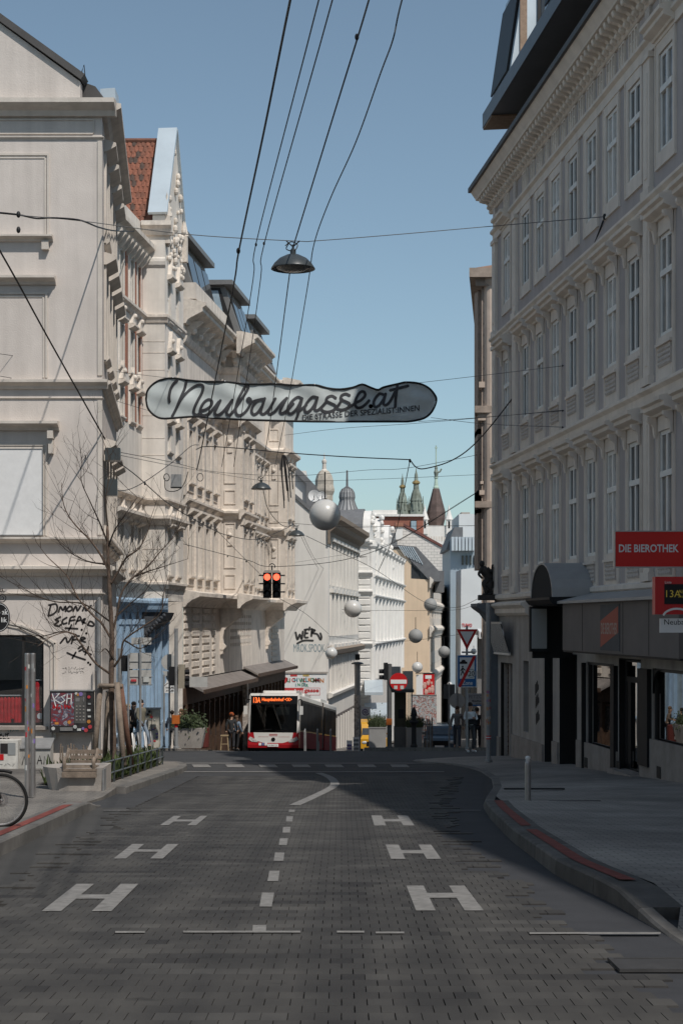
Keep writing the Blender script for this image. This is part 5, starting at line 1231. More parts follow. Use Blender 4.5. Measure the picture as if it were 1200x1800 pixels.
w2.put('main_cornice', cornice_mb(-.2, WD, [(.1, 6.9), (.15, 7.7), (.5, 8.0), (.6, 8.3), (.9, 8.5), (.9, 8.8), (.1, 9.1)]), mat('brown_cornice', (.23, .18, .14), .9, .15, 3, .2, 20))
w2.put('string_course', cornice_mb(-.1, WD, [(.1, -.75), (.5, -.6), (.6, -.3), (.1, -.1)]), mat('brown_cornice', None)); w2.put('string_course', cornice_mb(-.1, WD, [(.1, -3.6), (.3, -3.5), (.35, -3.3), (.1, -3.2)]), m_wr)
w2.put('shop_wall', MB().box(0, WD, .0, .3, -13, -5), mat('brown_grey_shopfront', (.15, .13, .12), .8, .3, 2, .1, 20))
for k in range(12): w2.put('shop_pillar', MB().box(.5 + k * 1.85, .9 + k * 1.85, -.12, .0, -12.5, -5.2), m_wr)
mb = MB(); mb.prism_y([(xD(440), zD(815)), (xD(516), zD(872)), (.2, zD(925)), (.2, zD(935)), (xD(440), zD(935))], .41, 20); w1.put('roof', mb, m_slate)
# white dormer wall with dark curved roof above
mb = MB(); mb.box(xD(500), xD(536), 4, 9, zD(900), zD(818)); w1.put('attic_wall', mb, m_white)
mb = MB(); mb.prism_y([(xD(500), zD(806)), (xD(512), zD(806)), (xD(530), zD(822)), (xD(552), zD(845)), (xD(568), zD(868)), (xD(572), zD(905)), (xD(536), zD(905)), (xD(536), zD(842)), (xD(504), zD(812))], 3.6, 14); w1.put('attic_roof', mb, m_slate)
for px, py, r in ((552, 872, .40), (566, 872, .30)):
    w1.put('satellite_dish', MB().lathe([(0, .14), (r * .6, .08), (r, 0), (r * .6, .05), (0, .10)], 18, (0, 0, 0), 'y'), m_signwhite, xD(px), -.3, zD(py)); w1.put('dish_arm', MB().tube([(0, -.2, 0), (.02, .3, -.5)], .03), m_galv, xD(px), -.3, zD(py))
WG = lambda pts: [Vector((xD(480 + x / 3.158), zD(1020 + y / 3.158))) for x, y in pts]
sf = lambda x, z: -.01
strokes(w1, [[(125, 290), (135, 330), (148, 300), (158, 328), (165, 285)], [(180, 275), (175, 315), (192, 318)], [(178, 295), (190, 294)], [(175, 275), (192, 272)], [(203, 262), (200, 275)], [(215, 270), (212, 310)], [(212, 272), (232, 278), (215, 292), (245, 300), (262, 330), (268, 315), (262, 295)], [(135, 350), (170, 335), (220, 335)]], WG, .14, sf, mat('black_spray', (.05, .048, .047), .8, .2, 4, 0), n=4)
tm = text_mb('MROK.SPOOK.', wd=xD(572) - xD(516), ht=zD(1132) - zD(1146), bold=0.); w1.put('graffiti', tm, plain('blue_grey_spray', (.20, .27, .30), .8), xD(516), -.012, zD(1146))
bo = thing('welcome_billboard', 'white welcome billboard with coloured lettering above the bus roof', 'billboard', (xD(531) + LD.x0, D6 - 1.2, gz(D6)))
bz = lambda py: zD(py, D6 - 1.2) - gz(D6); bx_ = lambda px: (px - 531) / F * (D6 - 1.2)
obj('board', MB().box(bx_(487), bx_(575), 0, .15, bz(1262), bz(1184)), m_signwhite, bo); obj('frame', MB().box(bx_(485), bx_(577), -.06, .2, bz(1184), bz(1181)), m_conc, bo)
for px in (492, 570): obj('post', MB().box(bx_(px) - .1, bx_(px) + .1, .15, .35, .0, bz(1262)), m_galv, bo)
cols_ = [plain('board_red', (.5, .05, .05)), plain('board_green', (.05, .25, .15)), plain('board_brown', (.22, .12, .05)), plain('board_teal', (.04, .22, .28)), plain('board_orange', (.5, .18, .04))]
hx, hz = bx_(499), bz(1196.5); hp = [(hx + .30 * math.sin(t) ** 3, hz + .02 * (13 * math.cos(t) - 5 * math.cos(2 * t) - 2 * math.cos(3 * t) - math.cos(4 * t))) for t in [k * math.pi / 12 for k in range(24)]]
obj('heart', MB().prism_y(hp, -.012, -.004), cols_[0], bo)
def letters(s, px0, px1, py0, py1, mats):
    n = len(s); stp = (px1 - px0) / n
    for i, chh in enumerate(s):
        if chh == ' ': continue
        t = text_mb(chh, ht=bz(py0) - bz(py1), bold=.03); obj('letter', t, mats[i % len(mats)], bo, (bx_(px0 + i * stp), -.012, bz(py1) + random.uniform(-.03, .03)))
letters('LICH WILLKOMMEN', 505, 567, 1192, 1199.5, cols_[1:3] + [cols_[0], cols_[3], cols_[4]]); letters('IN DER', 520, 542, 1201.5, 1207, [cols_[3], cols_[1]])
obj('name_block', MB().box(bx_(501), bx_(534), -.012, -.002, bz(1222), bz(1209)), cols_[0], bo); obj('name_outline', MB().box(bx_(534), bx_(563), -.01, -.002, bz(1209.6), bz(1209)).box(bx_(562.4), bx_(563), -.01, -.002, bz(1222), bz(1209.6)).box(bx_(534), bx_(562.4), -.01, -.002, bz(1222), bz(1221.4)), cols_[0], bo)
text('neubau', bo, m_signwhite, bx_(503), -.016, bz(1219), wd=bx_(533) - bx_(503), ht=.30, bold=.03); text('gasse', bo, cols_[0], bx_(535.5), -.016, bz(1219), wd=bx_(561) - bx_(535.5), ht=.28, bold=.03)
obj('top_tab', MB().box(bx_(511), bx_(523), -.012, -.002, bz(1189), bz(1185.5)), cols_[0], bo); obj('top_tab', MB().box(bx_(533), bx_(544), -.012, -.002, bz(1189), bz(1185.5)), plain('board_yellow', (.5, .35, .12)), bo)

# ================================================================== WHITE ORNATE CORNER HOUSE WITH DOMES
D7 = 136.; x7 = (650 - CX) / F * D7; LW = Line(x7, D7, KX)
zW = lambda py, d=D7: E + (HY - py) / F * d
xW = lambda px: (px - 650) / F * D7
vh = thing('white_domed_house', 'white ornate corner house with curved gables and two domes', 'building', (x7, D7, gz(D7)))
v1 = Facade(vh, (0, 0, -gz(D7)), 0.); v2 = Facade(vh, (0, 0, -gz(D7)), LW.rz)
vops = [(xW(622) - .35, xW(622) + .35, z, z + 2.3) for z in (5.0, 1.1, -2.3)] + [(xW(638) - .3, xW(638) + .3, z, z + 2.) for z in (5.0, 1.1, -2.3)]
v1.put('wall', wall_mb(xW(596), 0, -13, zW(952), vops, .3), m_white)
for a_, b_, c_, d_ in vops: casement(v1, (a_ + b_) / 2, c_, b_ - a_, d_ - c_, m_frame, m_pane, y=.12, t=.06)
for py in (952, 1005, 1038, 1130): v1.put('string_course', cornice_mb(xW(596), .2, [(.05, zW(py) - .4), (.3, zW(py) - .1), (.3, zW(py)), (.02, zW(py) + .1)]), m_white)
for k in range(26): v1.put('rustication_block', shared('vrst', lambda: MB().prism_x([(.02, 0), (-.06, .04), (-.06, .42), (.02, .46)], xW(630), 0).mesh('rustication_block', m_white)), None, 0, 0, -8 + k * .55)
VL = LW.du(176)
vcol = [2 + k * 4.2 for k in range(9)]
vo2 = [(u - .8, u + .8, z, z + h) for u in vcol for z, h in ((5.0, 2.5), (1.0, 2.6), (-2.8, 2.4))]
v2.put('wall', wall_mb(0, VL, -13, zW(952), vo2, .3, 12.), m_white)
for a_, b_, c_, d_ in vo2: casement(v2, (a_ + b_) / 2, c_, 1.6, d_ - c_, m_frame, m_pane, y=.12, t=.1)
for k, u in enumerate([.3, 4.1, 8.3, 12.5, 16.7, 20.9, 25.1, 29.3, 33.5, 37.7]): v2.put('half_column', MB().lathe([(.34, -3.2), (.34, zW(965)), (.5, zW(960)), (.5, zW(955))], 10, (u, -.1, 0)), m_white)
for py in (952, 1010, 1045, 1130): v2.put('string_course', cornice_mb(0, VL, [(.05, zW(py) - .5), (.5, zW(py) - .1), (.5, zW(py)), (.02, zW(py) + .15)]), m_white)
for u0 in (2.2, 12.5, 23.0):      # curved gables along the street
    n = 10; pts = [(u0 - 2.6, zW(952)), (u0 + 2.6, zW(952)), (u0 + 2.6, zW(935))] + [(u0 + 2.2 * math.cos(k * math.pi / n), zW(935) + 1.9 * math.sin(k * math.pi / n)) for k in range(n + 1)] + [(u0 - 2.6, zW(935))]
    v2.put('curved_gable', MB().prism_y(pts, 0, .6), m_white)
    v2.put('gable_vault', MB().prism_y([(u0 + 2.4 * math.cos(k * math.pi / n), zW(935) + 2.05 * math.sin(k * math.pi / n)) for k in range(n + 1)], .62, 4.), m_slate)
    mb = MB(); random.seed(int(u0)); [mb.ball((u0 + random.uniform(-1.5, 1.5), -.1, zW(945) + random.uniform(-4, 2.4)), random.uniform(.15, .3), 6, 5) for _ in range(14)]; v2.put('gable_ornament', mb, m_white)
v2.put('roof', MB().prism_x([(.2, zW(952)), (3, zW(915)), (12, zW(910)), (12, zW(952))], 0, VL), m_slate)
# bulbous ribbed dome with lantern and mast
def dome(px, prof, mtl, n=16, ribs=True, off=2.5, name='dome'):
    mb = MB(); mb.lathe(prof, n, (0, 0, 0)); v1.put(name, mb, mtl, xW(px), off, 0)
    if ribs:
        mb = MB()
        for k in range(n):
            a = 2 * math.pi * k / n; mb.tube([(r * 1.01 * math.cos(a), r * 1.01 * math.sin(a), h) for r, h in prof], .05, 4, False)
        v1.put('dome_rib', mb, m_slate, xW(px), off, 0)
m_lead = mat('lead_dome', (.30, .30, .30), .6, .12, 3, .1, 20)
r_ = lambda px: px / F * D7
dome(610, [(r_(26), zW(915)), (r_(24), zW(905)), (r_(20), zW(895)), (r_(15), zW(884)), (r_(12.5), zW(876)), (r_(12.5), zW(874)), (r_(13.5), zW(870)), (r_(12.5), zW(862)), (r_(9), zW(856)), (r_(4), zW(853)), (r_(1), zW(850)), (0.02, zW(822))], m_lead)
v1.put('dome_drum', MB().lathe([(r_(26), zW(960)), (r_(26), zW(918)), (r_(30), zW(916)), (r_(30), zW(913)), (r_(25), zW(912))], 16), m_white, xW(610), 2.5)
v1.put('round_window', MB().lathe([(0, -.06), (.25, -.06), (.25, 0)], 14, (0, 0, 0), 'y'), m_pane, xW(624), -1.2 + 2.5 - 26 / F * D7 + .6, zW(918))
v1.put('tower_block', MB().box(xW(550), xW(596), 6, 12, -13, zW(930)), m_white)
dome(568, [(r_(22), zW(893)), (r_(21), zW(878)), (r_(16), zW(876)), (r_(16), zW(858)), (r_(19), zW(850)), (r_(19), zW(846)), (r_(17), zW(838)), (r_(17), zW(830)), (r_(14), zW(820)), (r_(9), zW(813)), (r_(4.5), zW(811))], mat('weathered_tower', (.42, .37, .31), .8, .2, 3, .1, 20), 8, False, 8., 'tower_roof')
v1.put('tower_stage', MB().lathe([(r_(30), zW(935)), (r_(30), zW(897)), (r_(33), zW(895)), (r_(24), zW(892))], 8), m_white, xW(568), 8.)
v1.put('tower_finial', MB().lathe([(r_(7), zW(812)), (r_(4), zW(809)), (r_(3.5), zW(799)), (r_(4.5), zW(797)), (r_(4.5), zW(793)), (r_(1.5), zW(790)), (0.02, zW(779))], 10), m_tan, xW(568), 8.)
v1.put('awning', MB().prism_x([(0, zW(1195)), (-2.0, zW(1215)), (-2.0, zW(1220)), (0, zW(1200))], xW(640), xW(672)), m_zinc); v1.put('awning', MB().prism_x([(0, zW(1235)), (-2.6, zW(1255)), (-2.6, zW(1258)), (0, zW(1240))], xW(640), xW(680)), m_zinc)

# ================================================================== OCHRE HOUSE, WHITE BRICK GABLE, RED ROOF HOUSE
D8 = 182.; x8 = (755 - CX) / F * D8; LO = Line(x8, D8, KX); zO = lambda py, d=D8: E + (HY - py) / F * d; xO = lambda px: (px - 755) / F * D8
oh = thing('ochre_house', 'house with plain ochre side wall and dark sloping roof', 'building', (x8, D8, gz(D8)))
o1 = Facade(oh, (0, 0, -gz(D8)), 0.); o2 = Facade(oh, (0, 0, -gz(D8)), LO.rz)
o1.put('side_wall', MB().prism_y([(xO(690), -17), (0, -17), (0, zO(1019)), (xO(722), zO(1017)), (xO(722), zO(988)), (xO(706), zO(965)), (xO(690), zO(965))], 0, .4), m_ochre)
OLn = LO.du(236); oops2 = [(2 + k * 3.4, 3.3 + k * 3.4, z, z + 2.4) for k in range(15) for z in (2.0, -1.8, -5.6)]
o2.put('wall', wall_mb(0, OLn, -17, zO(1019), oops2, .3, 10.), m_tan)
for a_, b_, c_, d_ in oops2: casement(o2, (a_ + b_) / 2, c_, 1.3, 2.4, m_frame, m_pane, y=.12, t=.1)
for py in (1019, 1060, 1105, 1187): o2.put('cornice', cornice_mb(-.3, OLn, [(.1, zO(py) - .9), (.2, zO(py) - .5), (.4, zO(py) - .2), (.4, zO(py)), (.1, zO(py) + .3)]), m_tan_tr)
o1.put('roof', MB().prism_y([(xO(690), zO(957)), (xO(731), zO(961)), (xO(770), zO(1003)), (xO(776), zO(1022)), (xO(756), zO(1022)), (xO(722), zO(986)), (xO(706), zO(962)), (xO(690), zO(962))], -.2, 30), m_slate)
o1.put('attic_window', MB().prism_y([(xO(723), zO(1018)), (xO(723), zO(990)), (xO(738), zO(1006)), (xO(738), zO(1018))], .1, .2), m_pane)
for k in range(7): o1.put('roof_seam', MB().tube([(xO(700 + k * 4), -.24, zO(960 + k * .3)), (xO(712 + k * 5), -.24, zO(978 + k * 2.4))], .06, 4), m_zinc)
o1.put('chimney', MB().box(xO(768), xO(784), 4, 8, zO(1040), zO(1001)), m_slate)
D9 = 240.; x9 = (790 - CX) / F * D9; LE = Line(x9, D9, KX); zE = lambda py, d=D9: E + (HY - py) / F * d; xE = lambda px: (px - 790) / F * D9
eh = thing('white_brick_gable_house', 'distant house with long white brick gable and red ridge', 'building', (x9, D9, gz(D9)))
e1 = Facade(eh, (0, 0, -gz(D9)), 0.); e2 = Facade(eh, (0, 0, -gz(D9)), LE.rz)
def brickmat():
    m = bpy.data.materials.new('white_brick'); m.use_nodes = True; n = m.node_tree.nodes; l = m.node_tree.links; b = n['Principled BSDF']; b.inputs['Roughness'].default_value = .9
    g = n.new('ShaderNodeTexCoord'); mp = n.new('ShaderNodeMapping'); mp.inputs['Rotation'].default_value = (R(-90), 0, 0); br = n.new('ShaderNodeTexBrick'); br.inputs['Scale'].default_value = 1.; br.inputs['Brick Width'].default_value = .9; br.inputs['Row Height'].default_value = .42; br.inputs['Mortar Size'].default_value = .035
    br.inputs['Color1'].default_value = (.68, .64, .6, 1); br.inputs['Color2'].default_value = (.62, .59, .55, 1); br.inputs['Mortar'].default_value = (.40, .38, .36, 1)
    l.new(g.outputs['Object'], mp.inputs[0]); l.new(mp.outputs[0], br.inputs['Vector']); l.new(br.outputs['Color'], b.inputs['Base Color']); return m
e1.put('gable_wall', MB().prism_y([(xE(680), -20), (0, -20), (0, zE(970)), (xE(704), zE(924)), (xE(680), zE(936))], 0, .5), brickmat())
mb = MB(); band_along([(xE(812), zE(982)), (xE(704), zE(922)), (xE(680), zE(935))], -.35, -.2, 1.5, mb); e1.put('gable_coping', mb, mat('red_coping', (.16, .07, .06), .8, .2, 1, 0))
eops = [(2 + k * 3.4, 3.4 + k * 3.4, z, z + 3.) for k in range(14) for z in (6.5, 1.5, -3.)]
e2.put('wall', wall_mb(0, 52, -20, zE(975), eops, .3, 10), m_white)
for a_, b_, c_, d_ in eops: casement(e2, (a_ + b_) / 2, c_, 1.4, 3., m_frame, m_pane, y=.12, t=.12)
for py in (972, 1045, 1110): e2.put('cornice', cornice_mb(-.5, 52, [(.1, zE(py) - 1.2), (.6, zE(py) - .3), (.6, zE(py)), (.1, zE(py) + .4)]), m_tan_tr)
e1.put('roof', MB().prism_y([(0, zE(970)), (xE(704), zE(924)), (xE(680), zE(936)), (xE(680), zE(970))], .6, 40), m_slate)
e1.put('chimney', MB().box(xE(694), xE(706), -3, -1, zE(950), zE(928)), m_white); e1.put('chimney_cap', MB().box(xE(693), xE(707), -3.2, -.8, zE(928), zE(921)), m_brick)
D10 = 262.; zR = lambda py: E + (HY - py) / F * D10; xR = lambda px: (px - CX) / F * D10
rr = thing('red_brick_house', 'distant red brick house with blue attic window below the pinnacles', 'building', (xR(715), D10, gz(D10)))
f_ = lambda px: xR(px) - xR(715)
obj('wall', MB().box(f_(655), f_(744), 0, 14, 0, zR(908) - gz(D10)), mat('red_brick_far', (.30, .12, .085), .9, .15, .3, 0), rr)
obj('roof_edge', MB().box(f_(650), f_(746), -.4, 14.4, zR(908) - gz(D10), zR(904) - gz(D10)), m_white, rr); obj('roof_top', MB().box(f_(655), f_(698), .5, 12, zR(904) - gz(D10), zR(896) - gz(D10)), m_white, rr)
obj('attic_window', MB().box(f_(721), f_(732), -.2, 0, zR(934) - gz(D10), zR(915) - gz(D10)), m_framed, rr); obj('pane', MB().box(f_(722), f_(731), -.26, -.2, zR(933) - gz(D10), zR(916) - gz(D10)), m_bluegl, rr)

# ================================================================== TOWERS
DT = 300.
zT = lambda py: E + (HY - py) / F * DT; rT = lambda px: px / F * DT
m_cop = mat('green_copper', (.27, .31, .27), .8, .3, .6, 0, c2=(.13, .14, .11))
m_gold = plain('gilding', (.52, .36, .16), .35, .7)
def pinnacle(px, top, base, sc_, label):
    X = (px - CX) / F * DT; t = thing('copper_pinnacle', label, 'tower', (X, DT, gz(DT)))
    H = base - top; y = lambda f: zT(top + H * f) - gz(DT)
    obj('spire', MB().lathe([(rT(15 * sc_), y(1)), (rT(13 * sc_), y(.86)), (rT(10 * sc_), y(.72)), (rT(11 * sc_), y(.7)), (rT(8 * sc_), y(.55)), (rT(5 * sc_), y(.46))], 8), m_cop, t)
    obj('lantern', MB().lathe([(rT(5 * sc_), y(.46)), (rT(4.4 * sc_), y(.32)), (rT(3.4 * sc_), y(.28)), (rT(2.8 * sc_), y(.16)), (rT(1.2 * sc_), y(.1)), (.02, y(0))], 8), m_cop, t)
    obj('gilded_ring', MB().lathe([(rT(4.5 * sc_), y(.36)), (rT(7 * sc_), y(.335)), (rT(7 * sc_), y(.31)), (rT(4 * sc_), y(.28))], 10), m_gold, t)
    obj('base', MB().lathe([(rT(15 * sc_), 0), (rT(15 * sc_), y(1))], 8), m_white, t)
    for k in range(8):
        a = k * math.pi / 4 + .39; c, s = math.cos(a), math.sin(a); obj('crocket', MB().lathe([(rT(1.8 * sc_), y(.9)), (.02, y(.6))], 5, (rT(13 * sc_) * c, rT(13 * sc_) * s, 0)), m_cop, t)
pinnacle(707, 832, 905, .82, 'smaller green copper pinnacle with gilded ring, left of the spires'); pinnacle(731, 821, 906, 1.0, 'taller green copper pinnacle with gilded ring, middle of the spires')
X = (766 - CX) / F * DT; t = thing('church_tower', 'white tower with dark pointed roof, corner turrets and statue on its tip', 'tower', (X, DT, gz(DT)))
y = lambda py: zT(py) - gz(DT)
obj('shaft', MB().box(-rT(24), rT(24), -rT(24), rT(24), 0, y(925)), m_white, t)
obj('roof', MB().lathe([(rT(13), y(925)), (rT(16), y(912)), (rT(16.5), y(900)), (rT(11), y(880)), (rT(6), y(860)), (rT(4.5), y(858))], 8), mat('dark_tower_tiles', (.12, .085, .075), .7, .35, .5, 0), t)
obj('lantern', MB().lathe([(rT(5), y(860)), (rT(5), y(856)), (rT(3.6), y(854)), (rT(2.6), y(842)), (rT(3.6), y(840)), (rT(3.6), y(838))], 8), mat('pale_copper', (.40, .50, .42), .8, .2, .5, 0), t)
obj('statue', MB().lathe([(rT(2.5), y(839)), (rT(3.6), y(834)), (rT(4.5), y(830)), (rT(2.5), y(825)), (rT(3.0), y(822)), (.02, y(817))], 7).tube([(0, 0, y(832)), (rT(7), 0, y(829)), (rT(9.5), 0, y(824))], .15, 5), m_cop, t)
obj('mast', MB().tube([(0, 0, y(838)), (0, 0, y(783))], .11, 5).box(-rT(2.4), rT(2.4), -.1, .1, y(788), y(786.5)), mat('pale_copper', None), t)
for s in (-1, 1):
    obj('corner_turret', MB().box(s * rT(21) - rT(5), s * rT(21) + rT(5), -rT(28), -rT(18), y(940), y(915)).lathe([(rT(7.5), y(915)), (rT(5), y(908)), (rT(1.5), y(896)), (.02, y(888))], 8, (s * rT(21), -rT(23), 0)), m_white, t)
    obj('turret_opening', MB().box(s * rT(21) - rT(1.6), s * rT(21) + rT(1.6), -rT(28.4), -rT(28), y(930), y(918)), m_dark, t)
for k in range(9): obj('arch_niche', MB().box(-rT(20) + k * rT(4.6), -rT(20) + k * rT(4.6) + rT(2.4), -rT(24.4), -rT(24), y(952), y(944)), m_tan, t)

# ================================================================== RIGHT SIDE BEYOND THE JUNCTION
LR = Line((848 - CX) / F * 62, 62, KX)
rh = thing('brown_corner_house', 'narrow strip of brown stone house with deep cornice behind the grey townhouse', 'building', (LR.x0, 62, gz(62)))
h1 = Facade(rh, (0, 0, -gz(62)), 0.)
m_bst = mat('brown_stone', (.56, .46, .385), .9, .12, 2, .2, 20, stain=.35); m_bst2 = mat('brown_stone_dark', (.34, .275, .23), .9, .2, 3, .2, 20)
zH = lambda py: E + (HY - py) / F * 62; xH = lambda px: (px - 848) / F * 62
h1.put('wall', MB().prism_z([(.0, 0), (6, 0), (6 + 2.84, 28), (2.84, 28)], -5, zH(490)), m_bst)
h1.put('quoin', MB().box(-.05, .14, -.06, .02, -5, zH(492)), m_bst2)
for k in range(44): h1.put('quoin_block', shared('qb', lambda: MB().box(.02, .13, -.10, -.06, 0, .34).mesh('quoin_block', m_bst)), None, 0, 0, -4.4 + k * .42)
h1.put('half_column', MB().lathe([(.26, -4), (.26, zH(505)), (.36, zH(498)), (.36, zH(490))], 14), m_bst, xH(862), -.05, 0)
sh = lambda o: [(-o, -o), (6, -o), (6, 1), (-o + 2.84 + 1, 28)]
for py0, py1, o in ((505, 486, .30), (492, 476, .55), (682, 672, .16), (727, 715, .32), (726, 740, .2), (893, 882, .32), (851, 846, .1), (870, 862, .14)):
    z0, z1 = sorted((zH(py0), zH(py1))); h1.put('cornice', MB().prism_z([(-o, -o), (6, -o), (8.84, 28), (2.84 - o, 28)], z0, z1), m_bst2 if o > .25 else m_bst)
h1.put('roof', MB().add([(-.45, -.45, zH(476)), (6, -.45, zH(476)), (8.8, 28, zH(476)), (2.4, 28, zH(476)), (1.2, .8, zH(452)), (6, .8, zH(452)), (8.8, 28, zH(452)), (4.0, 28, zH(452))], [(0, 1, 5, 4), (3, 0, 4, 7), (4, 5, 6, 7)]), mat('brown_tiles', (.24, .15, .11), .9, .2, 3, .2, 20))
for py, hgt in ((760, 3.0), (900, 3.2), (1000, 3.0), (620, 2.6)): h1.put('bay_shadow', MB().box(-.14, .0, .6, 2.2, zH(py), zH(py) + hgt), m_bst2)  # dark boxes stand in for the shade at the bays
st_ = thing('atlas_statue', 'dark crouching stone figure on the corner ledge of the grey townhouse', 'statue', tuple(Vector(W(853, 1047, 50.6))))
mb = MB()
def limb(mb, pts, rs): mb.tube(spline(pts, 4), [rs[min(int(i / 4), len(rs) - 1)] + (rs[min(int(i / 4) + 1, len(rs) - 1)] - rs[min(int(i / 4), len(rs) - 1)]) * (i % 4) / 4 for i in range(4 * (len(pts) - 1) + 1)], 8)
m_stat = mat('dark_stone', (.05, .045, .042), .8, .3, 6, .3, 30)
limb(mb, [(.1, 0, .5), (.05, 0, .62), (-.05, -.02, .78), (-.08, -.03, .9)], [.13, .12, .15, .07]); mb.ball((-.12, -.05, .98), .085, 10, 8, (1, 1, 1.15))
limb(mb, [(-.12, -.1, .84), (-.22, -.15, .66), (-.12, -.2, .52)], [.055, .045, .03]); limb(mb, [(.05, 0, .84), (.18, -.05, .75), (.2, -.1, .95)], [.055, .045, .03])
limb(mb, [(.08, -.06, .5), (-.06, -.16, .38), (-.02, -.14, .2), (.0, -.12, .05), (-.1, -.2, .03)], [.09, .08, .06, .045, .04]); limb(mb, [(.14, .02, .5), (.1, -.12, .3), (.16, -.08, .12), (.14, -.1, .03), (.06, -.2, .03)], [.09, .08, .06, .045, .04])
obj('figure', mb, m_stat, st_, smooth=True); obj('plinth', MB().box(-.22, .5, -.3, .3, -.14, .02), m_stat, st_)
obj('backing_shell', MB().prism_y([(.05, .0), (.5, 0), (.5, .95), (.3, 1.0), (.12, .7)], .05, .35), m_stat, st_)

DM = 210.
zM = lambda py: E + (HY - py) / F * DM; xM = lambda px: (px - CX) / F * DM
mo = thing('modern_white_block', 'modern white and blue-grey stepped block left of the brown house', 'building', (xM(820), DM, gz(DM)))
q = lambda px: xM(px) - xM(820); g_ = -gz(DM)
m_mod = mat('pale_blue_panel', (.30, .36, .41), .6, .06, .4, 0); m_modw = mat('modern_white', (.62, .63, .63), .8, .05, .3, 0)
obj('upper_block', MB().box(q(812), q(870), 6, 20, 0, zM(898) + g_), m_modw, mo); obj('roof_plant', MB().box(q(818), q(834), 8, 14, zM(898) + g_, zM(893) + g_), m_conc, mo)
obj('lower_block', MB().box(q(792), q(870), 1, 18, 0, zM(946) + g_), m_mod, mo); obj('sloped_roof', MB().prism_y([(q(785), zM(965) + g_), (q(800), zM(925) + g_), (q(815), zM(925) + g_), (q(815), zM(965) + g_)], 2, 16), m_slate, mo)
for k in range(7): obj('balcony_panel', MB().box(q(793 + k * 6), q(797.5 + k * 6), -.5, 1, zM(968) + g_, zM(944) + g_), mat('frosted_panel', (.48, .53, .57), .3, .05, 1, 0), mo)
for k in range(5):
    o = obj('window', MB().box(q(812 + k * 7), q(815 + k * 7), .8, 1.0, zM(992) + g_, zM(976) + g_), m_framed, mo); obj('pane', MB().box(q(812.5 + k * 7), q(814.5 + k * 7), .7, .8, zM(991) + g_, zM(977) + g_), m_pane, o)
for k in range(3): obj('window', MB().box(q(840), q(843), .8, 1.0, zM(1040 - k * 40) + g_, zM(1012 - k * 40) + g_), m_pane, mo)
ws = thing('white_slanted_wall', 'smooth white wall with red lettering below the modern block', 'wall', (xM(820), DM - 30, gz(DM - 30)))
d_ = DM - 30; qx = lambda px: (px - 820) / F * d_ + (820 - CX) / F * d_ - xM(820); qz = lambda py: E + (HY - py) / F * d_ - gz(d_)
obj('wall', MB().prism_y([(qx(808), 0), (qx(870), 0), (qx(870), qz(995)), (qx(838), qz(998)), (qx(810), qz(1001))], 0, 8), m_modw, ws)
text('TUWO', ws, m_signred, qx(811), -.06, qz(1102), wd=qx(829) - qx(811), ht=qz(1096) - qz(1102), bold=.03)
for k in range(4): obj('shop_bay', MB().box(qx(810 + k * 8), qx(816.5 + k * 8), -.3, 0, 0, qz(1200)), m_dark, ws)
obj('shop_fascia', MB().box(qx(808), qx(870), -.4, 0, qz(1200), qz(1180)), m_conc, ws)
sb = thing('grey_shop_block', 'shaded grey shopfront block behind the zone sign on the right', 'building', ((838 - CX) / F * 104, 104, gz(104)))
x0 = (838 - CX) / F * 104
zz = lambda py: E + (HY - py) / F * 104 - gz(104)
obj('wall', MB().prism_z([(0, 0), (14, 0), (14 + 6, 60), (6, 60)], 0, zz(1112)), mat('grey_far_wall', (.19, .18, .175), .9, .2, .6, .1, 10), sb)
for k in range(4): obj('shop_bay', MB().box(.3 + k * 3, 2.6 + k * 3, -.15, 0, 0, zz(1230)), m_dark, sb); 
obj('shop_awning', MB().prism_x([(0, zz(1105)), (-1.6, zz(1110)), (-1.6, zz(1122)), (0, zz(1118))], .0, 3.0), m_signwhite, sb); text('Neu', sb, m_ink, .1, -1.63, zz(1120), ht=.32)
obj('cornice', MB().box(-.3, 14, -.4, .0, zz(1116), zz(1108)), m_conc, sb)

# ================================================================== BANNER OVER THE STREET
DB = 55.0; kb = DB / F
bn = thing('street_banner', 'grey fabric banner with black script lettering strung across the street', 'banner', tuple(W(512, 740, DB)))
B0 = W(512, 740, DB)
bp = lambda px, py: Vector(((px - 512) * kb, (740 - py) * kb))
top_px = [(257, 702), (259, 688), (268, 676), (282, 668), (305, 665.5), (330, 668), (360, 671), (396, 671.5), (430, 674.5), (460, 675.5), (485, 675.5), (520, 677.5), (553, 677), (575, 682), (597, 684), (620, 681), (636, 676.5), (650, 681), (664, 685), (674, 680.5), (700, 675), (713, 672.5), (735, 673.5), (752, 681), (763, 693), (766.5, 704)]
bot_px = [(257, 702), (260, 717), (270, 729), (284, 735.5), (306, 735), (345, 732), (390, 735.5), (430, 738), (481, 739.5), (550, 741), (637, 741), (700, 741), (722, 740.5), (745, 735), (759, 723), (766.5, 704)]
def edge(tab, x):
    for (a, p), (b, q) in zip(tab, tab[1:]):
        if a <= x <= b: return p + (q - p) * (x - a) / max(b - a, 1e-6)
    return tab[-1][1]
grom = [305, 396, 485, 553, 636, 713]
def fold(px, py):
    px = min(766.4, max(257.1, px)); t = min(1., max(0., (py - edge(top_px, px)) / max(edge(bot_px, px) - edge(top_px, px), 1.)))
    v = 0
    for g in grom:
        dx = (px - g) / 16.; v += .09 * math.exp(-dx * dx / (1 + 5 * t)) * (1 - t) - .07 * math.exp(-((px - g - 30) / 18.) ** 2) * math.exp(-((t - .18) / .16) ** 2)
    v += .02 * math.sin(px * .11 + t * 5) + .018 * math.sin(px * .043 - py * .16) + .006 * math.sin(px * .31 + py * .1) * (1 - t)
    return -v
def bsurf(x, z): return fold(x / kb + 512, 740 - z / kb)
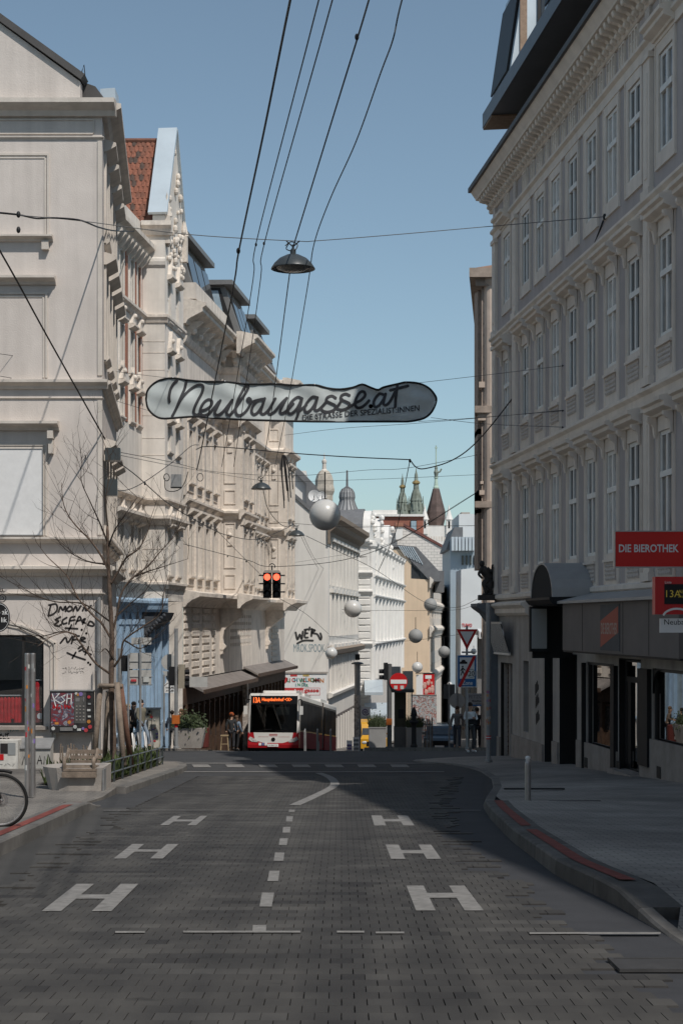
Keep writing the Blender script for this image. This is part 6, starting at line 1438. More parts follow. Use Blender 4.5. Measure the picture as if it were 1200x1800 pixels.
mb = MB(); NX, NZ = 150, 16; vs = []; fs = []
for i in range(NX + 1):
    px = 257.3 + (766.2 - 257.3) * (.5 - .5 * math.cos(math.pi * (i / NX))) if i < 12 or i > NX - 12 else 257.3 + (766.2 - 257.3) * (.5 - .5 * math.cos(math.pi * (i / NX)))
    a, b = edge(top_px, px), edge(bot_px, px)
    for j in range(NZ + 1):
        py = a + (b - a) * j / NZ; p = bp(px, py); vs.append((p.x, fold(px, py), p.y))
for i in range(NX):
    for j in range(NZ): q = i * (NZ + 1) + j; fs.append((q, q + 1, q + NZ + 2, q + NZ + 1))
mb.add(vs, fs); obj('fabric', mb, mat('banner_fabric', (.50, .535, .53), .8, .08, 1.5, .1, 60), bn, smooth=True)
out = [bp(*p) for p in top_px] + [bp(*p) for p in bot_px[::-1][1:]]
out3 = [(p.x, bsurf(p.x, p.y), p.y) for p in out]; obj('border', MB().tube(spline(out3, 3), .036, 6), m_black, bn, smooth=True)
for g in grom: p = bp(g, edge(top_px, g) - 1); obj('eyelet', MB().ball((p.x, bsurf(p.x, p.y) - .02, p.y), .022, 8, 6), m_signwhite, bn)
cA = lambda L: [bp(250 + x / 4.444, 655 + y / 4.444) for x, y in L]
cB = lambda L: [bp(500 + x / 4.286, 655 + y / 4.286) for x, y in L]
script = [cA(q) for q in (
    [(215, 228), (213, 190), (225, 130), (250, 88), (275, 66)], [(345, 70), (330, 130), (300, 205), (268, 280), (237, 340)],
    [(270, 275), (310, 205), (365, 140), (415, 105), (455, 95), (477, 112), (468, 155), (438, 215), (412, 270), (403, 312), (425, 330), (452, 318)],
    [(452, 300), (500, 288), (540, 258), (545, 225), (520, 210), (485, 232), (458, 280), (455, 318), (480, 335), (520, 322), (560, 280), (600, 230)],
    [(612, 220), (588, 270), (568, 315), (590, 333), (630, 310), (675, 255), (705, 215)], [(703, 218), (680, 265), (660, 312), (678, 333), (712, 305), (745, 255)],
    [(742, 258), (785, 195), (820, 135), (828, 103), (805, 105), (775, 160), (745, 225), (730, 285), (738, 325), (765, 335), (805, 310), (838, 262), (850, 222), (835, 200), (822, 215), (845, 235), (890, 220), (945, 208)],
    [(958, 204), (940, 258), (926, 308), (948, 324), (990, 288), (1040, 205)], [(950, 215), (905, 220), (868, 258), (855, 303), (872, 328), (902, 312), (938, 262)],
    [(1038, 207), (1010, 258), (985, 305), (1000, 325), (1040, 300), (1090, 240), (1130, 200)], [(1128, 202), (1100, 255), (1078, 300), (1092, 320), (1130, 298), (1180, 245)])]
script += [cB(q) for q in (
    [(130, 195), (100, 185), (60, 215), (30, 265), (28, 302), (55, 308), (95, 270), (130, 200)], [(132, 195), (118, 255), (100, 320), (84, 358)], [(100, 300), (130, 275), (165, 245)],
    [(245, 190), (212, 185), (175, 220), (152, 265), (160, 298), (190, 290), (225, 245), (248, 190)], [(248, 190), (235, 240), (228, 278), (250, 285), (285, 255), (320, 215)],
    [(385, 190), (355, 175), (322, 190), (318, 215), (350, 232), (382, 250), (372, 280), (330, 296), (290, 290), (275, 270)], [(370, 285), (410, 240), (432, 200)],
    [(488, 172), (458, 160), (428, 175), (426, 202), (458, 218), (488, 236), (478, 264), (440, 280), (400, 275), (388, 258)], [(478, 265), (515, 245), (545, 225)],
    [(535, 230), (575, 210), (606, 175), (598, 148), (570, 150), (542, 190), (530, 235), (545, 265), (580, 262), (615, 235), (635, 212)],
    [(745, 165), (715, 158), (685, 190), (670, 230), (680, 260), (710, 248), (742, 205), (760, 160)], [(760, 160), (748, 205), (745, 238), (765, 245), (795, 215), (830, 150)],
    [(848, 102), (838, 175), (832, 258)], [(795, 134), (860, 120), (928, 102)])]
mb = MB()
for s_ in script:
    q = spline([Vector((p.x, p.y, 0)) for p in s_], 6); ribbon(mb, [Vector((p.x, p.y)) for p in q], 4.9 * kb, lambda x, z: bsurf(x, z) - .02)
d_ = cB([(648, 255)])[0]; mb.lathe([(0, bsurf(d_.x, d_.y) - .024), (.07, bsurf(d_.x, d_.y) - .024)], 12, (d_.x, 0, d_.y), 'y')
obj('script_lettering', mb, mat('banner_ink', (.045, .045, .05), .7, .1, 3, 0), bn)
tm = text_mb('DIE STRASSE DER SPEZIALIST:INNEN', wd=205 * kb, ht=10.2 * kb, bold=.012)
p0 = bp(531.5, 740); vv = []
for x, y_, z in tm.v:
    X_ = p0.x + x; Z_ = p0.y + z + x * .088 - .00 + .012 * math.sin(x * 1.5); vv.append((X_, bsurf(X_, Z_) - .022, Z_))
tm.v = vv; obj('lettering', tm, mat('banner_ink', None), bn)

# ================================================================== OVERHEAD CABLES
def cable(label, pts, r, m=None, n=6, group='overhead cables', name='overhead_cable', clamps=()):
    P = spline([W(*p) for p in pts], n)
    o = thing(name, label, 'cable', tuple(P[0]), group=group)
    r *= .68
    obj('strand', MB().tube([p - P[0] for p in P], r, 5), m or m_wire, o, smooth=True)
    for c in clamps: q = W(*c) - P[0]; obj('clamp', MB().ball(tuple(q), r * 2.3, 8, 6, (1, 1, 1.6)), m_wire, o)
    return o
cable('thick twisted cable running up and out at the top, leftmost of five', [(640, -620, 9), (510, 0, 22), (464, 230, 28), (420, 440, 35), (411, 500, 37.5), (380, 660, 47), (352, 800, 54.6), (346, 826, 55.5)], .028, clamps=[(419, 441, 35)])
cable('thin contact wire, second of five from the left at the top', [(690, -560, 9), (560, 0, 22), (450, 428, 35), (445, 490, 37.5), (419, 650, 47), (390, 820, 54.8)], .016, clamps=[(450, 430, 35)])
cable('thin contact wire, third of five from the left at the top', [(720, -560, 9), (584, 0, 22), (464, 430, 35), (458, 490, 37.5), (436, 650, 47), (411, 820, 54.8)], .016, clamps=[(464, 428, 35)])
cable('straight cable from the top down to the large near lamp', [(800, -560, 9), (648, 0, 22), (590, 190, 27), (517, 428, 34.2)], .02, clamps=[(627, 65, 23.5)])
cable('cable dropping from the large near lamp to the second lamp', [(517, 428, 34.3), (509, 480, 37), (487, 650, 48), (474, 745, 54.2), (463, 815, 66), (459, 838, 74)], .02)
cable('twisted cable with loose ties, rightmost of five at the top', [(860, -560, 9), (706, 0, 22), (690, 70, 23.5), (668, 130, 25.5), (625, 250, 29), (580, 350, 32.5), (552, 428, 35), (541, 500, 38), (515, 655, 48), (499, 745, 54.2), (483, 820, 68)], .017, n=8)
cable('pale span wire across the street above the large lamp', [(-300, 350, 39.9), (-120, 364, 35), (30, 378, 33.5), (140, 388, 34), (330, 412, 34.5), (517, 423.5, 35), (560, 423, 35), (700, 412, 36), (860, 398, 37), (1062, 381, 37.6)], .013, m_wireg)
cable('dark bundled cable in front of the cream house below its top frame', [(-300, 352, 39.9), (-120, 366, 35), (0, 374, 33.4), (35, 378, 33.5), (65, 384, 33.6), (90, 383, 33.7), (140, 387, 34), (175, 400, 38), (205, 406, 46), (240, 407, 66)], .028, clamps=[(33, 377, 33.5), (33, 404, 33.5)])
cable('thick slack cable curving from the grey facade down to the centre', [(1062, 381, 37.6), (1012, 510, 41), (955, 620, 45), (885, 720, 49), (832, 782, 52), (792, 810, 54), (750, 823, 55), (732, 822, 55.5), (720, 808, 56)], .03, clamps=[(1062, 381, 37.6)])
cable('taut dark cable from the centre knot leftwards to the tan house', [(720, 808, 56), (610, 803, 58), (505, 796, 60), (420, 788, 62), (362, 785, 64), (345, 790, 66)], .028, clamps=[(720, 810, 56)])
cable('cable hanging from the centre knot down past the spires', [(720, 810, 56), (708, 870, 62), (695, 935, 66), (665, 1003, 70)], .022)
cable('looping cable from the cream corner up to the tan house', [(150, 800, 39.8), (160, 845, 42), (200, 862, 48), (240, 855, 54), (300, 815, 60), (335, 785, 64), (350, 782, 66)], .02)
cable('thick straight cable slanting down across the cream house to its corner', [(-1256, -917, 15), (-520, -330, 20), (-110, 262, 27), (0, 440, 31), (90, 603, 35.5), (185, 772, 40.3)], .028)
cable('sagging cable from the cream corner to the third lamp', [(170, 788, 40.5), (235, 832, 48), (300, 888, 56), (367, 927, 66), (400, 941, 70), (451, 948, 78), (500, 930, 86), (516, 921, 89)], .022, clamps=[(255, 850, 51)])
cable('upper of two parallel wires from the cream corner to the right', [(200, 793, 41), (300, 812, 52), (375, 829, 64), (480, 836, 72), (545, 835, 75), (648, 826, 70), (714, 823, 66), (847, 798, 62.5)], .013)
cable('lower of two parallel wires from the cream corner to the tan house', [(200, 798, 41), (300, 818, 52), (375, 831, 64), (480, 846, 72), (640, 843, 68), (847, 834, 62.5)], .011)
cable('wire carrying the hanging traffic light', [(322, 956, 68), (400, 976, 68), (440, 986, 68), (478, 996, 68), (600, 985, 67), (700, 950, 65), (844, 862, 62.5)], .018, clamps=[(400, 978, 68), (433, 987, 68)])
cable('brace wire from the lamp cable down to the traffic light', [(374, 925, 66), (420, 972, 67), (460, 1012, 68)], .014)
cable('wire from the traffic light down to the graffiti gable', [(491, 1052, 68), (520, 1068, 80), (545, 1085, 96), (577, 1114, 111.5)], .018)
cable('lamp cable between the second and third lamps', [(462, 858, 74), (470, 892, 77), (485, 914, 81), (500, 925, 85), (516, 922, 89)], .025)
cable('left of two cables from the third to the fourth lamp', [(526, 936, 89), (545, 975, 100), (578, 1030, 132)], .017)
cable('right of two cables from the third lamp to the white lanterns', [(530, 936, 89), (555, 985, 104), (582, 1012, 120), (615, 1050, 140), (655, 1086, 155)], .017)
cable('long diagonal cable from the third lamp to the grey lantern', [(538, 942, 89), (600, 972, 92), (664, 1004, 96), (745, 1058, 118), (800, 1068, 118), (845, 1050, 110)], .022)
cable('thin wire sloping up from the gable to the brown house', [(507, 990, 104), (560, 982, 98), (683, 956, 84), (844, 861, 63)], .012)
cable('thin level wire behind the big white lantern', [(480, 917, 90), (600, 926, 84), (700, 925, 78), (845, 924, 63)], .016)
cable('thin banner stay at upper left', [(-250, 595, 39.9), (0, 622, 39.6), (180, 650, 46), (300, 665, 55)], .010)
cable('thin banner stay at lower left', [(-250, 622, 39.9), (0, 661, 39.6), (150, 690, 46), (262, 722, 55)], .010)
cable('thin banner stay at upper right', [(735, 673, 55), (830, 662, 50), (990, 643, 41.6)], .011, clamps=[(988, 643, 41.6)])
cable('thin banner stay at middle right', [(735, 741, 55), (830, 735, 50), (990, 722, 41.6)], .011, clamps=[(988, 722, 41.6)])
cable('thin banner stay at lower right', [(757, 734, 55), (850, 745, 49), (990, 751, 41.6)], .011, clamps=[(988, 751, 41.6)])
cable('thin wire below the banner rising to the right facade', [(345, 740, 72), (500, 765, 64), (640, 752, 56), (848, 795, 50), (990, 781, 41.6)] if False else [(500, 765, 62), (600, 753, 57), (720, 745, 52), (860, 733, 46), (990, 781 - 60, 41.55)], .010)
cable('thin wire across the far street above the ochre wall', [(507, 1053, 111), (600, 1071, 120), (700, 1073, 130), (800, 1072, 130), (846, 1058, 110)], .02)
cable('thin wire crossing at the height of the yield sign', [(577, 1118, 111), (680, 1128, 125), (760, 1122, 128), (838, 1110, 120)], .02)

# dome lamps hung on the cables
def lamp_proto(label, px, py, d, dia):
    r = dia / 2; p = W(px, py, d); o = thing('street_lamp', label, 'street lamp', tuple(p), group='dome lamps hung over the street')
    mb = MB(); mb.lathe([(.10 * r, .62 * r), (.3 * r, .58 * r), (.62 * r, .42 * r), (.85 * r, .2 * r), (.98 * r, 0), (1.0 * r, -.05 * r), (.97 * r, -.06 * r), (.93 * r, 0), (.6 * r, .34 * r), (.1 * r, .5 * r)], 24); obj('shade', mb, m_lampgrey, o, smooth=True)
    obj('diffuser', MB().lathe([(0, -.16 * r), (.45 * r, -.13 * r), (.75 * r, -.02 * r), (.78 * r, .06 * r), (0, .08 * r)], 20), mat('lamp_glass', (.16, .16, .15), .25, 0, 1, 0), o, smooth=True)
    obj('cap', MB().lathe([(.13 * r, .6 * r), (.13 * r, .8 * r), (.05 * r, .9 * r), (.05 * r, 1.05 * r)], 10), m_lampgrey, o)
    mb = MB(); mb.tube([(0, 0, .95 * r), (-.3 * r, 0, 1.22 * r)], .03 * r, 5); mb.tube([(0, 0, .95 * r), (.3 * r, 0, 1.22 * r)], .03 * r, 5); mb.tube(spline([(-.35 * r, 0, 1.0 * r), (-.1 * r, .1 * r, 1.2 * r), (.2 * r, 0, 1.05 * r), (.05 * r, -.1 * r, .75 * r), (-.3 * r, 0, .85 * r), (-.2 * r, 0, 1.1 * r)], 5), .025 * r, 5); obj('hanger', mb, m_wire, o)
for lb, a in (('large dark dome lamp above the banner, nearest of the street lamps', (515, 471, 34.2, .92)), ('dark dome lamp in front of the tan house, second nearest', (459, 859, 74, .92)), ('dark dome lamp left of the big white lantern', (521, 941, 89, .92)), ('small dome lamp in front of the graffiti gable', (582, 1045, 133, .92)),
              ('small dome lamp before the white ornate house, higher one', (667, 1102, 157, .92)), ('small dome lamp before the white ornate house, lower one', (679, 1135, 178, .92)), ('tiny dome lamp in front of the ochre wall', (707, 1157, 235, .92)), ('farthest tiny dome lamp near the red street banner', (784, 1174, 240, .92))): lamp_proto(lb, *a)

# round lanterns
def lantern(label, px, py, dpx, d, drop=0, m=None):
    p = W(px, py, d); r = dpx / F * d / 2; o = thing('globe_lantern', label, 'lantern', tuple(p), group='round lanterns over the street')
    obj('globe', MB().ball((0, 0, 0), r, 32, 20), m or m_ball, o, smooth=True)
    obj('hanger', MB().tube([(0, 0, r * .98), (0, 0, r * 1.05 + drop)], r * .035 + .008, 6).lathe([(r * .14, r * .98), (r * .14, r * 1.04), (0, r * 1.05)], 10), m_wire, o)
m_ballg = mat('lantern_grey', (.27, .265, .255), .6, .05, 2, 0)
lantern('largest white globe lantern, in front of the graffiti gable roof', 571, 905, 55, 53, .85)
lantern('white globe lantern in front of the gable house windows', 620, 1070, 31, 94, .0)
lantern('grey globe lantern at the end of the diagonal cable before the ochre wall', 756, 1063, 23, 126, .2, m_ballg)
lantern('grey globe lantern hanging low on the ochre wall', 730, 1118, 25, 116, .8, m_ballg)
lantern('grey globe lantern beside the yield sign', 780, 1146, 21, 138, .7, m_ballg)
lantern('white globe lantern below the graffiti on the gable', 582, 1148, 21, 106, .0)
lantern('small white globe lantern, upper of the pair beside the camera pole', 658, 1157, 17, 170)
lantern('small white globe lantern, lower of the pair beside the camera pole', 653, 1175, 15, 180)
lantern('white globe lantern above the no entry sign', 733, 1173, 19, 150, .9)
lantern('small bright globe above the blue zone sign', 832, 1145, 10, 61, .1)
lantern('tiny white globe beside the red street banner', 790, 1203, 8.5, 170)

# hanging traffic light
def sig_head(o, x, z, lit, m_l):
    obj('signal_housing', MB().box(x - .17, x + .17, -.12, .12, z - .52, z + .52), m_black, o)
    for k, (dz, on) in enumerate(((.34, lit), (0, 0), (-.34, 0))):
        obj('lens', MB().lathe([(0, -.15), (.1, -.145), (.135, -.121)], 18, (x, 0, z + dz), 'y'), m_l if on else mat('dark_lens', (.05, .05, .05), .25, 0, 1, 0), o, smooth=True)
        mb = MB(); n = 10; A = []
        for i in range(n + 1):
            a = math.pi * (-.1 + 1.2 * i / n); A.append((math.cos(a) * .155, math.sin(a) * .155))
        for (a, b), (c, e) in zip(A, A[1:]): mb.quad((x + a, -.12, z + dz + b), (x + c, -.12, z + dz + e), (x + c * 1.02, -.34, z + dz + e * .95), (x + a * 1.02, -.34, z + dz + b * .95))
        obj('visor', mb, m_black, o)
m_redl = plain('red_signal', (.6, .05, .03), .4, emit=(1., .10, .05), estr=3.2)
p = W(478, 1029, 68); tl = thing('hanging_traffic_light', 'hanging double traffic light showing two red lamps', 'traffic light', tuple(p))
sig_head(tl, -.19, 0, 1, m_redl); sig_head(tl, .19, 0, 1, m_redl)
obj('top_cover', MB().prism_y([(-.36, .52), (.36, .52), (.3, .62), (-.3, .62)], -.14, .14), m_conc, tl); obj('hanger', MB().tube([(0, 0, .62), (0, 0, .82)], .03).tube(spline([(-.12, 0, .82), (0, 0, .9), (.12, 0, .82), (.1, 0, .72)], 4), .02, 5), m_wire, tl)
for s in (-1, 1):
    for dz in (.34, 0, -.34): obj('side_visor', MB().prism_x([(-.04, dz + .1), (.04, dz + .1), (.06, dz + .04), (-.06, dz + .04)], s * .36, s * .36 + s * .18), m_black, tl)
# junction box with cable coils
p = W(310, 845, 63); jb = thing('junction_box', 'grey metal junction box hung on cables with wire coils', 'junction box', tuple(p)); k = 63 / F
obj('box', MB().box(-9 * k, 9 * k, -.1, .1, -11 * k, 11 * k), m_galv, jb); obj('base', MB().box(-9.3 * k, 9.3 * k, -.11, .11, -13 * k, -11 * k), m_black, jb)
def coil(x, z, r, n=2):
    mb = MB(); mb.tube([(x + r * math.cos(a), -.05 + .01 * a, z + r * 1.25 * math.sin(a)) for a in [t * .4 for t in range(int(16 * n) + 1)]], .014, 5, False); return mb
obj('cable_coil', coil(-17 * k, 6 * k, 5 * k), m_wire, jb); obj('cable_coil', coil(42 * k, 6 * k, 5.5 * k, 1), m_wire, jb)
obj('lead', MB().tube(spline([(-20 * k, 0, 5 * k), (-19 * k, 0, -14 * k), (-8 * k, 0, -19 * k), (6 * k, 0, -15 * k), (15 * k, 0, -3 * k), (21 * k, 0, 16 * k)], 5), .016, 5), m_wire, jb)
# loose cable fronds hanging at the end of the tan house
hf = thing('hanging_cable_bundle', 'tangle of dark cables hanging from the end of the tan house', 'cable', tuple(W(497, 800, 93))); k = 93 / F
random.seed(21)
for i in range(9):
    x = random.uniform(-6, 14); obj('strand', MB().tube(spline([(x * .3 * k, 0, 0), (x * k, -.1, random.uniform(-30, -20) * k), ((x + 4) * k, 0, random.uniform(-95, -55) * k)], 4), .03, 4), m_wire, hf)

# ================================================================== LEFT FORECOURT: TREE, PLANTER, BENCH, FENCE
DTr = 35.0; kt = DTr / F
t0 = W(199, 1366, DTr); tree = thing('bare_street_tree', 'young bare tree with reddish bark supported by wooden stakes', 'tree', (t0.x, DTr, gz(DTr) + .13))
TB = Vector((t0.x, DTr, gz(DTr) + .13))
def tp(px, py, off=0.): return W(px, py, DTr) + Vector((0, off, 0)) - TB
random.seed(33)
mb = MB(); tr = spline([tp(200, 1368), tp(199, 1300), tp(197, 1240), tp(196, 1190), tp(197, 1120), tp(194, 1060), tp(191, 1000), tp(190, 960), tp(189, 925)], 4)
mb.tube(tr, [.074 - .046 * i / (len(tr) - 1) + .006 * math.sin(i * 2.1) for i in range(len(tr))], 10); obj('trunk', mb, m_bark, tree, smooth=True)
limbs = [[(190, 930), (186, 880), (191, 830), (188, 785)], [(198, 1112), (206, 1082), (213, 1047), (230, 1020), (262, 995), (282, 972), (302, 950), (318, 925)], [(238, 1013), (258, 1005), (280, 998), (330, 982)], [(194, 1028), (208, 1006), (224, 980), (246, 965), (262, 935), (268, 912)],
         [(201, 1172), (214, 1152), (220, 1126), (248, 1105), (284, 1080), (291, 1050), (299, 1018)], [(193, 1184), (170, 1165), (152, 1138), (132, 1112), (104, 1117), (78, 1136)], [(135, 1116), (110, 1110), (70, 1118), (30, 1104)], [(195, 1122), (180, 1096), (164, 1080), (140, 1050), (122, 1012), (92, 982), (72, 955)],
         [(193, 1092), (150, 1062), (102, 1058), (62, 1042), (32, 1016)], [(191, 1002), (178, 976), (160, 950), (132, 920), (116, 890), (112, 850)], [(189, 952), (176, 916), (162, 882), (150, 850), (152, 818)], [(190, 962), (205, 932), (226, 905), (248, 878)], [(191, 992), (152, 986), (112, 966), (86, 940)],
         [(200, 1160), (190, 1140), (182, 1150), (196, 1180)][:3], [(203, 1085), (225, 1062), (252, 1035), (268, 1000)], [(220, 1126), (246, 1140), (268, 1120)]]
tw = MB()
def twigs(P, r, depth_, ln):
    n = len(P)
    for i in range(2, n):
        if random.random() < (.6 if depth_ == 0 else .42):
            a = P[i]; t = (P[i] - P[i - 1]).normalized()
            v = (t * .7 + Vector((random.uniform(-1, 1), random.uniform(-.6, .6), random.uniform(-.25, 1.0))) * .9).normalized()
            L = ln * random.uniform(.5, 1.1); c = Vector((random.uniform(-.2, .2), random.uniform(-.1, .1), random.uniform(.0, .25)))
            q = [a, a + v * L * .35, a + v * L * .7 + c * L * .3, a + v * L + c * L * .7]
            q = spline(q, 2); rr = [r * (1 - .7 * k / (len(q) - 1)) for k in range(len(q))]
            tw.tube(q, rr, 4, False)
            if depth_ < 2: twigs(q, r * .6, depth_ + 1, ln * .55)
for L in limbs:
    off = random.uniform(-.9, .9); m = len(L) - 1
    P = spline([tp(x, y, off * i / m) for i, (x, y) in enumerate(L)], 5)
    r0 = .027 if len(L) > 5 else .02
    mb = MB(); mb.tube(P, [r0 * (1 - .78 * i / (len(P) - 1)) for i in range(len(P))], 7); obj('limb', mb, m_twig if len(L) < 6 else m_bark, tree, smooth=True)
    twigs(P, .0065, 0, .8)
stuff(obj('crown', tw, m_twig, tree))
# stakes
sk = thing('tree_stakes', 'wooden tripod stakes and cross bars around the bare tree', 'tree support', tuple(TB))
def post(a, b, r, o, m=m_wood, nm='stake'): obj(nm, MB().tube([a, b], [r * 1.08, r], 9), m, o, smooth=True)
def tq(px, py, d): return W(px, py, d) - TB
post(tq(166, 1330, 34.6), tq(177, 1203, 34.9), .06, sk); post(tq(218, 1346, 34.3), tq(206, 1200, 34.7), .06, sk); post(tq(231, 1348, 35.6), tq(212, 1203, 35.2), .06, sk, mat('stained_wood', (.16, .085, .06), .85, .2, 8, .2, 40)); post(tq(184, 1345, 36), tq(190, 1215, 35.5), .05, sk)
post(tq(174, 1205, 34.75), tq(216, 1206, 34.85), .045, sk, nm='cross_bar'); post(tq(172, 1209, 34.95), tq(214, 1208, 35.1), .04, sk, nm='cross_bar')
# stone planter with bench seat
pl = thing('stone_planter', 'pale concrete planter bench with rounded end beside the fence', 'planter', (G(120, 1392, .1).x, 29.6, gz(29.6) + .05))
PX = pl.location.copy(); kp = 29.4 / F
px_ = lambda px: (px - CX) * kp - PX.x; pzz = lambda py: E + (HY - py) * kp - PX.z
def planter_mb():
    mb = MB(); a = px_(62); b = px_(178); zt = pzz(1352); zb_ = -.12
    def outline(s):   # rounded left end, straight right end
        pts = []
        for k in range(9):
            t = math.pi / 2 + math.pi * k / 8; pts.append((a + .55 + (.55 - s) * math.cos(t) * 1.0, .55 + (.55 - s * .2) * math.sin(t)))
        return pts[::1] + [(b, 0 + s * .2), (b, 1.1 - s * .2)]
    o0, o1 = outline(.16), outline(0)
    n = len(o0); vs = [(x, y, zb_) for x, y in o0] + [(x, y, zt) for x, y in o1]; fs = [(i, (i + 1) % n, (i + 1) % n + n, i + n) for i in range(n)] + [tuple(range(n, 2 * n))]
    return mb.add(vs, fs)
obj('basin', planter_mb(), m_conc, pl)
obj('metal_edge', MB().box(px_(178), px_(180), -.015, .3, -.1, pzz(1354)), m_galv, pl)
bnch = thing('slatted_bench_seat', 'small grey slatted wooden bench seat fixed on the planter', 'bench', tuple(PX)); 
for (a, b, py0, py1, yy) in ((107, 168, 1358, 1368, -.06), (108, 168, 1353, 1357, .0), (110, 165, 1348, 1352, .14), (113, 171, 1323, 1330, .46), (114, 170, 1333, 1339, .43), (115, 168, 1341, 1346, .40)):
    obj('slat', MB().box(px_(a), px_(b), yy - .02, yy + .03, pzz(py1), pzz(py0)), m_wood, bnch)
for a in (110, 162): obj('armrest', MB().tube(spline([(px_(a), .48, pzz(1322)), (px_(a), .3, pzz(1335)), (px_(a), .06, pzz(1336)), (px_(a), .0, pzz(1342)), (px_(a), .02, pzz(1354))], 4), .035, 6), m_wood, bnch)
obj('seat_base', MB().box(px_(112), px_(165), .02, .4, pzz(1353), pzz(1350)), m_wood, bnch)
random.seed(17)
wf = thing('wattle_screen', 'row of short rough wooden sticks behind the bench', 'screen', tuple(W(135, 1340, 33)))
for k in range(17):
    x = -.34 + k * .045 + random.uniform(-.01, .01); obj('stick', MB().tube([(x, 0, -.3), (x + random.uniform(-.04, .04), 0, .18 + random.uniform(0, .2))], .016, 6), m_wood, wf)
# planting with low metal fence
pf = thing('planting_fence', 'low dark metal fence around the planting strip by the kerb', 'fence', (-4.42, 30.6, gz(30.6) + .13))
A = Vector((-4.43, 30.9, gz(30.9) + .13)) - pf.location; B_ = Vector((-4.55, 42.0, gz(42.) + .13)) - pf.location
n = 8
for i in range(n + 1):
    q = A + (B_ - A) * i / n; obj('post', MB().box(q.x - .02, q.x + .02, q.y - .02, q.y + .02, q.z - .05, q.z + .45), m_lampgrey, pf)
for h in (.43, .2): obj('rail', MB().tube([A + Vector((0, 0, h)), B_ + Vector((0, 0, h))], .018, 5), m_lampgrey, pf)
C_ = A + Vector((-1.6, 0, 0)); obj('end_panel', MB().box(A.x - .05, A.x + .03, A.y - .03, A.y, A.z - .1, A.z + .44), m_galv, pf)
gr = MB(); random.seed(6)
for i in range(2600):
    t = random.random() ** 1.2; q = A + (B_ - A) * t; off = random.uniform(.05, 1.2) * (1 - .5 * t)
    x, y_, z = q.x - off, q.y + random.uniform(-.3, .3) + pf.location.y - pf.location.y, q.z
    h = random.uniform(.12, .42) * (1 if random.random() < .8 else 1.4); a = random.uniform(0, 6.28); wd = random.uniform(.012, .03); ln = random.uniform(.05, .22); dx, dy = math.cos(a), math.sin(a)
    gr.add([(x - dy * wd, y_ + dx * wd, z), (x + dy * wd, y_ - dx * wd, z), (x + dx * ln * .6 + dy * wd * .7, y_ + dy * ln * .6 - dx * wd * .7, z + h * .8), (x + dx * ln * .6 - dy * wd * .7, y_ + dy * ln * .6 + dx * wd * .7, z + h * .8), (x + dx * ln, y_ + dy * ln, z + h)], [(0, 1, 2, 3), (3, 2, 4)])
o = stuff(obj('planting_grass', gr, m_leaf, None, tuple(pf.location))); tag(o, 'tufts of green plants in the strip behind the low fence', 'plants')
soil = struct(obj('planting_soil', MB().add([tuple(A + Vector((-1.25, 0, .03))), tuple(A + Vector((-.02, 0, .03))), tuple(B_ + Vector((-.02, 0, .03))), tuple(B_ + Vector((-.7, 0, .03)))], [(0, 1, 2, 3)]), mat('soil', (.06, .045, .035), .95, .3, 9, .4, 40), None, tuple(pf.location)))
# bicycle stands and pale hoops behind the tree
for i, (px, d) in enumerate(((236, 43), (246, 44), (257, 45), (268, 46))):
    p = W(px, 1336, d); o = thing('bicycle_stand', 'leaning pale bicycle stand behind the tree, number %s from the trunk' % ('first', 'second', 'third', 'fourth')[i], 'bicycle stand', (p.x, d, gz(d) + .13), group='bicycle stands behind the tree')
    obj('hoop', MB().tube(spline([(0, 0, -.05), (-.02, .02, .45), (-.06, .1, .72), (-.08, .3, .75), (-.05, .42, .6), (0, .45, -.05)], 5), .022, 7), m_galv if i % 2 else m_signwhite, o, smooth=True)
# twin steel pole at the kerb
p = G(54, 1394, .14); tw_ = thing('twin_steel_pole', 'pair of joined steel posts covered in small stickers', 'post', (p.x, p.y, gz(p.y) + .13)); k = p.y / F
for x, h, r in ((-5.4 * k, (1394 - 1147) * k, 4.6 * k), (4.4 * k, (1394 - 1147) * k, 4.6 * k)): obj('post', MB().lathe([(r, -.05), (r, h - .02), (r * .9, h), (0, h)], 16, (x, 0, 0)), m_steel, tw_, smooth=False)
random.seed(12)
for i in range(24):
    s = random.choice((-5.4, 4.4)); h = random.uniform(.4, 2.2); a = random.uniform(-2.6, -.5); r = 4.72 * k; w_ = random.uniform(.2, .5); hh = random.uniform(.02, .05)
    obj('sticker', MB().add([(s * k + r * math.cos(a - w_), r * math.sin(a - w_), h - hh), (s * k + r * math.cos(a), r * math.sin(a) * 1.02, h - hh), (s * k + r * math.cos(a + w_), r * math.sin(a + w_), h - hh), (s * k + r * math.cos(a + w_), r * math.sin(a + w_), h + hh), (s * k + r * math.cos(a), r * math.sin(a) * 1.02, h + hh), (s * k + r * math.cos(a - w_), r * math.sin(a - w_), h + hh)], [(0, 1, 4, 5), (1, 2, 3, 4)]), random.choice(stk), tw_)
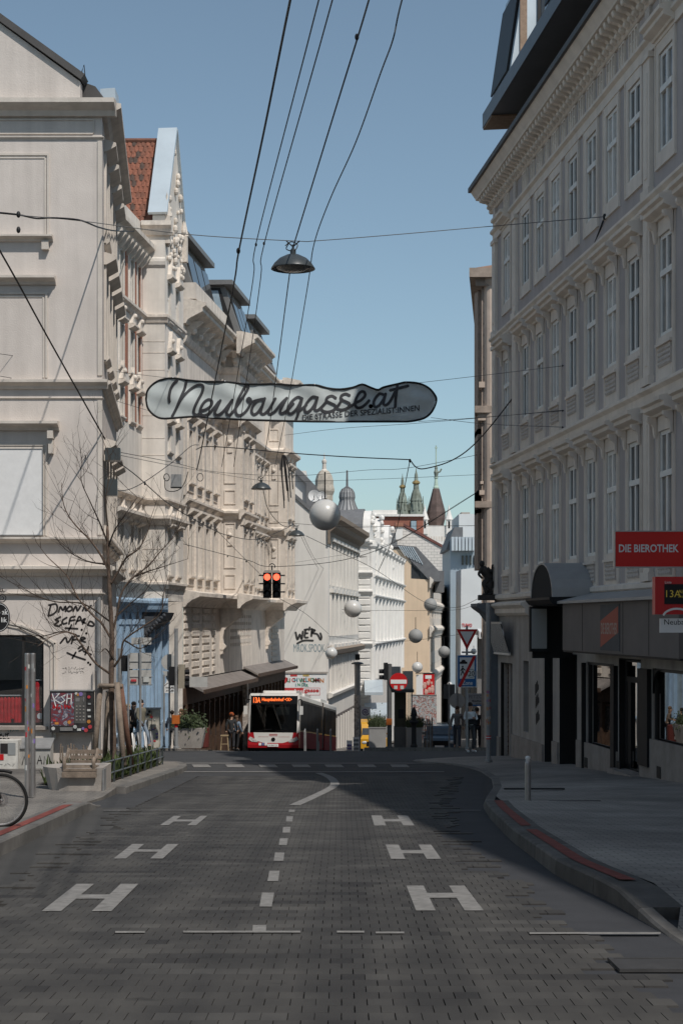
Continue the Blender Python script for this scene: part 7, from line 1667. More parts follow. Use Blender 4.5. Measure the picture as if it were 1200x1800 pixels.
# bicycle at the left edge (front half is in the picture)
DBk = 19.7; bk_ = thing('bicycle', 'black bicycle cut by the left picture edge with its front wheel showing', 'bicycle', ((2 - CX) / F * DBk, DBk, gz(DBk) + .155))
R_ = .325
def torus(R0, r, n=40, m=8, c=(0, 0, 0)):
    mb = MB(); mb.tube([(c[0] + R0 * math.cos(2 * math.pi * k / n), c[1], c[2] + R0 * math.sin(2 * math.pi * k / n)) for k in range(n + 1)], r, m, False); return mb
def wheel(cx_):
    w_ = link('wheel', torus(R_ - .035, .014).lathe([(.022, -.05), (.022, .05)], 10, (0, 0, 0), 'y').mesh('wheel', m_steel, True), bk_, (cx_, 0, R_))
    link('tyre', torus(R_ - .018, .021, 44, 8).mesh('tyre', mat('tyre_rubber', (.012, .012, .012), .8, 0, 1, 0), True), w_)
    mb = MB()
    for k in range(28):
        a = 2 * math.pi * k / 28; b = a + (.5 if k % 2 else -.5); mb.tube([(.02 * math.cos(b), .03 * (1 if k % 4 < 2 else -1), .02 * math.sin(b)), ((R_ - .04) * math.cos(a), 0, (R_ - .04) * math.sin(a))], .0014, 3, False)
    link('spokes', mb.mesh('spokes', m_steel), w_)
    link('reflector_ring', torus(R_ - .046, .004, 44, 5).mesh('reflector_ring', m_signwhite), w_)
    link('brake_disc', MB().lathe([(.04, .055), (.08, .055), (.08, .058), (.04, .058), (.04, .055)], 18, (0, 0, 0), 'y', False).mesh('brake_disc', m_steel), w_)
wheel(0); wheel(-1.08)
bt_ = lambda a, b, r, m, nm: obj(nm, MB().tube([a, b], r, 8), m, bk_, smooth=True)
bt_((0, -.06, R_), (-.17, -.05, .78), .017, m_black, 'fork'); bt_((0, .06, R_), (-.17, .05, .78), .017, m_black, 'fork'); bt_((-.17, 0, .76), (-.25, 0, 1.0), .024, m_black, 'head_tube'); bt_((-.2, 0, .82), (-.62, 0, .34), .03, m_black, 'down_tube'); bt_((-.22, 0, .92), (-.76, 0, .74), .024, m_black, 'top_tube'); bt_((-.62, 0, .32), (-.79, 0, .86), .024, m_black, 'seat_tube'); bt_((-.62, 0, .32), (-1.08, 0, R_), .016, m_black, 'chain_stay'); bt_((-.77, 0, .74), (-1.08, 0, R_), .014, m_black, 'seat_stay')
obj('handlebar', MB().tube(spline([(-.36, -.3, 1.03), (-.3, -.2, 1.06), (-.26, 0, 1.05), (-.3, .2, 1.06), (-.36, .3, 1.03)], 5), .014, 7), m_black, bk_, smooth=True)
obj('saddle', MB().ball((-.82, 0, .93), .13, 12, 8, (1.1, .6, .25)), m_black, bk_, smooth=True); obj('mudguard', MB().tube([(.0 + (R_ + .035) * math.cos(a), 0, R_ + (R_ + .035) * math.sin(a)) for a in [math.pi * (.38 + .045 * i) for i in range(9)]], .02, 6), m_black, bk_, smooth=True)
obj('crank', MB().lathe([(.0, -.05), (.09, -.05), (.09, -.04), (0, -.04)], 18, (-.62, 0, .32), 'y').tube([(-.62, -.07, .32), (-.5, -.07, .2)], .012, 6), m_steel, bk_)
obj('fender_stay', MB().tube([(0, -.07, R_), (-.30, -.05, .2)], .006, 5), plain('orange_wire', (.4, .1, .03)), bk_)
# wall-foot cabinets by the shop
def cabinet(nm, label, px0, px1, py0, py1, d, m, slope=False):
    p = W((px0 + px1) / 2, py1, d); k = d / F; h = (py1 - py0) * k; a = (px1 - px0) * k / 2; o = thing(nm, label, 'cabinet', (p.x, d, gz(d) + .14))
    hz_ = p.z - (gz(d) + .14)
    obj('body', MB().prism_x([(-.25, 0 + min(hz_, 0)), (-.25, h * (.72 if slope else 1)), (.2, h), (.2, 0)], -a, a), m, o)
    if slope: obj('lid', MB().prism_x([(-.29, h * .70), (-.29, h * .74), (.22, h * 1.04), (.22, h * .99)], -a - .02, a + .02), m_galv, o)
    return o, a, h
o, a, h = cabinet('display_cabinet', 'grey sloping-lid cabinet with black lettering under the yellow patch', 38, 92, 1304, 1354, 39.5, mat('cabinet_grey', (.36, .35, .33), .8, .15, 5, 0), True)
mb = MB(); random.seed(14)
for st_ in ([(-.3, .1), (-.25, .3), (-.2, .1)], [(-.12, .3), (-.2, .2), (-.1, .12)], [(0, .32), (-.02, .12)], [(.06, .12), (.12, .32), (.17, .12)], [(.08, .2), (.16, .2)], [(.22, .12), (.23, .3), (.3, .12), (.32, .34)]): ribbon(mb, [Vector(p) for p in st_], .022, lambda x, z: -.256)
obj('graffiti', mb, m_ink, o)
o, a, h = cabinet('sticker_box', 'low white utility box with stickers at the left edge', -30, 36, 1304, 1354, 39.3, mat('painted_box_white', (.55, .53, .49), .8, .12, 6, 0))
obj('sticker', MB().box(a - .42, a - .24, -.262, -.25, h * .55, h * .9), m_ink, o); obj('sticker', MB().box(a - .24, a - .06, -.262, -.25, h * .5, h * .92), stk[2], o); obj('sticker', MB().box(a - .6, a - .34, -.262, -.25, h * .32, h * .52), m_signred, o)
mb = MB(); random.seed(3)
for q_ in scrawl(0, 0, 30, 14, 5): ribbon(mb, [Vector((-.1 + x * .016, .06 + y * .006)) for x, y in q_], .008, lambda x, z: -.256)
obj('graffiti', mb, m_ink, o)
# bollard on the right footway
p = G(927, 1412, .11); o = thing('steel_bollard', 'slim polished steel bollard on the right footway', 'bollard', (p.x, p.y, gz(p.y) + .11)); h = (1412 - 1341) * p.y / F
obj('post', MB().lathe([(.055, -.1), (.055, 0), (.048, .01), (.048, h), (.04, h + .02)], 16), m_steel, o, smooth=False); obj('cap', MB().lathe([(.038, h + .02), (.03, h + .05), (.042, h + .07), (.035, h + .10), (0, h + .11)], 14), m_signwhite, o, smooth=True)
for px, py, a in ((938, 1386, .55), (1010, 1408, .4)):
    p = G(px, py, .11); o = thing('access_cover', 'thin dark slot cover in the right footway %s the bollard' % ('behind' if px < 1000 else 'to the right of'), 'cover', (p.x, p.y, gz(p.y) + .112)); o.rotation_euler = (-math.atan(.0516), 0, 0); obj('slot', MB().box(-a, a, -.07, .07, -.02, .006), m_black, o)

# ================================================================== PEOPLE
def skin_mesh(name, V, Ed, Rd, material, sub=1):
    me = bpy.data.meshes.new(name); me.from_pydata(V, Ed, []); o = bpy.data.objects.new(name, me); col.objects.link(o)
    sm = o.modifiers.new('Skin', 'SKIN'); sm.use_smooth_shade = True
    for i, r in enumerate(Rd): me.skin_vertices[0].data[i].radius = (r, r) if not isinstance(r, tuple) else r
    me.skin_vertices[0].data[0].use_root = True
    ss = o.modifiers.new('Sub', 'SUBSURF'); ss.levels = sub; ss.render_levels = sub
    dg = bpy.context.evaluated_depsgraph_get(); m2 = bpy.data.meshes.new_from_object(o.evaluated_get(dg)); m2.name = name
    bpy.data.objects.remove(o); bpy.data.meshes.remove(me); m2.materials.clear(); m2.materials.append(material); return m2
def cl(name, c): return mat(name, c, .85, .15, 8, .2, 60)
def person(label, px, py, d, H, yaw, top, legs, hair, arms=None, step=.0, lean=0., longhair=False, shoe=(.03, .03, .03), bag=None, hat=None, coat=0., lift=.13):
    s = H / 1.72; p = W(px, py, d); o = thing('person', label, 'person', (p.x, d, gz(d) + lift), yaw, group='people at the junction')
    f = step
    J = {'pel': (0, 0, .96), 'wai': (0, -.01 - lean * .3, 1.10), 'che': (0, -lean, 1.30), 'nec': (0, .015 - lean * 1.3, 1.475), 'hb': (0, -.015 - lean * 1.4, 1.56), 'ht': (0, -.01 - lean * 1.4, 1.645)}
    arms = arms or {}
    for sd, sx in (('L', 1), ('R', -1)):
        fs = f if sd == 'L' else -f
        J['hip' + sd] = (sx * .09, 0, .90); J['kne' + sd] = (sx * .10, -.06 - fs * .5 if fs > 0 else -.02 - fs * .45, .50); J['ank' + sd] = (sx * .10, -fs * .9 + .02, .09 + (.05 if fs < 0 else 0)); J['toe' + sd] = (sx * .115, -fs * .9 - .14, .045)
        a = arms.get(sd, ((sx * .24, .04 + fs * .2, 1.14), (sx * .25, -.06 + fs * .5, .92)))
        J['sh' + sd] = (sx * .165, -lean, 1.40); J['elb' + sd] = a[0]; J['wri' + sd] = a[1]
    def chain(keys, rad, links): return [tuple(c * s for c in J[k]) for k in keys], links, [r * s for r in rad]
    keys = ['pel', 'wai', 'che', 'nec', 'hb', 'ht', 'shL', 'elbL', 'wriL', 'shR', 'elbR', 'wriR', 'hipL', 'kneL', 'ankL', 'toeL', 'hipR', 'kneR', 'ankR', 'toeR']
    rad = [.12, .105, .125, .05, .078, .088, .055, .04, .03, .055, .04, .03, .078, .055, .038, .034, .078, .055, .038, .034]
    ed = [(0, 1), (1, 2), (2, 3), (3, 4), (4, 5), (2, 6), (6, 7), (7, 8), (2, 9), (9, 10), (10, 11), (0, 12), (12, 13), (13, 14), (14, 15), (0, 16), (16, 17), (17, 18), (18, 19)]
    V, Ed, Rd = chain(keys, rad, ed); bm_ = skin_mesh('body', V, Ed, Rd, m_skin)
    body = link('body', bm_, o)
    # hands: palm and five bent fingers, face: nose, eyes, ears
    mb = MB()
    for sd, sx in (('L', 1), ('R', -1)):
        e, w_ = Vector(J['elb' + sd]) * s, Vector(J['wri' + sd]) * s; t = (w_ - e).normalized(); side = t.cross(Vector((0, 0, 1)));
        side = side.normalized() if side.length > .1 else Vector((0, 1, 0)); nrm = side.cross(t)
        c = w_ + t * .05 * s; mb.ball(tuple(c), .042 * s, 8, 6)
        for k in range(4):
            b = c + t * .03 * s + side * (k - 1.5) * .018 * s; L = (.07, .08, .078, .06)[k] * s; mb.tube([b, b + t * L * .5 - nrm * .005, b + t * L * .85 - nrm * .03 * s], [.009 * s, .008 * s, .006 * s], 5)
        b = c - t * .01 * s + side * .035 * s; mb.tube([b, b + (t * .6 + side) .normalized() * .03 * s, b + (t + side * .4).normalized() * .06 * s], [.011 * s, .009 * s, .007 * s], 5)
    hc = Vector(J['ht']) * s
    mb.ball(tuple(hc + Vector((0, -.092 * s, -.035 * s))), .017 * s, 6, 5, (.8, 1, 1.3))
    for sx in (-1, 1): mb.ball(tuple(hc + Vector((sx * .085 * s, .01 * s, -.03 * s))), .02 * s, 6, 5, (.5, .8, 1.2))
    obj('hands_and_face', mb, m_skin, o, smooth=True)
    mb = MB()
    for sx in (-1, 1): mb.ball(tuple(hc + Vector((sx * .033 * s, -.083 * s, -.005 * s))), .011 * s, 6, 5)
    mb.tube([hc + Vector((-.022 * s, -.085 * s, -.065 * s)), hc + Vector((.022 * s, -.085 * s, -.065 * s))], .006 * s, 4); obj('eyes_and_mouth', mb, plain('facial_dark', (.08, .04, .035)), o)
    # clothes
    k2 = ['wai', 'che', 'pel', 'shL', 'elbL', 'wriL', 'shR', 'elbR', 'wriR']
    V = [tuple(c * s for c in J[k]) for k in k2]; V[2] = (V[2][0], V[2][1], V[2][2] - coat * s); V.append(tuple(Vector(J['che']) * s + Vector((0, .005, .10 * s))))
    Rd = [.135, .155, .145 + coat * .08, .075, .058, .045, .075, .058, .045, .075]
    link('jacket', skin_mesh('jacket', V, [(0, 1), (0, 2), (1, 3), (3, 4), (4, 5), (1, 6), (6, 7), (7, 8), (1, 9)], [r * s for r in Rd], cl(*top)), o)
    k3 = ['pel', 'hipL', 'kneL', 'ankL', 'hipR', 'kneR', 'ankR']
    link('trousers', skin_mesh('trousers', [tuple(c * s for c in J[k]) for k in k3], [(0, 1), (1, 2), (2, 3), (0, 4), (4, 5), (5, 6)], [r * s for r in (.118, .088, .074, .062, .088, .074, .062)], cl(*legs)), o)
    for sd in 'LR':
        a, t = Vector(J['ank' + sd]) * s, Vector(J['toe' + sd]) * s; mb = MB(); mb.tube(spline([a + Vector((0, .05 * s, -.045 * s)), a + Vector((0, -.03 * s, -.04 * s)), t + Vector((0, .03, -.01)), t + Vector((0, -.03 * s, -.012))], 3), [.045 * s, .05 * s, .05 * s, .048 * s, .047 * s, .046 * s, .044 * s, .04 * s, .038 * s, .02 * s], 8); obj('shoe', mb, plain('shoe_%.2f' % shoe[0], shoe, .7), o, smooth=True)
    mb = MB(); mb.ball(tuple(hc + Vector((0, .038 * s, .034 * s))), .102 * s, 12, 8, (.95, .95, .92))
    mb.v = [v for v in mb.v]
    if longhair: mb.ball(tuple(hc + Vector((0, .06 * s, -.12 * s))), .10 * s, 10, 8, (1.0, .6, 1.7))
    hr = obj('hair', mb, cl('hair_%.2f_%.2f' % hair[:2], hair), o, smooth=True)
    if hat: mb = MB(); mb.ball(tuple(hc + Vector((0, .01 * s, .05 * s))), .115 * s, 12, 8, (1, 1.05, .8)); mb.lathe([(.118 * s, hc.z - .0), (.122 * s, hc.z + .03 * s), (.118 * s, hc.z + .05 * s)], 14, (hc.x, hc.y + .01, 0), 'z', False); obj('hat', mb, cl(*hat), o, smooth=True)
    if bag == 'back': obj('backpack', MB().ball((0, .19 * s - lean, 1.24 * s), .17 * s, 12, 8, (.9, .6, 1.25)), cl('backpack_grey', (.16, .15, .14)), o, smooth=True)
    if bag == 'front': obj('bag', MB().box(-.16, .1, -.26, -.14, .98, 1.16), cl('bag_black', (.015, .015, .017)), o); obj('bag_strap', MB().tube([(.1, -.2, 1.16), (.16, -.12, 1.42), (.05, .1, 1.48)], .012, 5), cl('bag_black', None), o)
    return o
jeans = ('blue_jeans', (.20, .24, .29)); blk = ('black_cloth', (.018, .018, .02))
person('person walking in an olive vest with puffy jacket tied at the waist and jeans', 249, 1314, 61, 1.74, R(55), ('olive_vest', (.15, .135, .10)), jeans, (.04, .025, .02), step=.30, bag='back', coat=.14)
person('person in dark clothes walking beside the one with jacket tied at waist', 236, 1314, 62, 1.70, R(35), ('dark_brown_jacket', (.06, .05, .045)), blk, (.02, .015, .012), step=.18, longhair=True)
person('person with light hair at the far left of the walking group', 226, 1314, 63.2, 1.66, R(15), ('tan_coat', (.28, .23, .18)), blk, (.32, .24, .15), step=.1)
person('person in dark jacket seated low behind the ivy planter', 303, 1314, 63.5, 1.42, R(180), ('navy_jacket', (.03, .035, .05)), blk, (.02, .015, .012))
person('person leaning on the ivy planter in a brown jacket', 323, 1314, 64, 1.50, R(-60), ('brown_fur_jacket', (.12, .085, .06)), blk, (.15, .09, .05), lean=.10, arms={'L': ((.3, -.1, 1.2), (.35, -.3, 1.15)), 'R': ((-.3, -.1, 1.2), (-.2, -.32, 1.12))}, longhair=True)
person('person with orange beanie and dark coat beside the bus', 407, 1318, 78, 1.76, R(180), ('charcoal_coat', (.03, .032, .034)), ('dark_trousers', (.035, .035, .04)), (.02, .015, .012), hat=('orange_knit', (.30, .07, .02)), coat=.1, step=.08)
person('person in a blue denim jacket next to the orange beanie', 416, 1318, 79, 1.66, R(150), ('denim_jacket', (.15, .20, .26)), blk, (.10, .06, .04), step=.1, longhair=True)
person('woman-length dark hair, white and blue jacket, black bag in front', 826, 1323, 58, 1.70, R(20), ('white_blue_jacket', (.55, .58, .60)), ('charcoal_leggings', (.06, .06, .065)), (.02, .015, .013), arms={'L': ((.24, -.02, 1.16), (.07, -.24, 1.2)), 'R': ((-.24, -.02, 1.16), (-.04, -.25, 1.22))}, shoe=(.6, .6, .6), longhair=True, bag='front', step=.05, lift=.02)['label'] = 'person in white and blue jacket holding a phone, black bag in front'
person('person in grey top and jeans walking left of the white jacket', 803, 1318, 66, 1.66, R(-5), ('grey_knit', (.16, .15, .15)), ('dark_jeans', (.06, .07, .09)), (.05, .03, .02), step=.15, longhair=True)
person('person in black standing behind the white jacket', 838, 1318, 64, 1.55, R(170), blk, blk, (.03, .02, .015))

# ================================================================== JUNCTION FURNITURE, LEFT SIDE
def stand(nm, label, cat, px, py, d, group=None):
    p = W(px, py, d); return thing(nm, label, cat, (p.x, d, gz(d) + .13), 0., group)
def Zof(o, py, d): return E + (HY - py) / F * d - o.location.z
def pole(o, h, r=.04, m=None, x=0.): return obj('pole', MB().lathe([(r * 1.6, 0), (r * 1.6, .06), (r, .07), (r, h), (0, h + .01)], 10, (x, 0, 0)), m or m_galv, o)
D = 58.; k = D / F
o = stand('direction_sign', 'back of a large direction board on two posts before the blue shop', 'sign', 247, 1316, D)
pole(o, Zof(o, 1120, D), .045); pole(o, Zof(o, 1150, D), .035, x=-.42)
for py0, py1, a, b in ((1203, 1177, 228, 247), (1203, 1177, 248, 267), (1176, 1147, 228, 247), (1176, 1147, 248, 267), (1133, 1120, 231, 267)): obj('panel', MB().box((a - 247) * k, (b - 247) * k - .02, .05, .08, Zof(o, py0, D), Zof(o, py1, D) - .015), mat('sign_back', (.42, .41, .39), .6, .1, 4, 0), o)
for py in (1204, 1190, 1163): obj('cross_rail', MB().box(-.42, .42, .03, .06, Zof(o, py, D) - .015, Zof(o, py, D) + .015), m_galv, o)
obj('sticker', MB().box(.1, .3, -.0, .05, Zof(o, 1199, D), Zof(o, 1190, D)), stk[0], o); obj('sticker', MB().box(-.33, -.14, -.0, .05, Zof(o, 1198, D), Zof(o, 1194, D)), stk[1], o)
o = stand('round_sign_back', 'grey back of a round sign above a triangular one', 'sign', 298, 1316, 59.)
pole(o, Zof(o, 1150, 59), .03); obj('disc', MB().lathe([(0, .03), (.29, .03), (.29, .05), (0, .05)], 24, (0, 0, Zof(o, 1164, 59)), 'y'), mat('sign_back', None), o); obj('triangle', MB().prism_y([(-.25, Zof(o, 1180, 59)), (.25, Zof(o, 1180, 59)), (0, Zof(o, 1202, 59))], .03, .05), mat('sign_back', None), o)
D = 58.6; o = stand('traffic_light_post', 'grey post with traffic lights seen from behind and an orange box', 'traffic light', 310, 1316, D)
pole(o, Zof(o, 1105, D), .065); obj('signal_housing', MB().box(-.26, -.06, -.1, .22, Zof(o, 1205, D), Zof(o, 1172, D)), m_black, o); obj('signal_housing', MB().box(.08, .30, -.1, .22, Zof(o, 1210, D), Zof(o, 1168, D)), mat('signal_beige', (.30, .26, .20), .6, .05, 3, 0), o)
for dz in (0, .23, .46):
    obj('visor', MB().lathe([(.09, 0), (.10, .16)], 10, (.30, .06, Zof(o, 1204, D) + dz), 'x'), m_black, o); obj('visor', MB().lathe([(.09, 0), (.10, .14)], 10, (-.06, .06, Zof(o, 1199, D) + dz * .8), 'x'), m_black, o)
obj('request_box', MB().box(-.14, .12, -.12, .1, Zof(o, 1272, D), Zof(o, 1257, D)), plain('orange_box', (.45, .12, .02), .5), o); obj('red_band', MB().lathe([(.07, 0), (.07, .12)], 10, (0, 0, .75)), m_signred, o)
obj('name_board', MB().box(.25, 1.1, .1, .14, Zof(o, 1208, D), Zof(o, 1190, D)), mat('sign_back', None), o)
D = 58.2; o = stand('traffic_light_post', 'grey post with black traffic light left of the direction board', 'traffic light', 211, 1318, D); pole(o, Zof(o, 1140, D), .08); obj('signal_housing', MB().box(.08, .3, -.1, .15, Zof(o, 1180, D), Zof(o, 1152, D)), m_black, o)
for dz in (0, .22, .44): obj('visor', MB().lathe([(.08, 0), (.09, .14)], 10, (.30, .03, Zof(o, 1176, D) + dz), 'x'), m_black, o)
obj('red_band', MB().lathe([(.085, 0), (.085, .1)], 10, (0, 0, .9)), m_signred, o)
D = 60.3; k = D / F; o = stand('shop_notice', 'white arched shop notice with black lettering on a stickered post', 'sign', 299, 1316, D)
pole(o, Zof(o, 1186, D), .04, x=-.22); zz0 = Zof(o, 1218, D)
obj('panel', MB().prism_y([(-.2, zz0), (.2, zz0), (.2, zz0 + .28), (.12, zz0 + .42), (.1, zz0 + .55), (-.1, zz0 + .55), (-.12, zz0 + .42), (-.2, zz0 + .28)], -.03, .0), m_signwhite, o)
mb = MB(); ribbon(mb, [Vector((-.19 + .38 * i / 10, zz0 + .26 + .12 * math.sin(math.pi * i / 10))) for i in range(11)], .02, lambda x, z: -.036); obj('arc', mb, m_ink, o)
text('NATURE', o, m_ink, -.15, -.036, zz0 + .16, wd=.3, ht=.07, bold=.02); text('ATELIER', o, m_ink, -.15, -.036, zz0 + .05, wd=.3, ht=.06, bold=.02)
D = 61.4; k = D / F; o = stand('utility_cabinet', 'tall pale utility cabinet covered in stickers behind the walkers', 'cabinet', 267, 1315, D); hh = Zof(o, 1247, D)
obj('body', MB().box(-13 * k, 13 * k, 0, .5, 0, hh), mat('cabinet_cream', (.46, .43, .37), .7, .2, 5, 0), o); obj('roof', MB().box(-14 * k, 14 * k, -.04, .54, hh, hh + .05), m_galv, o); obj('door_seam', MB().box(-.008, .008, -.006, .0, .05, hh - .05), m_ink, o)
random.seed(40)
for i in range(16):
    a, b = random.uniform(.04, .10), random.uniform(.03, .09); x, z = random.uniform(-11, 8) * k, random.uniform(.15, 1.35); obj('sticker', MB().box(x, x + a, -.012 - .001 * i, -.003, z, z + b), random.choice(stk + [plain('sticker_yellow', (.5, .38, .05)), m_ink]), o)
D = 60.2; k = D / F; o = stand('ivy_planter', 'tapered grey concrete tub overflowing with ivy', 'planter', 333, 1316, D)
mb = MB(); a, b = 22 * k, 29 * k; hh = Zof(o, 1279, D); mb.add([(-a, -.4, 0), (a, -.4, 0), (a, .4, 0), (-a, .4, 0), (-b, -.5, hh), (b, -.5, hh), (b, .5, hh), (-b, .5, hh)], [(0, 1, 5, 4), (1, 2, 6, 5), (2, 3, 7, 6), (3, 0, 4, 7), (4, 5, 6, 7)]); obj('tub', mb, m_conc, o)
def leaves(n, sx, sy, sz, z0, size, seed, droop=0.):
    random.seed(seed); mb = MB()
    for i in range(n):
        x, y_, z = random.gauss(0, sx * .5), random.gauss(0, sy * .5), z0 + abs(random.gauss(0, sz * .5)) - (droop * random.random() if random.random() < .3 else 0)
        x = max(-sx * 1.1, min(sx * 1.1, x)); c = Vector((x, y_, z)); u = Vector((random.uniform(-1, 1), random.uniform(-1, 1), random.uniform(-1, 1))).normalized(); v = u.orthogonal().normalized(); r = size * random.uniform(.6, 1.3)
        mb.add([c - u * r, c + v * r * .7, c + u * r, c - v * r * .7], [(0, 1, 2, 3)])
    return mb
stuff(obj('ivy', leaves(1500, b * .95, .5, .45, hh - .02, .05, 50, .35), m_ivy, o))
o = stand('waste_bin', 'dark red round bin with white sticker beside the ivy tub', 'bin', 357, 1317, 61); obj('drum', MB().lathe([(.2, 0), (.22, .04), (.23, .72), (.2, .74), (.0, .74)], 14), mat('bin_red', (.10, .025, .02), .5, .1, 3, 0), o, smooth=False); obj('sticker', MB().box(-.06, .04, -.24, -.225, .2, .32), stk[0], o)
o = stand('wooden_stool', 'small wooden frame stool in front of the brown shopfront', 'stool', 395, 1318, 77)
for x in (-.16, .16):
    for y_ in (-.14, .14): obj('leg', MB().tube([(x * 1.15, y_ * 1.15, 0), (x * .8, y_ * .8, .7)], .02, 6), mat('pale_wood', (.33, .25, .15), .8, .1, 6, 0), o)
obj('seat', MB().box(-.18, .18, -.16, .16, .68, .73), mat('pale_wood', None), o); obj('rail', MB().box(-.16, .16, -.15, -.12, .3, .33), mat('pale_wood', None), o)

# ================================================================== ARTICULATED BUS
DBu = 82.; bus = thing('articulated_bus', 'white and red articulated city bus with lit orange destination sign', 'bus', ((480 - CX) / F * DBu, DBu, gz(DBu)))
bus.rotation_euler = (-math.atan(.085), 0, -math.atan(KX))
m_bw = mat('bus_white', (.62, .60, .57), .35, .04, 1, 0, coat=.3); m_br = mat('bus_red', (.36, .012, .018), .35, .05, 1, 0, coat=.3); m_brd = mat('bus_side_red', (.26, .03, .03), .75, .12, 2, 0); m_bk = mat('bus_black', (.012, .012, .013), .25, 0, 1, 0)
hw = 1.275
def seg(y0, y1):
    obj('side_panel', MB().box(-hw, hw, y0, y1, .30, 1.12), m_brd, bus); obj('window_band', MB().box(-hw + .02, hw - .02, y0, y1, 1.12, 2.72), m_bk, bus); obj('roof', MB().prism_y([(-hw, 2.72), (hw, 2.72), (hw - .03, 2.92), (hw - .22, 3.03), (-hw + .22, 3.03), (-hw + .03, 2.92)], y0, y1), m_bw, bus)
    n = int((y1 - y0) / 1.55)
    for i in range(n):
        a = y0 + .15 + i * (y1 - y0 - .3) / n; b = a + (y1 - y0 - .3) / n - .07
        for s in (-1, 1): obj('side_window', MB().box(s * (hw - .02), s * (hw - .005), a, b, 1.2, 2.62), mat('bus_side_glass', (.022, .022, .023), .6, .4, .8, 0, spec=.12), bus)
seg(.55, 10.4); seg(11.6, 18.0)
for k in range(12): obj('bellows_fold', MB().box(-hw + .06 + .03 * (k % 2), hw - .06 - .03 * (k % 2), 10.4 + k * .1, 10.5 + k * .1, .4, 2.95), mat('bellows', (.10, .085, .075), .8, .1, 5, 0), bus)
for y0, y1 in ((2.0, 4.6), (5.5, 8.5), (13, 16.2)): obj('roof_unit', MB().prism_x([(y0, 3.03), (y0 + .2, 3.24), (y1 - .2, 3.24), (y1, 3.03)], -.85, .85), m_bw, bus)
# front: pillars, display, windscreen, mask, bumper
P = lambda z: (.05 if z < 1.05 else .05 + (z - 1.05) * .13) + (.03 if z > 2.9 else 0)
for s in (-1, 1): obj('front_pillar', MB().add([(s * hw, P(1.0), 1.0), (s * (hw - .10), P(1.0) - .05, 1.0), (s * (hw - .10), P(2.9) - .05, 2.95), (s * hw, P(2.9), 2.95), (s * hw, .56, 1.0), (s * hw, .56, 2.95), (s * (hw - .1), .56, 1.0), (s * (hw - .1), .56, 2.95)], [(0, 1, 2, 3), (0, 4, 5, 3), (1, 6, 7, 2), (3, 2, 7, 5)]), m_bw, bus)
obj('front_roof_edge', MB().prism_x([(P(2.95) - .08, 2.9), (P(2.95) - .02, 3.0), (.56, 3.04), (.56, 2.9)], -hw + .05, hw - .05), m_bw, bus)
obj('destination_box', MB().prism_x([(P(2.45) - .04, 2.47), (P(2.9) - .06, 2.9), (.5, 2.9), (.5, 2.47)], -hw + .1, hw - .1), m_bk, bus)
m_dest = plain('orange_led', (.5, .1, .02), .5, emit=(1., .16, .03), estr=1.5)
for t_, x, z, ht in (('13A', -1.05, 2.54, .28), ('Hauptbahnhof <X>', -.62, 2.58, .22)):
    tmb = text_mb(t_, ht=ht, bold=.02, wd=1.5 if len(t_) > 4 else .36); tmb.v = [(a + x, P(c + z) - .072, c + z) for a, _, c in tmb.v]; obj('destination_text', tmb, m_dest, bus)
obj('windscreen', MB().prism_x([(P(1.05) - .05, 1.07), (P(2.45) - .05, 2.45), (P(2.45) - .035, 2.45), (P(1.05) - .035, 1.07)], -hw + .1, hw - .1), m_busglass, bus)
obj('cab_interior', MB().box(-hw + .1, hw - .1, .54, .56, 1.0, 2.5), m_dark, bus); obj('dashboard', MB().box(-hw + .12, hw - .12, .12, .5, 1.0, 1.2), m_dark, bus)
obj('driver_shade', MB().box(.1, .75, .3, .34, 1.95, 2.35), plain('grey_blind', (.25, .25, .25)), bus); obj('steering_wheel', MB().tube([(.55 + .22 * math.cos(a), .22 + .05 * math.sin(a), 1.28 + .12 * math.sin(a)) for a in [i * .42 for i in range(16)]], .02, 5), m_bk, bus)
obj('front_mask', MB().prism_y([(-hw + .28, 1.06), (hw - .28, 1.06), (hw - .35, .68), (.4, .52), (-.4, .52), (-hw + .35, .68)], .0, .54), m_bw, bus)
obj('bumper', MB().prism_x([(.02, .30), (-.01, .45), (.012, .66), (.54, .66), (.54, .30)], -hw, hw), m_br, bus)
for s in (-1, 1): obj('front_corner', MB().prism_y([(s * hw, .66), (s * hw, 1.06), (s * (hw - .28), 1.06), (s * (hw - .34), .68), (s * (hw - .34), .66)], .012, .54), m_br, bus)
for s in (-1, 1):
    obj('headlight', MB().prism_y([(s * (hw - .02), .72), (s * (hw - .1), .86), (s * (hw - .40), .72), (s * (hw - .52), .58), (s * (hw - .2), .60)], -.02, .02), mat('headlight_glass', (.45, .45, .44), .15, .4, 12, 0, spec=.7), bus)
    obj('mirror', MB().box(s * (hw + .12) - .09, s * (hw + .12) + .09, -.12, -.02, 1.95, 2.38), m_bw if s < 0 else mat('mirror_pale', (.55, .55, .54), .4, 0, 1, 0), bus); obj('mirror_arm', MB().tube(spline([(s * (hw - .05), .2, 2.7), (s * (hw + .12), .0, 2.68), (s * (hw + .14), -.06, 2.38)], 4), .03, 6), m_bk, bus)
obj('wiper', MB().tube([(-.9, -.02, 1.12), (-.1, .0, 1.22)], .018, 5), m_bk, bus); obj('wiper', MB().tube([(.1, -.02, 1.12), (.95, .0, 1.22)], .018, 5), m_bk, bus)
obj('number_plate', MB().box(-.28, .26, -.03, -.012, .36, .50), m_signwhite, bus); text('W 8241 LO', bus, m_ink, -.22, -.034, .395, wd=.42, ht=.07)
obj('emblem', MB().lathe([(0, -.02), (.10, -.02), (.10, 0)], 18, (.0, 0, .72), 'y'), m_bk, bus)
mb = MB(); [ribbon(mb, [Vector((-.2, z)), Vector((.2, z))], .03, lambda x, z_: -.008) for z in (.90, .97)]; obj('operator_mark', mb, m_br, bus)
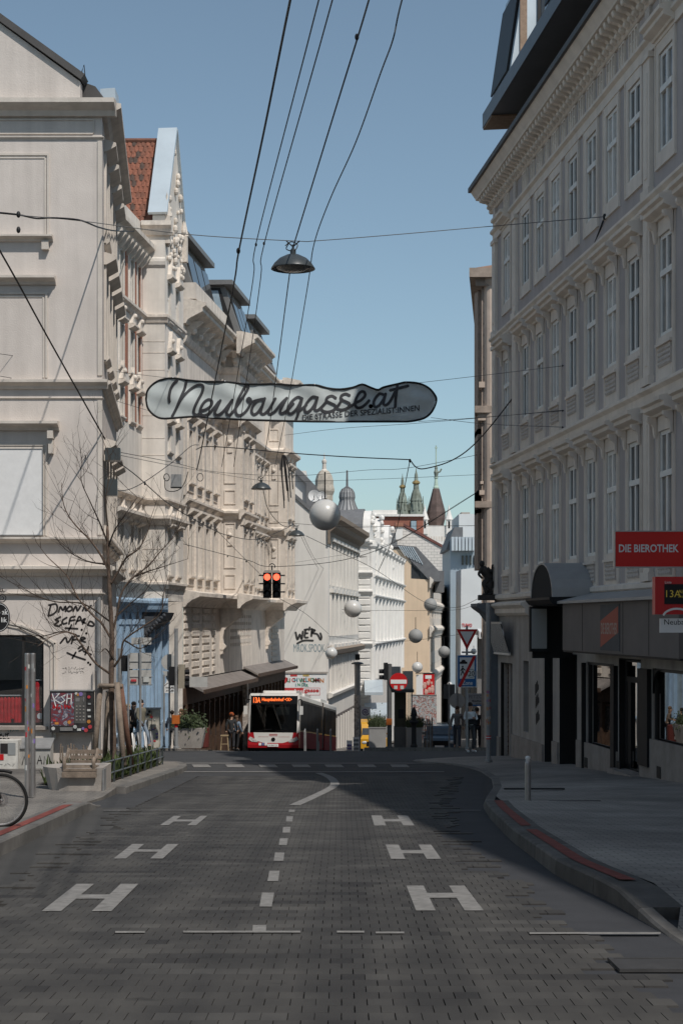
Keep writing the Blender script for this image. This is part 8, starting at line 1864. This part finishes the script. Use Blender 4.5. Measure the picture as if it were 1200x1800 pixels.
mb = MB(); [ribbon(mb, [Vector((a, .845)), Vector((b, .845))], .012, lambda x, z_: -.006) for a, b in ((-.75, -.25), (.25, .8))]; obj('mask_line', mb, m_br, bus)
for i in range(3): obj('pictogram', MB().box(-.72 + i * .15, -.60 + i * .15, -.02, -.008, .42, .55), m_signwhite if i != 1 else plain('picto_blue', (.1, .15, .3)), bus)
for y_ in (2.7, 8.6, 14.6):
    for s in (-1, 1):
        w_ = link('wheel', MB().lathe([(0, -.02), (.28, -.02), (.3, .0), (.3, .14)], 18, (0, 0, 0), 'x').mesh('wheel', m_galv), bus, (s * (hw - .12), y_, .47)); link('tyre', MB().lathe([(.3, -.12), (.46, -.12), (.47, -.08), (.47, .12), (.3, .12)], 22, (0, 0, 0), 'x').mesh('tyre', mat('tyre_rubber', None)), w_)
obj('underbody', MB().box(-hw + .1, hw - .1, .4, 17.6, .18, .32), m_dark, bus)
# hoops in front of the bus
for i, px in enumerate((536, 558, 581)):
    D = 71.5 + i * 1.3; o = stand('bicycle_hoop', 'dark %s bicycle hoop standing in front of the side of the bus' % ('left', 'middle', 'right')[i], 'bicycle hoop', px, 1322, D, 'bicycle hoops in front of the bus'); hh = Zof(o, 1283, D)
    obj('hoop', MB().tube(spline([(-.02, -.3, -.6), (-.02, -.3, hh - .2), (0, -.2, hh), (0, .2, hh), (.02, .3, hh - .2), (.02, .3, -.6)], 5), .03, 8), m_galv, o, smooth=True)

# ================================================================== MIDDLE AND RIGHT OF THE JUNCTION
D = 92.; o = stand('camera_pole', 'tall stickered steel pole with a black camera on top', 'pole', 628, 1320, D); pole(o, Zof(o, 1166, D), .16, m_galv)
obj('collar', MB().lathe([(.16, 0), (.36, .02), (.30, .1), (.16, .14)], 14, (0, 0, Zof(o, 1168, D))), m_lampgrey, o); obj('camera', MB().box(-.13, .13, -.2, .2, Zof(o, 1160, D), Zof(o, 1150, D)), m_black, o); obj('sleeve', MB().lathe([(.19, 0), (.19, 2.4)], 12, (0, 0, .8)), mat('postered_pier', None), o)
D = 88.; o = stand('spiral_sign', 'white hanging sign with purple spiral emblem', 'sign', 642, 1320, D); k = D / F; zc_ = Zof(o, 1253, D)
obj('panel', MB().box(-8 * k, 8.5 * k, -.03, .03, zc_ - 10.5 * k, zc_ + 10.5 * k), m_signwhite, o); pole(o, zc_ + .4, .04, x=-9.5 * k)
sp = [Vector((.02 * t * math.cos(t) * .8, zc_ + .06 + .02 * t * math.sin(t) * .8)) for t in [1 + i * .3 for i in range(38)]]; mb = MB(); ribbon(mb, sp, .05, lambda x, z: -.036); obj('spiral', mb, plain('spiral_purple', (.10, .04, .16)), o)
mb = MB(); ribbon(mb, [Vector((-.17, zc_ - .24)), Vector((.17, zc_ - .24))], .03, lambda x, z: -.036); obj('caption_line', mb, stk[2], o)
def vehicle(label, px, py, d, Wd, Hh, Ln, paint, yaw, dark=False, name='parked_car'):
    p = W(px, py, d); o = thing(name, label, 'car' if name == 'parked_car' else 'van', (p.x, d, gz(d)), yaw); h = Wd / 2
    if name == 'parked_car':
        prof = [(0, .35), (.02, .75), (.12, .92), (1.05, 1.02), (1.75, Hh), (Ln - 1.0, Hh), (Ln - .1, 1.05), (Ln, .8), (Ln, .3)]
    else: prof = [(0, .35), (.02, .95), (.25, 1.15), (.8, Hh - .1), (1.1, Hh), (Ln, Hh), (Ln, .3)]
    mb = MB(); n = len(prof); vs = []
    for x, f_ in ((-h, 1), (h, 1)):
        for y_, z in prof: vs.append((x * (1 if z < 1.05 else .86), y_, z))
    mb.add(vs, [tuple(range(n)), tuple(range(2 * n - 1, n - 1, -1))] + [(i, (i + 1) % n, (i + 1) % n + n, i + n) for i in range(n)]); obj('body', mb, paint, o)
    if name == 'parked_car': a, b, z0, z1 = 1.08, 1.7, 1.06, Hh - .06
    else: a, b, z0, z1 = .28, .78, 1.2, Hh - .18
    obj('windscreen', MB().add([(-h * .86, a - .02, z0), (h * .86, a - .02, z0), (h * .78, b - .03, z1), (-h * .78, b - .03, z1)], [(0, 1, 2, 3)]), m_pane, o)
    for s in (-1, 1):
        obj('side_window', MB().add([(s * h * .93, b + .1, z0 + .04), (s * h * .93, Ln - 1.0, z0 + .04), (s * h * .872, Ln - 1.2, z1), (s * h * .872, b + .35, z1)], [(0, 1, 2, 3)]), m_pane, o)
        obj('headlight', MB().ball((s * (h - .25), .03, .72), .15, 10, 6, (1.3, .4, .7)), mat('headlight_glass', None), o, smooth=True); obj('mirror', MB().ball((s * (h + .08), a + .2, z0 + .05), .11, 8, 6, (.9, .6, .8)), paint, o, smooth=True)
        for y_ in (.85, Ln - .85): w_ = link('wheel', MB().lathe([(0, -.02), (.2, -.02), (.21, .08)], 14, (0, 0, 0), 'x').mesh('wheel', m_galv), o, (s * (h - .1), y_, .33)); link('tyre', MB().lathe([(.2, -.1), (.32, -.1), (.33, .1), (.2, .1)], 18, (0, 0, 0), 'x').mesh('tyre', mat('tyre_rubber', None)), w_)
    obj('grille', MB().box(-h * .55, h * .55, -.015, .03, .5, .78), m_bk if not dark else m_steel, o); obj('number_plate', MB().box(-.26, .26, -.03, -.016, .42, .52), m_signwhite, o)
    return o
vehicle('black off-road car facing the viewer down the street', 759, 1290, 168, 1.95, 1.75, 4.6, mat('car_black', (.03, .03, .032), .25, 0, 1, 0, coat=.5), R(-4))
vehicle('dark car parked behind the black off-road car', 772, 1280, 190, 1.9, 1.7, 4.6, mat('car_dark_grey', (.06, .06, .065), .3, 0, 1, 0, coat=.5), R(-4))
vehicle('dark blue parked car half hidden behind the railing', 772, 1316, 92, 1.85, 1.5, 4.4, mat('car_blue', (.035, .06, .09), .3, 0, 1, 0, coat=.5), R(-8))
vehicle('yellow delivery van at the foot of the camera pole', 657, 1318, 104, 1.7, 1.95, 4.4, mat('van_yellow', (.55, .28, .02), .4, .05, 2, 0), R(4), name='delivery_van')
for i, (px, py0, w_) in enumerate(((614, 1302, 10), (626, 1296, 11))):
    D = 84. + 3 * i; o = stand('pavement_board', ('white notice board standing by the pillars, shorter one', 'white notice board with pictures, taller one by the van')[i], 'notice board', px, 1320, D); k = D / F; hh = Zof(o, py0, D)
    obj('panel', MB().prism_x([(0, -.3), (.03, -.3), (.2, hh), (.17, hh)], -w_ / 2 * k, w_ / 2 * k), m_signwhite, o); obj('back_panel', MB().prism_x([(.45, -.3), (.48, -.3), (.22, hh), (.2, hh)], -w_ / 2 * k, w_ / 2 * k), m_signwhite, o)
    for r in range(3): obj('printed_block', MB().box(-w_ * .38 * k, w_ * .38 * k, .02 + .04 * r, .16, .12 + r * hh * .28, .12 + r * hh * .28 + hh * .14), stk[2] if i else stk[4], o) if i or r < 2 else None
def boxplanter(label, px0, px1, py0, d, seed):
    o = stand('box_planter', label, 'planter', (px0 + px1) / 2, 1318, d); k = d / F; a = (px1 - px0) / 2 * k; hh = Zof(o, py0, d)
    obj('box', MB().box(-a, a, -.4, .4, -.3, hh), mat('planter_grey', (.26, .255, .25), .8, .06, 2, .1, 30), o); obj('rim', MB().box(-a - .02, a + .02, -.42, .42, hh - .05, hh), mat('planter_grey', None), o)
    random.seed(seed); mb = MB()
    for i in range(420):
        x, y_ = random.uniform(-a, a), random.uniform(-.35, .35); h = random.uniform(.15, .55); an = random.uniform(0, 6.28); l_ = random.uniform(.05, .2)
        mb.add([(x - .015, y_, hh), (x + .015, y_, hh), (x + math.cos(an) * l_, y_ + math.sin(an) * l_, hh + h)], [(0, 1, 2)])
    stuff(obj('shrub', mb, m_ivy, o)); stuff(obj('shrub_leaves', leaves(260, a * .9, .35, .5, hh, .035, seed + 1), m_ivy, o))
boxplanter('grey box planter with dark shrubs left of the no entry sign', 648, 678, 1277, 66, 61); boxplanter('grey box planter with shrubs right of the kiosk', 714, 741, 1278, 67, 71)
D = 68.; o = stand('ticket_kiosk', 'dark ticket kiosk with flat canopy behind the no entry sign', 'kiosk', 706, 1318, D); k = D / F
obj('column', MB().box(-13 * k, 7 * k, -.25, .25, -.4, Zof(o, 1216, D)), mat('kiosk_olive', (.045, .043, .028), .5, .1, 3, 0), o); obj('canopy', MB().box(-24 * k, 20 * k, -.7, .5, Zof(o, 1216, D), Zof(o, 1211, D)), m_lampgrey, o); obj('screen', MB().box(-7 * k, 3 * k, -.27, -.25, Zof(o, 1262, D), Zof(o, 1246, D)), m_black, o); obj('base_panel', MB().box(-14 * k, 8 * k, -.28, .28, -.4, Zof(o, 1277, D)), mat('planter_dark', (.12, .115, .11), .8, .05, 2, 0), o)
obj('side_glass', MB().box(9 * k, 17 * k, -.02, .02, Zof(o, 1300, D), Zof(o, 1217, D)), m_glass, o); obj('corner_post', MB().box(17 * k, 18.5 * k, -.05, .05, -.4, Zof(o, 1216, D)), m_galv, o)
obj('back_frame', MB().box(-24 * k, -2 * k, .3, .4, Zof(o, 1215, D), Zof(o, 1172, D)).box(2 * k, 20 * k, .3, .4, Zof(o, 1215, D), Zof(o, 1180, D)), mat('sign_back', None), o)
D = 64.; o = stand('no_entry_sign', 'round red no entry sign with white bar on a signal post', 'sign', 684, 1318, D); k = D / F; zc_ = Zof(o, 1198, D); xc = 16 * k
pole(o, Zof(o, 1167, D), .095, mat('dark_post', (.10, .10, .10), .6, .1, 5, 0)); obj('arm', MB().tube([(0, 0, zc_ + .1), (xc, -.1, zc_ + .1)], .03, 6), m_galv, o)
obj('disc', MB().lathe([(0, -.14), (15.5 * k, -.14), (15.5 * k, -.12), (0, -.12)], 32, (xc, 0, zc_), 'y'), m_signred, o); obj('bar', MB().box(xc - 14 * k, xc + 14 * k, -.15, -.141, zc_ - 3.5 * k, zc_ + 3.5 * k), m_signwhite, o)
for x, z in ((-5, -10), (6, -10)): obj('sticker', MB().box(xc + (x - 3) * k, xc + (x + 3) * k, -.15, -.141, zc_ + (z - 3) * k, zc_ + (z + 3) * k), stk[0], o)
obj('signal_housing', MB().box(-.22, -.06, -.12, .2, Zof(o, 1195, D), Zof(o, 1165, D)), m_black, o)
for dz in (.1, .33): obj('visor', MB().lathe([(.08, -.2), (.09, 0)], 10, (-.2, .04, Zof(o, 1195, D) + dz), 'x'), m_black, o)
obj('request_box', MB().box(-.12, .1, -.16, .05, Zof(o, 1274, D), Zof(o, 1263, D)), plain('orange_box', None), o)
D = 63.; o = stand('ornate_hydrant', 'black ornate cast hydrant post on the far footway', 'hydrant', 727, 1322, D); k = D / F
obj('column', MB().lathe([(6.5 * k, -.1), (6 * k, .1), (4.5 * k, .16), (4 * k, .8), (5 * k, .9), (8 * k, .98), (8 * k, 1.02), (4 * k, 1.06), (4.5 * k, 1.2), (5.5 * k, 1.32), (4 * k, 1.45), (1.5 * k, 1.55), (0, 1.58)], 12), m_black, o, smooth=False); obj('spout', MB().tube([(-8 * k, 0, 1.0), (8 * k, 0, 1.0)], .05, 8), m_black, o)
D = 69.; o = stand('weathered_railing', 'row of weathered upright boards beside the hydrant', 'railing', 749, 1320, D); k = D / F
for i in range(7): obj('board', MB().box((-9 + i * 3) * k, (-6.7 + i * 3) * k, .03 * (i % 2), .06 + .03 * (i % 2), -.4, 1.25 + .06 * math.sin(i * 2.3)), m_galv if i % 2 else m_wood, o)
obj('rail', MB().box(-9 * k, 11 * k, .1, .14, 1.0, 1.06), m_galv, o)
# zone and yield signs
D = 57.5; k = D / F; o = stand('zone_end_sign', 'blue end of zone sign with red diagonal below a yield triangle', 'sign', 820, 1325, D); z0, z1 = Zof(o, 1208, D), Zof(o, 1151, D); a = 17.5 * k
pole(o, Zof(o, 1100, D), .04); obj('panel', MB().box(-a, a, -.08, -.05, z0, z1), m_signwhite, o); obj('blue_field', MB().box(-a + .03, a - .03, -.086, -.08, z0 + .03, z1 - .03), m_signblue, o); obj('white_field', MB().box(-a + .09, a - .09, -.092, -.086, z0 + .30, z1 - .09), m_signwhite, o)
q = 1 / 280. * 1.0
def zq(x, y_): return Vector(((-17.5 + (x - 862) / 162 * 35) * k, z1 - (y_ - 45) / 245 * (z1 - z0)))
mb = MB(); ribbon(mb, [zq(885, 280), zq(1000, 62)], .10, lambda x, z: -.104); obj('red_diagonal', mb, m_signred, o)
c_ = zq(978, 185); obj('speed_ring', MB().lathe([(.125, -.098), (.155, -.098), (.155, -.093), (.125, -.093), (.125, -.098)], 24, (c_.x, 0, c_.y), 'y', False), mat('ring_grey', (.35, .36, .37), .5, 0, 1, 0), o); text('20', o, m_ink, c_.x - .10, -.097, c_.y - .085, wd=.2, ht=.17, bold=.01)
mb = MB(); c_ = zq(914, 102); mb.prism_y([(c_.x - .13, c_.y - .05), (c_.x + .13, c_.y - .05), (c_.x + .13, c_.y + .02), (c_.x + .08, c_.y + .03), (c_.x + .05, c_.y + .09), (c_.x - .05, c_.y + .09), (c_.x - .08, c_.y + .03), (c_.x - .13, c_.y + .02)], -.098, -.093); obj('car_pictogram', mb, m_ink, o)
c_ = zq(907, 165); mb = MB(); mb.lathe([(0, -.097), (.03, -.097)], 10, (c_.x, 0, c_.y + .15), 'y'); [ribbon(mb, [Vector((c_.x + x0_, c_.y + y0_)), Vector((c_.x + x1_, c_.y + y1_))], .035, lambda x, z: -.097) for x0_, y0_, x1_, y1_ in ((0, .11, 0, 0), (0, 0, .06, -.15), (0, 0, -.06, -.15), (0, .1, .08, .02), (0, .1, -.07, .0))]; obj('walker_pictogram', mb, m_ink, o)
text('Zone', o, m_signwhite, -.17, -.09, z0 + .08, wd=.36, ht=.15, bold=.015)
y1, y0 = Zof(o, 1106, D), Zof(o, 1141, D); obj('yield_triangle', MB().prism_y([(-18.5 * k, y1), (18.5 * k, y1), (1 * k, y0), (-1 * k, y0)], -.08, -.05), m_signred, o); obj('yield_field', MB().prism_y([(-12 * k, y1 - 4 * k), (12 * k, y1 - 4 * k), (0, y0 + 8 * k)], -.088, -.08), m_signwhite, o); obj('bracket', MB().box(-.18, .2, -.06, .03, Zof(o, 1148, D), Zof(o, 1145, D)), m_galv, o)
D = 66.; k = D / F; o = stand('shop_board', 'pale grey shop board with lettering above the pedestrians', 'sign', 838, 1320, D); obj('panel', MB().box(-17 * k, 20 * k, -.03, .03, Zof(o, 1241, D), Zof(o, 1219, D)), mat('pale_board', (.36, .36, .37), .6, .04, 2, 0), o); pole(o, Zof(o, 1215, D), .04, x=18 * k)
text('PETZOLD', o, mat('board_grey', (.12, .12, .13), .6, 0, 1, 0), -15 * k, -.035, Zof(o, 1227.5, D), ht=.13); text('Metallhandel', o, m_ink, -9 * k, -.035, Zof(o, 1233.5, D), ht=.07, bold=.02); text('werkstatt', o, m_ink, -3 * k, -.035, Zof(o, 1238, D), ht=.06); obj('blue_strip', MB().box(-17 * k, 20 * k, -.034, -.03, Zof(o, 1241, D), Zof(o, 1238.5, D)), m_signblue, o)
D = 70.; o = stand('round_sign_back', 'pale round sign back on a thin post behind the pedestrians', 'sign', 803, 1318, D); pole(o, Zof(o, 1205, D), .035); obj('disc', MB().lathe([(0, .03), (.33, .03), (.33, .05), (0, .05)], 24, (0, 0, Zof(o, 1232, D)), 'y'), mat('sign_back', None), o); 
D = 72.; o = stand('square_sign_back', 'grey square sign back on a post left of the zone sign', 'sign', 789, 1318, D); pole(o, Zof(o, 1200, D), .035); obj('panel', MB().box(-.25, .25, .03, .05, Zof(o, 1228, D), Zof(o, 1203, D)), mat('dark_post', None), o)
p = G(858, 1338, .12); D = p.y; o = stand('stickered_post', 'slim stickered steel post with red and white band on the right corner', 'post', 858, 1338, D); o.location.z = gz(D) + .1; pole(o, Zof(o, 1060, D), .065)
obj('red_band', MB().lathe([(.068, 0), (.068, .1)], 12, (0, 0, .62)), m_signred, o); obj('white_band', MB().lathe([(.069, 0), (.069, .03)], 12, (0, 0, .655)), m_signwhite, o)
random.seed(31)
for i in range(16):
    h = random.uniform(1.0, 2.2); a = random.uniform(-2.4, -.8); obj('sticker', MB().add([(.07 * math.cos(a - .5), .07 * math.sin(a - .5), h), (.07 * math.cos(a + .5), .07 * math.sin(a + .5), h), (.07 * math.cos(a + .5), .07 * math.sin(a + .5), h + .07), (.07 * math.cos(a - .5), .07 * math.sin(a - .5), h + .07)], [(0, 1, 2, 3)]), random.choice(stk), o)
# red street banner far down
D = 150.; k = D / F; o = stand('red_street_banner', 'red and white picture banner hung across the far street', 'banner', 750, 1318, D); o.location.z = gz(D)
obj('red_cloth', MB().box(-7 * k, 13 * k, 0, .03, Zof(o, 1221, D), Zof(o, 1184, D)), m_signred, o); obj('white_cloth', MB().box(-19 * k, -7 * k, 0, .03, Zof(o, 1221, D), Zof(o, 1186, D)), m_signwhite, o); obj('bar', MB().box(-20 * k, 13.5 * k, -.05, .08, Zof(o, 1184, D), Zof(o, 1182.5, D)), m_lampgrey, o)
random.seed(5); mb = MB(); [mb.ball((random.uniform(-5, 10) * k, -.0, Zof(o, random.uniform(1196, 1218), D)), random.uniform(.08, .2), 7, 5, (1, .25, 1.3)) for _ in range(16)]; obj('figure_print', mb, plain('print_pink', (.55, .33, .28)), o); obj('caption', MB().box(-3 * k, 8 * k, -.02, .0, Zof(o, 1193, D), Zof(o, 1187, D)), m_signwhite, o)
D = 158.; k = D / F; o = stand('graffiti_hoarding', 'hoarding covered in colourful graffiti below the red banner', 'hoarding', 745, 1290, D); o.location.z = gz(D)
def gm2():
    m = bpy.data.materials.new('graffiti_print'); m.use_nodes = True; n = m.node_tree.nodes; l = m.node_tree.links; b = n['Principled BSDF']
    t = n.new('ShaderNodeTexNoise'); t.inputs['Scale'].default_value = 1.6; t.inputs['Detail'].default_value = 6; t.inputs['Distortion'].default_value = 2.5; g = n.new('ShaderNodeTexCoord'); l.new(g.outputs['Object'], t.inputs['Vector'])
    r = n.new('ShaderNodeValToRGB'); r.color_ramp.interpolation = 'CONSTANT'; e = r.color_ramp.elements; e[0].color = (.40, .39, .38, 1); e[1].position = .47; e[1].color = (.10, .10, .11, 1)
    for p_, c in ((.5, (.42, .41, .4, 1)), (.56, (.18, .28, .33, 1)), (.6, (.4, .38, .37, 1)), (.42, (.30, .12, .10, 1)), (.38, (.45, .43, .42, 1))): kk = e.new(p_); kk.color = c
    l.new(t.outputs[0], r.inputs[0]); l.new(r.outputs[0], b.inputs['Base Color']); return m
obj('panel', MB().box(-23 * k, 22 * k, 0, .1, 0, Zof(o, 1222, D)), gm2(), o); obj('capping', MB().box(-23 * k, 22 * k, -.05, .15, Zof(o, 1222, D), Zof(o, 1220.5, D)), m_conc, o)
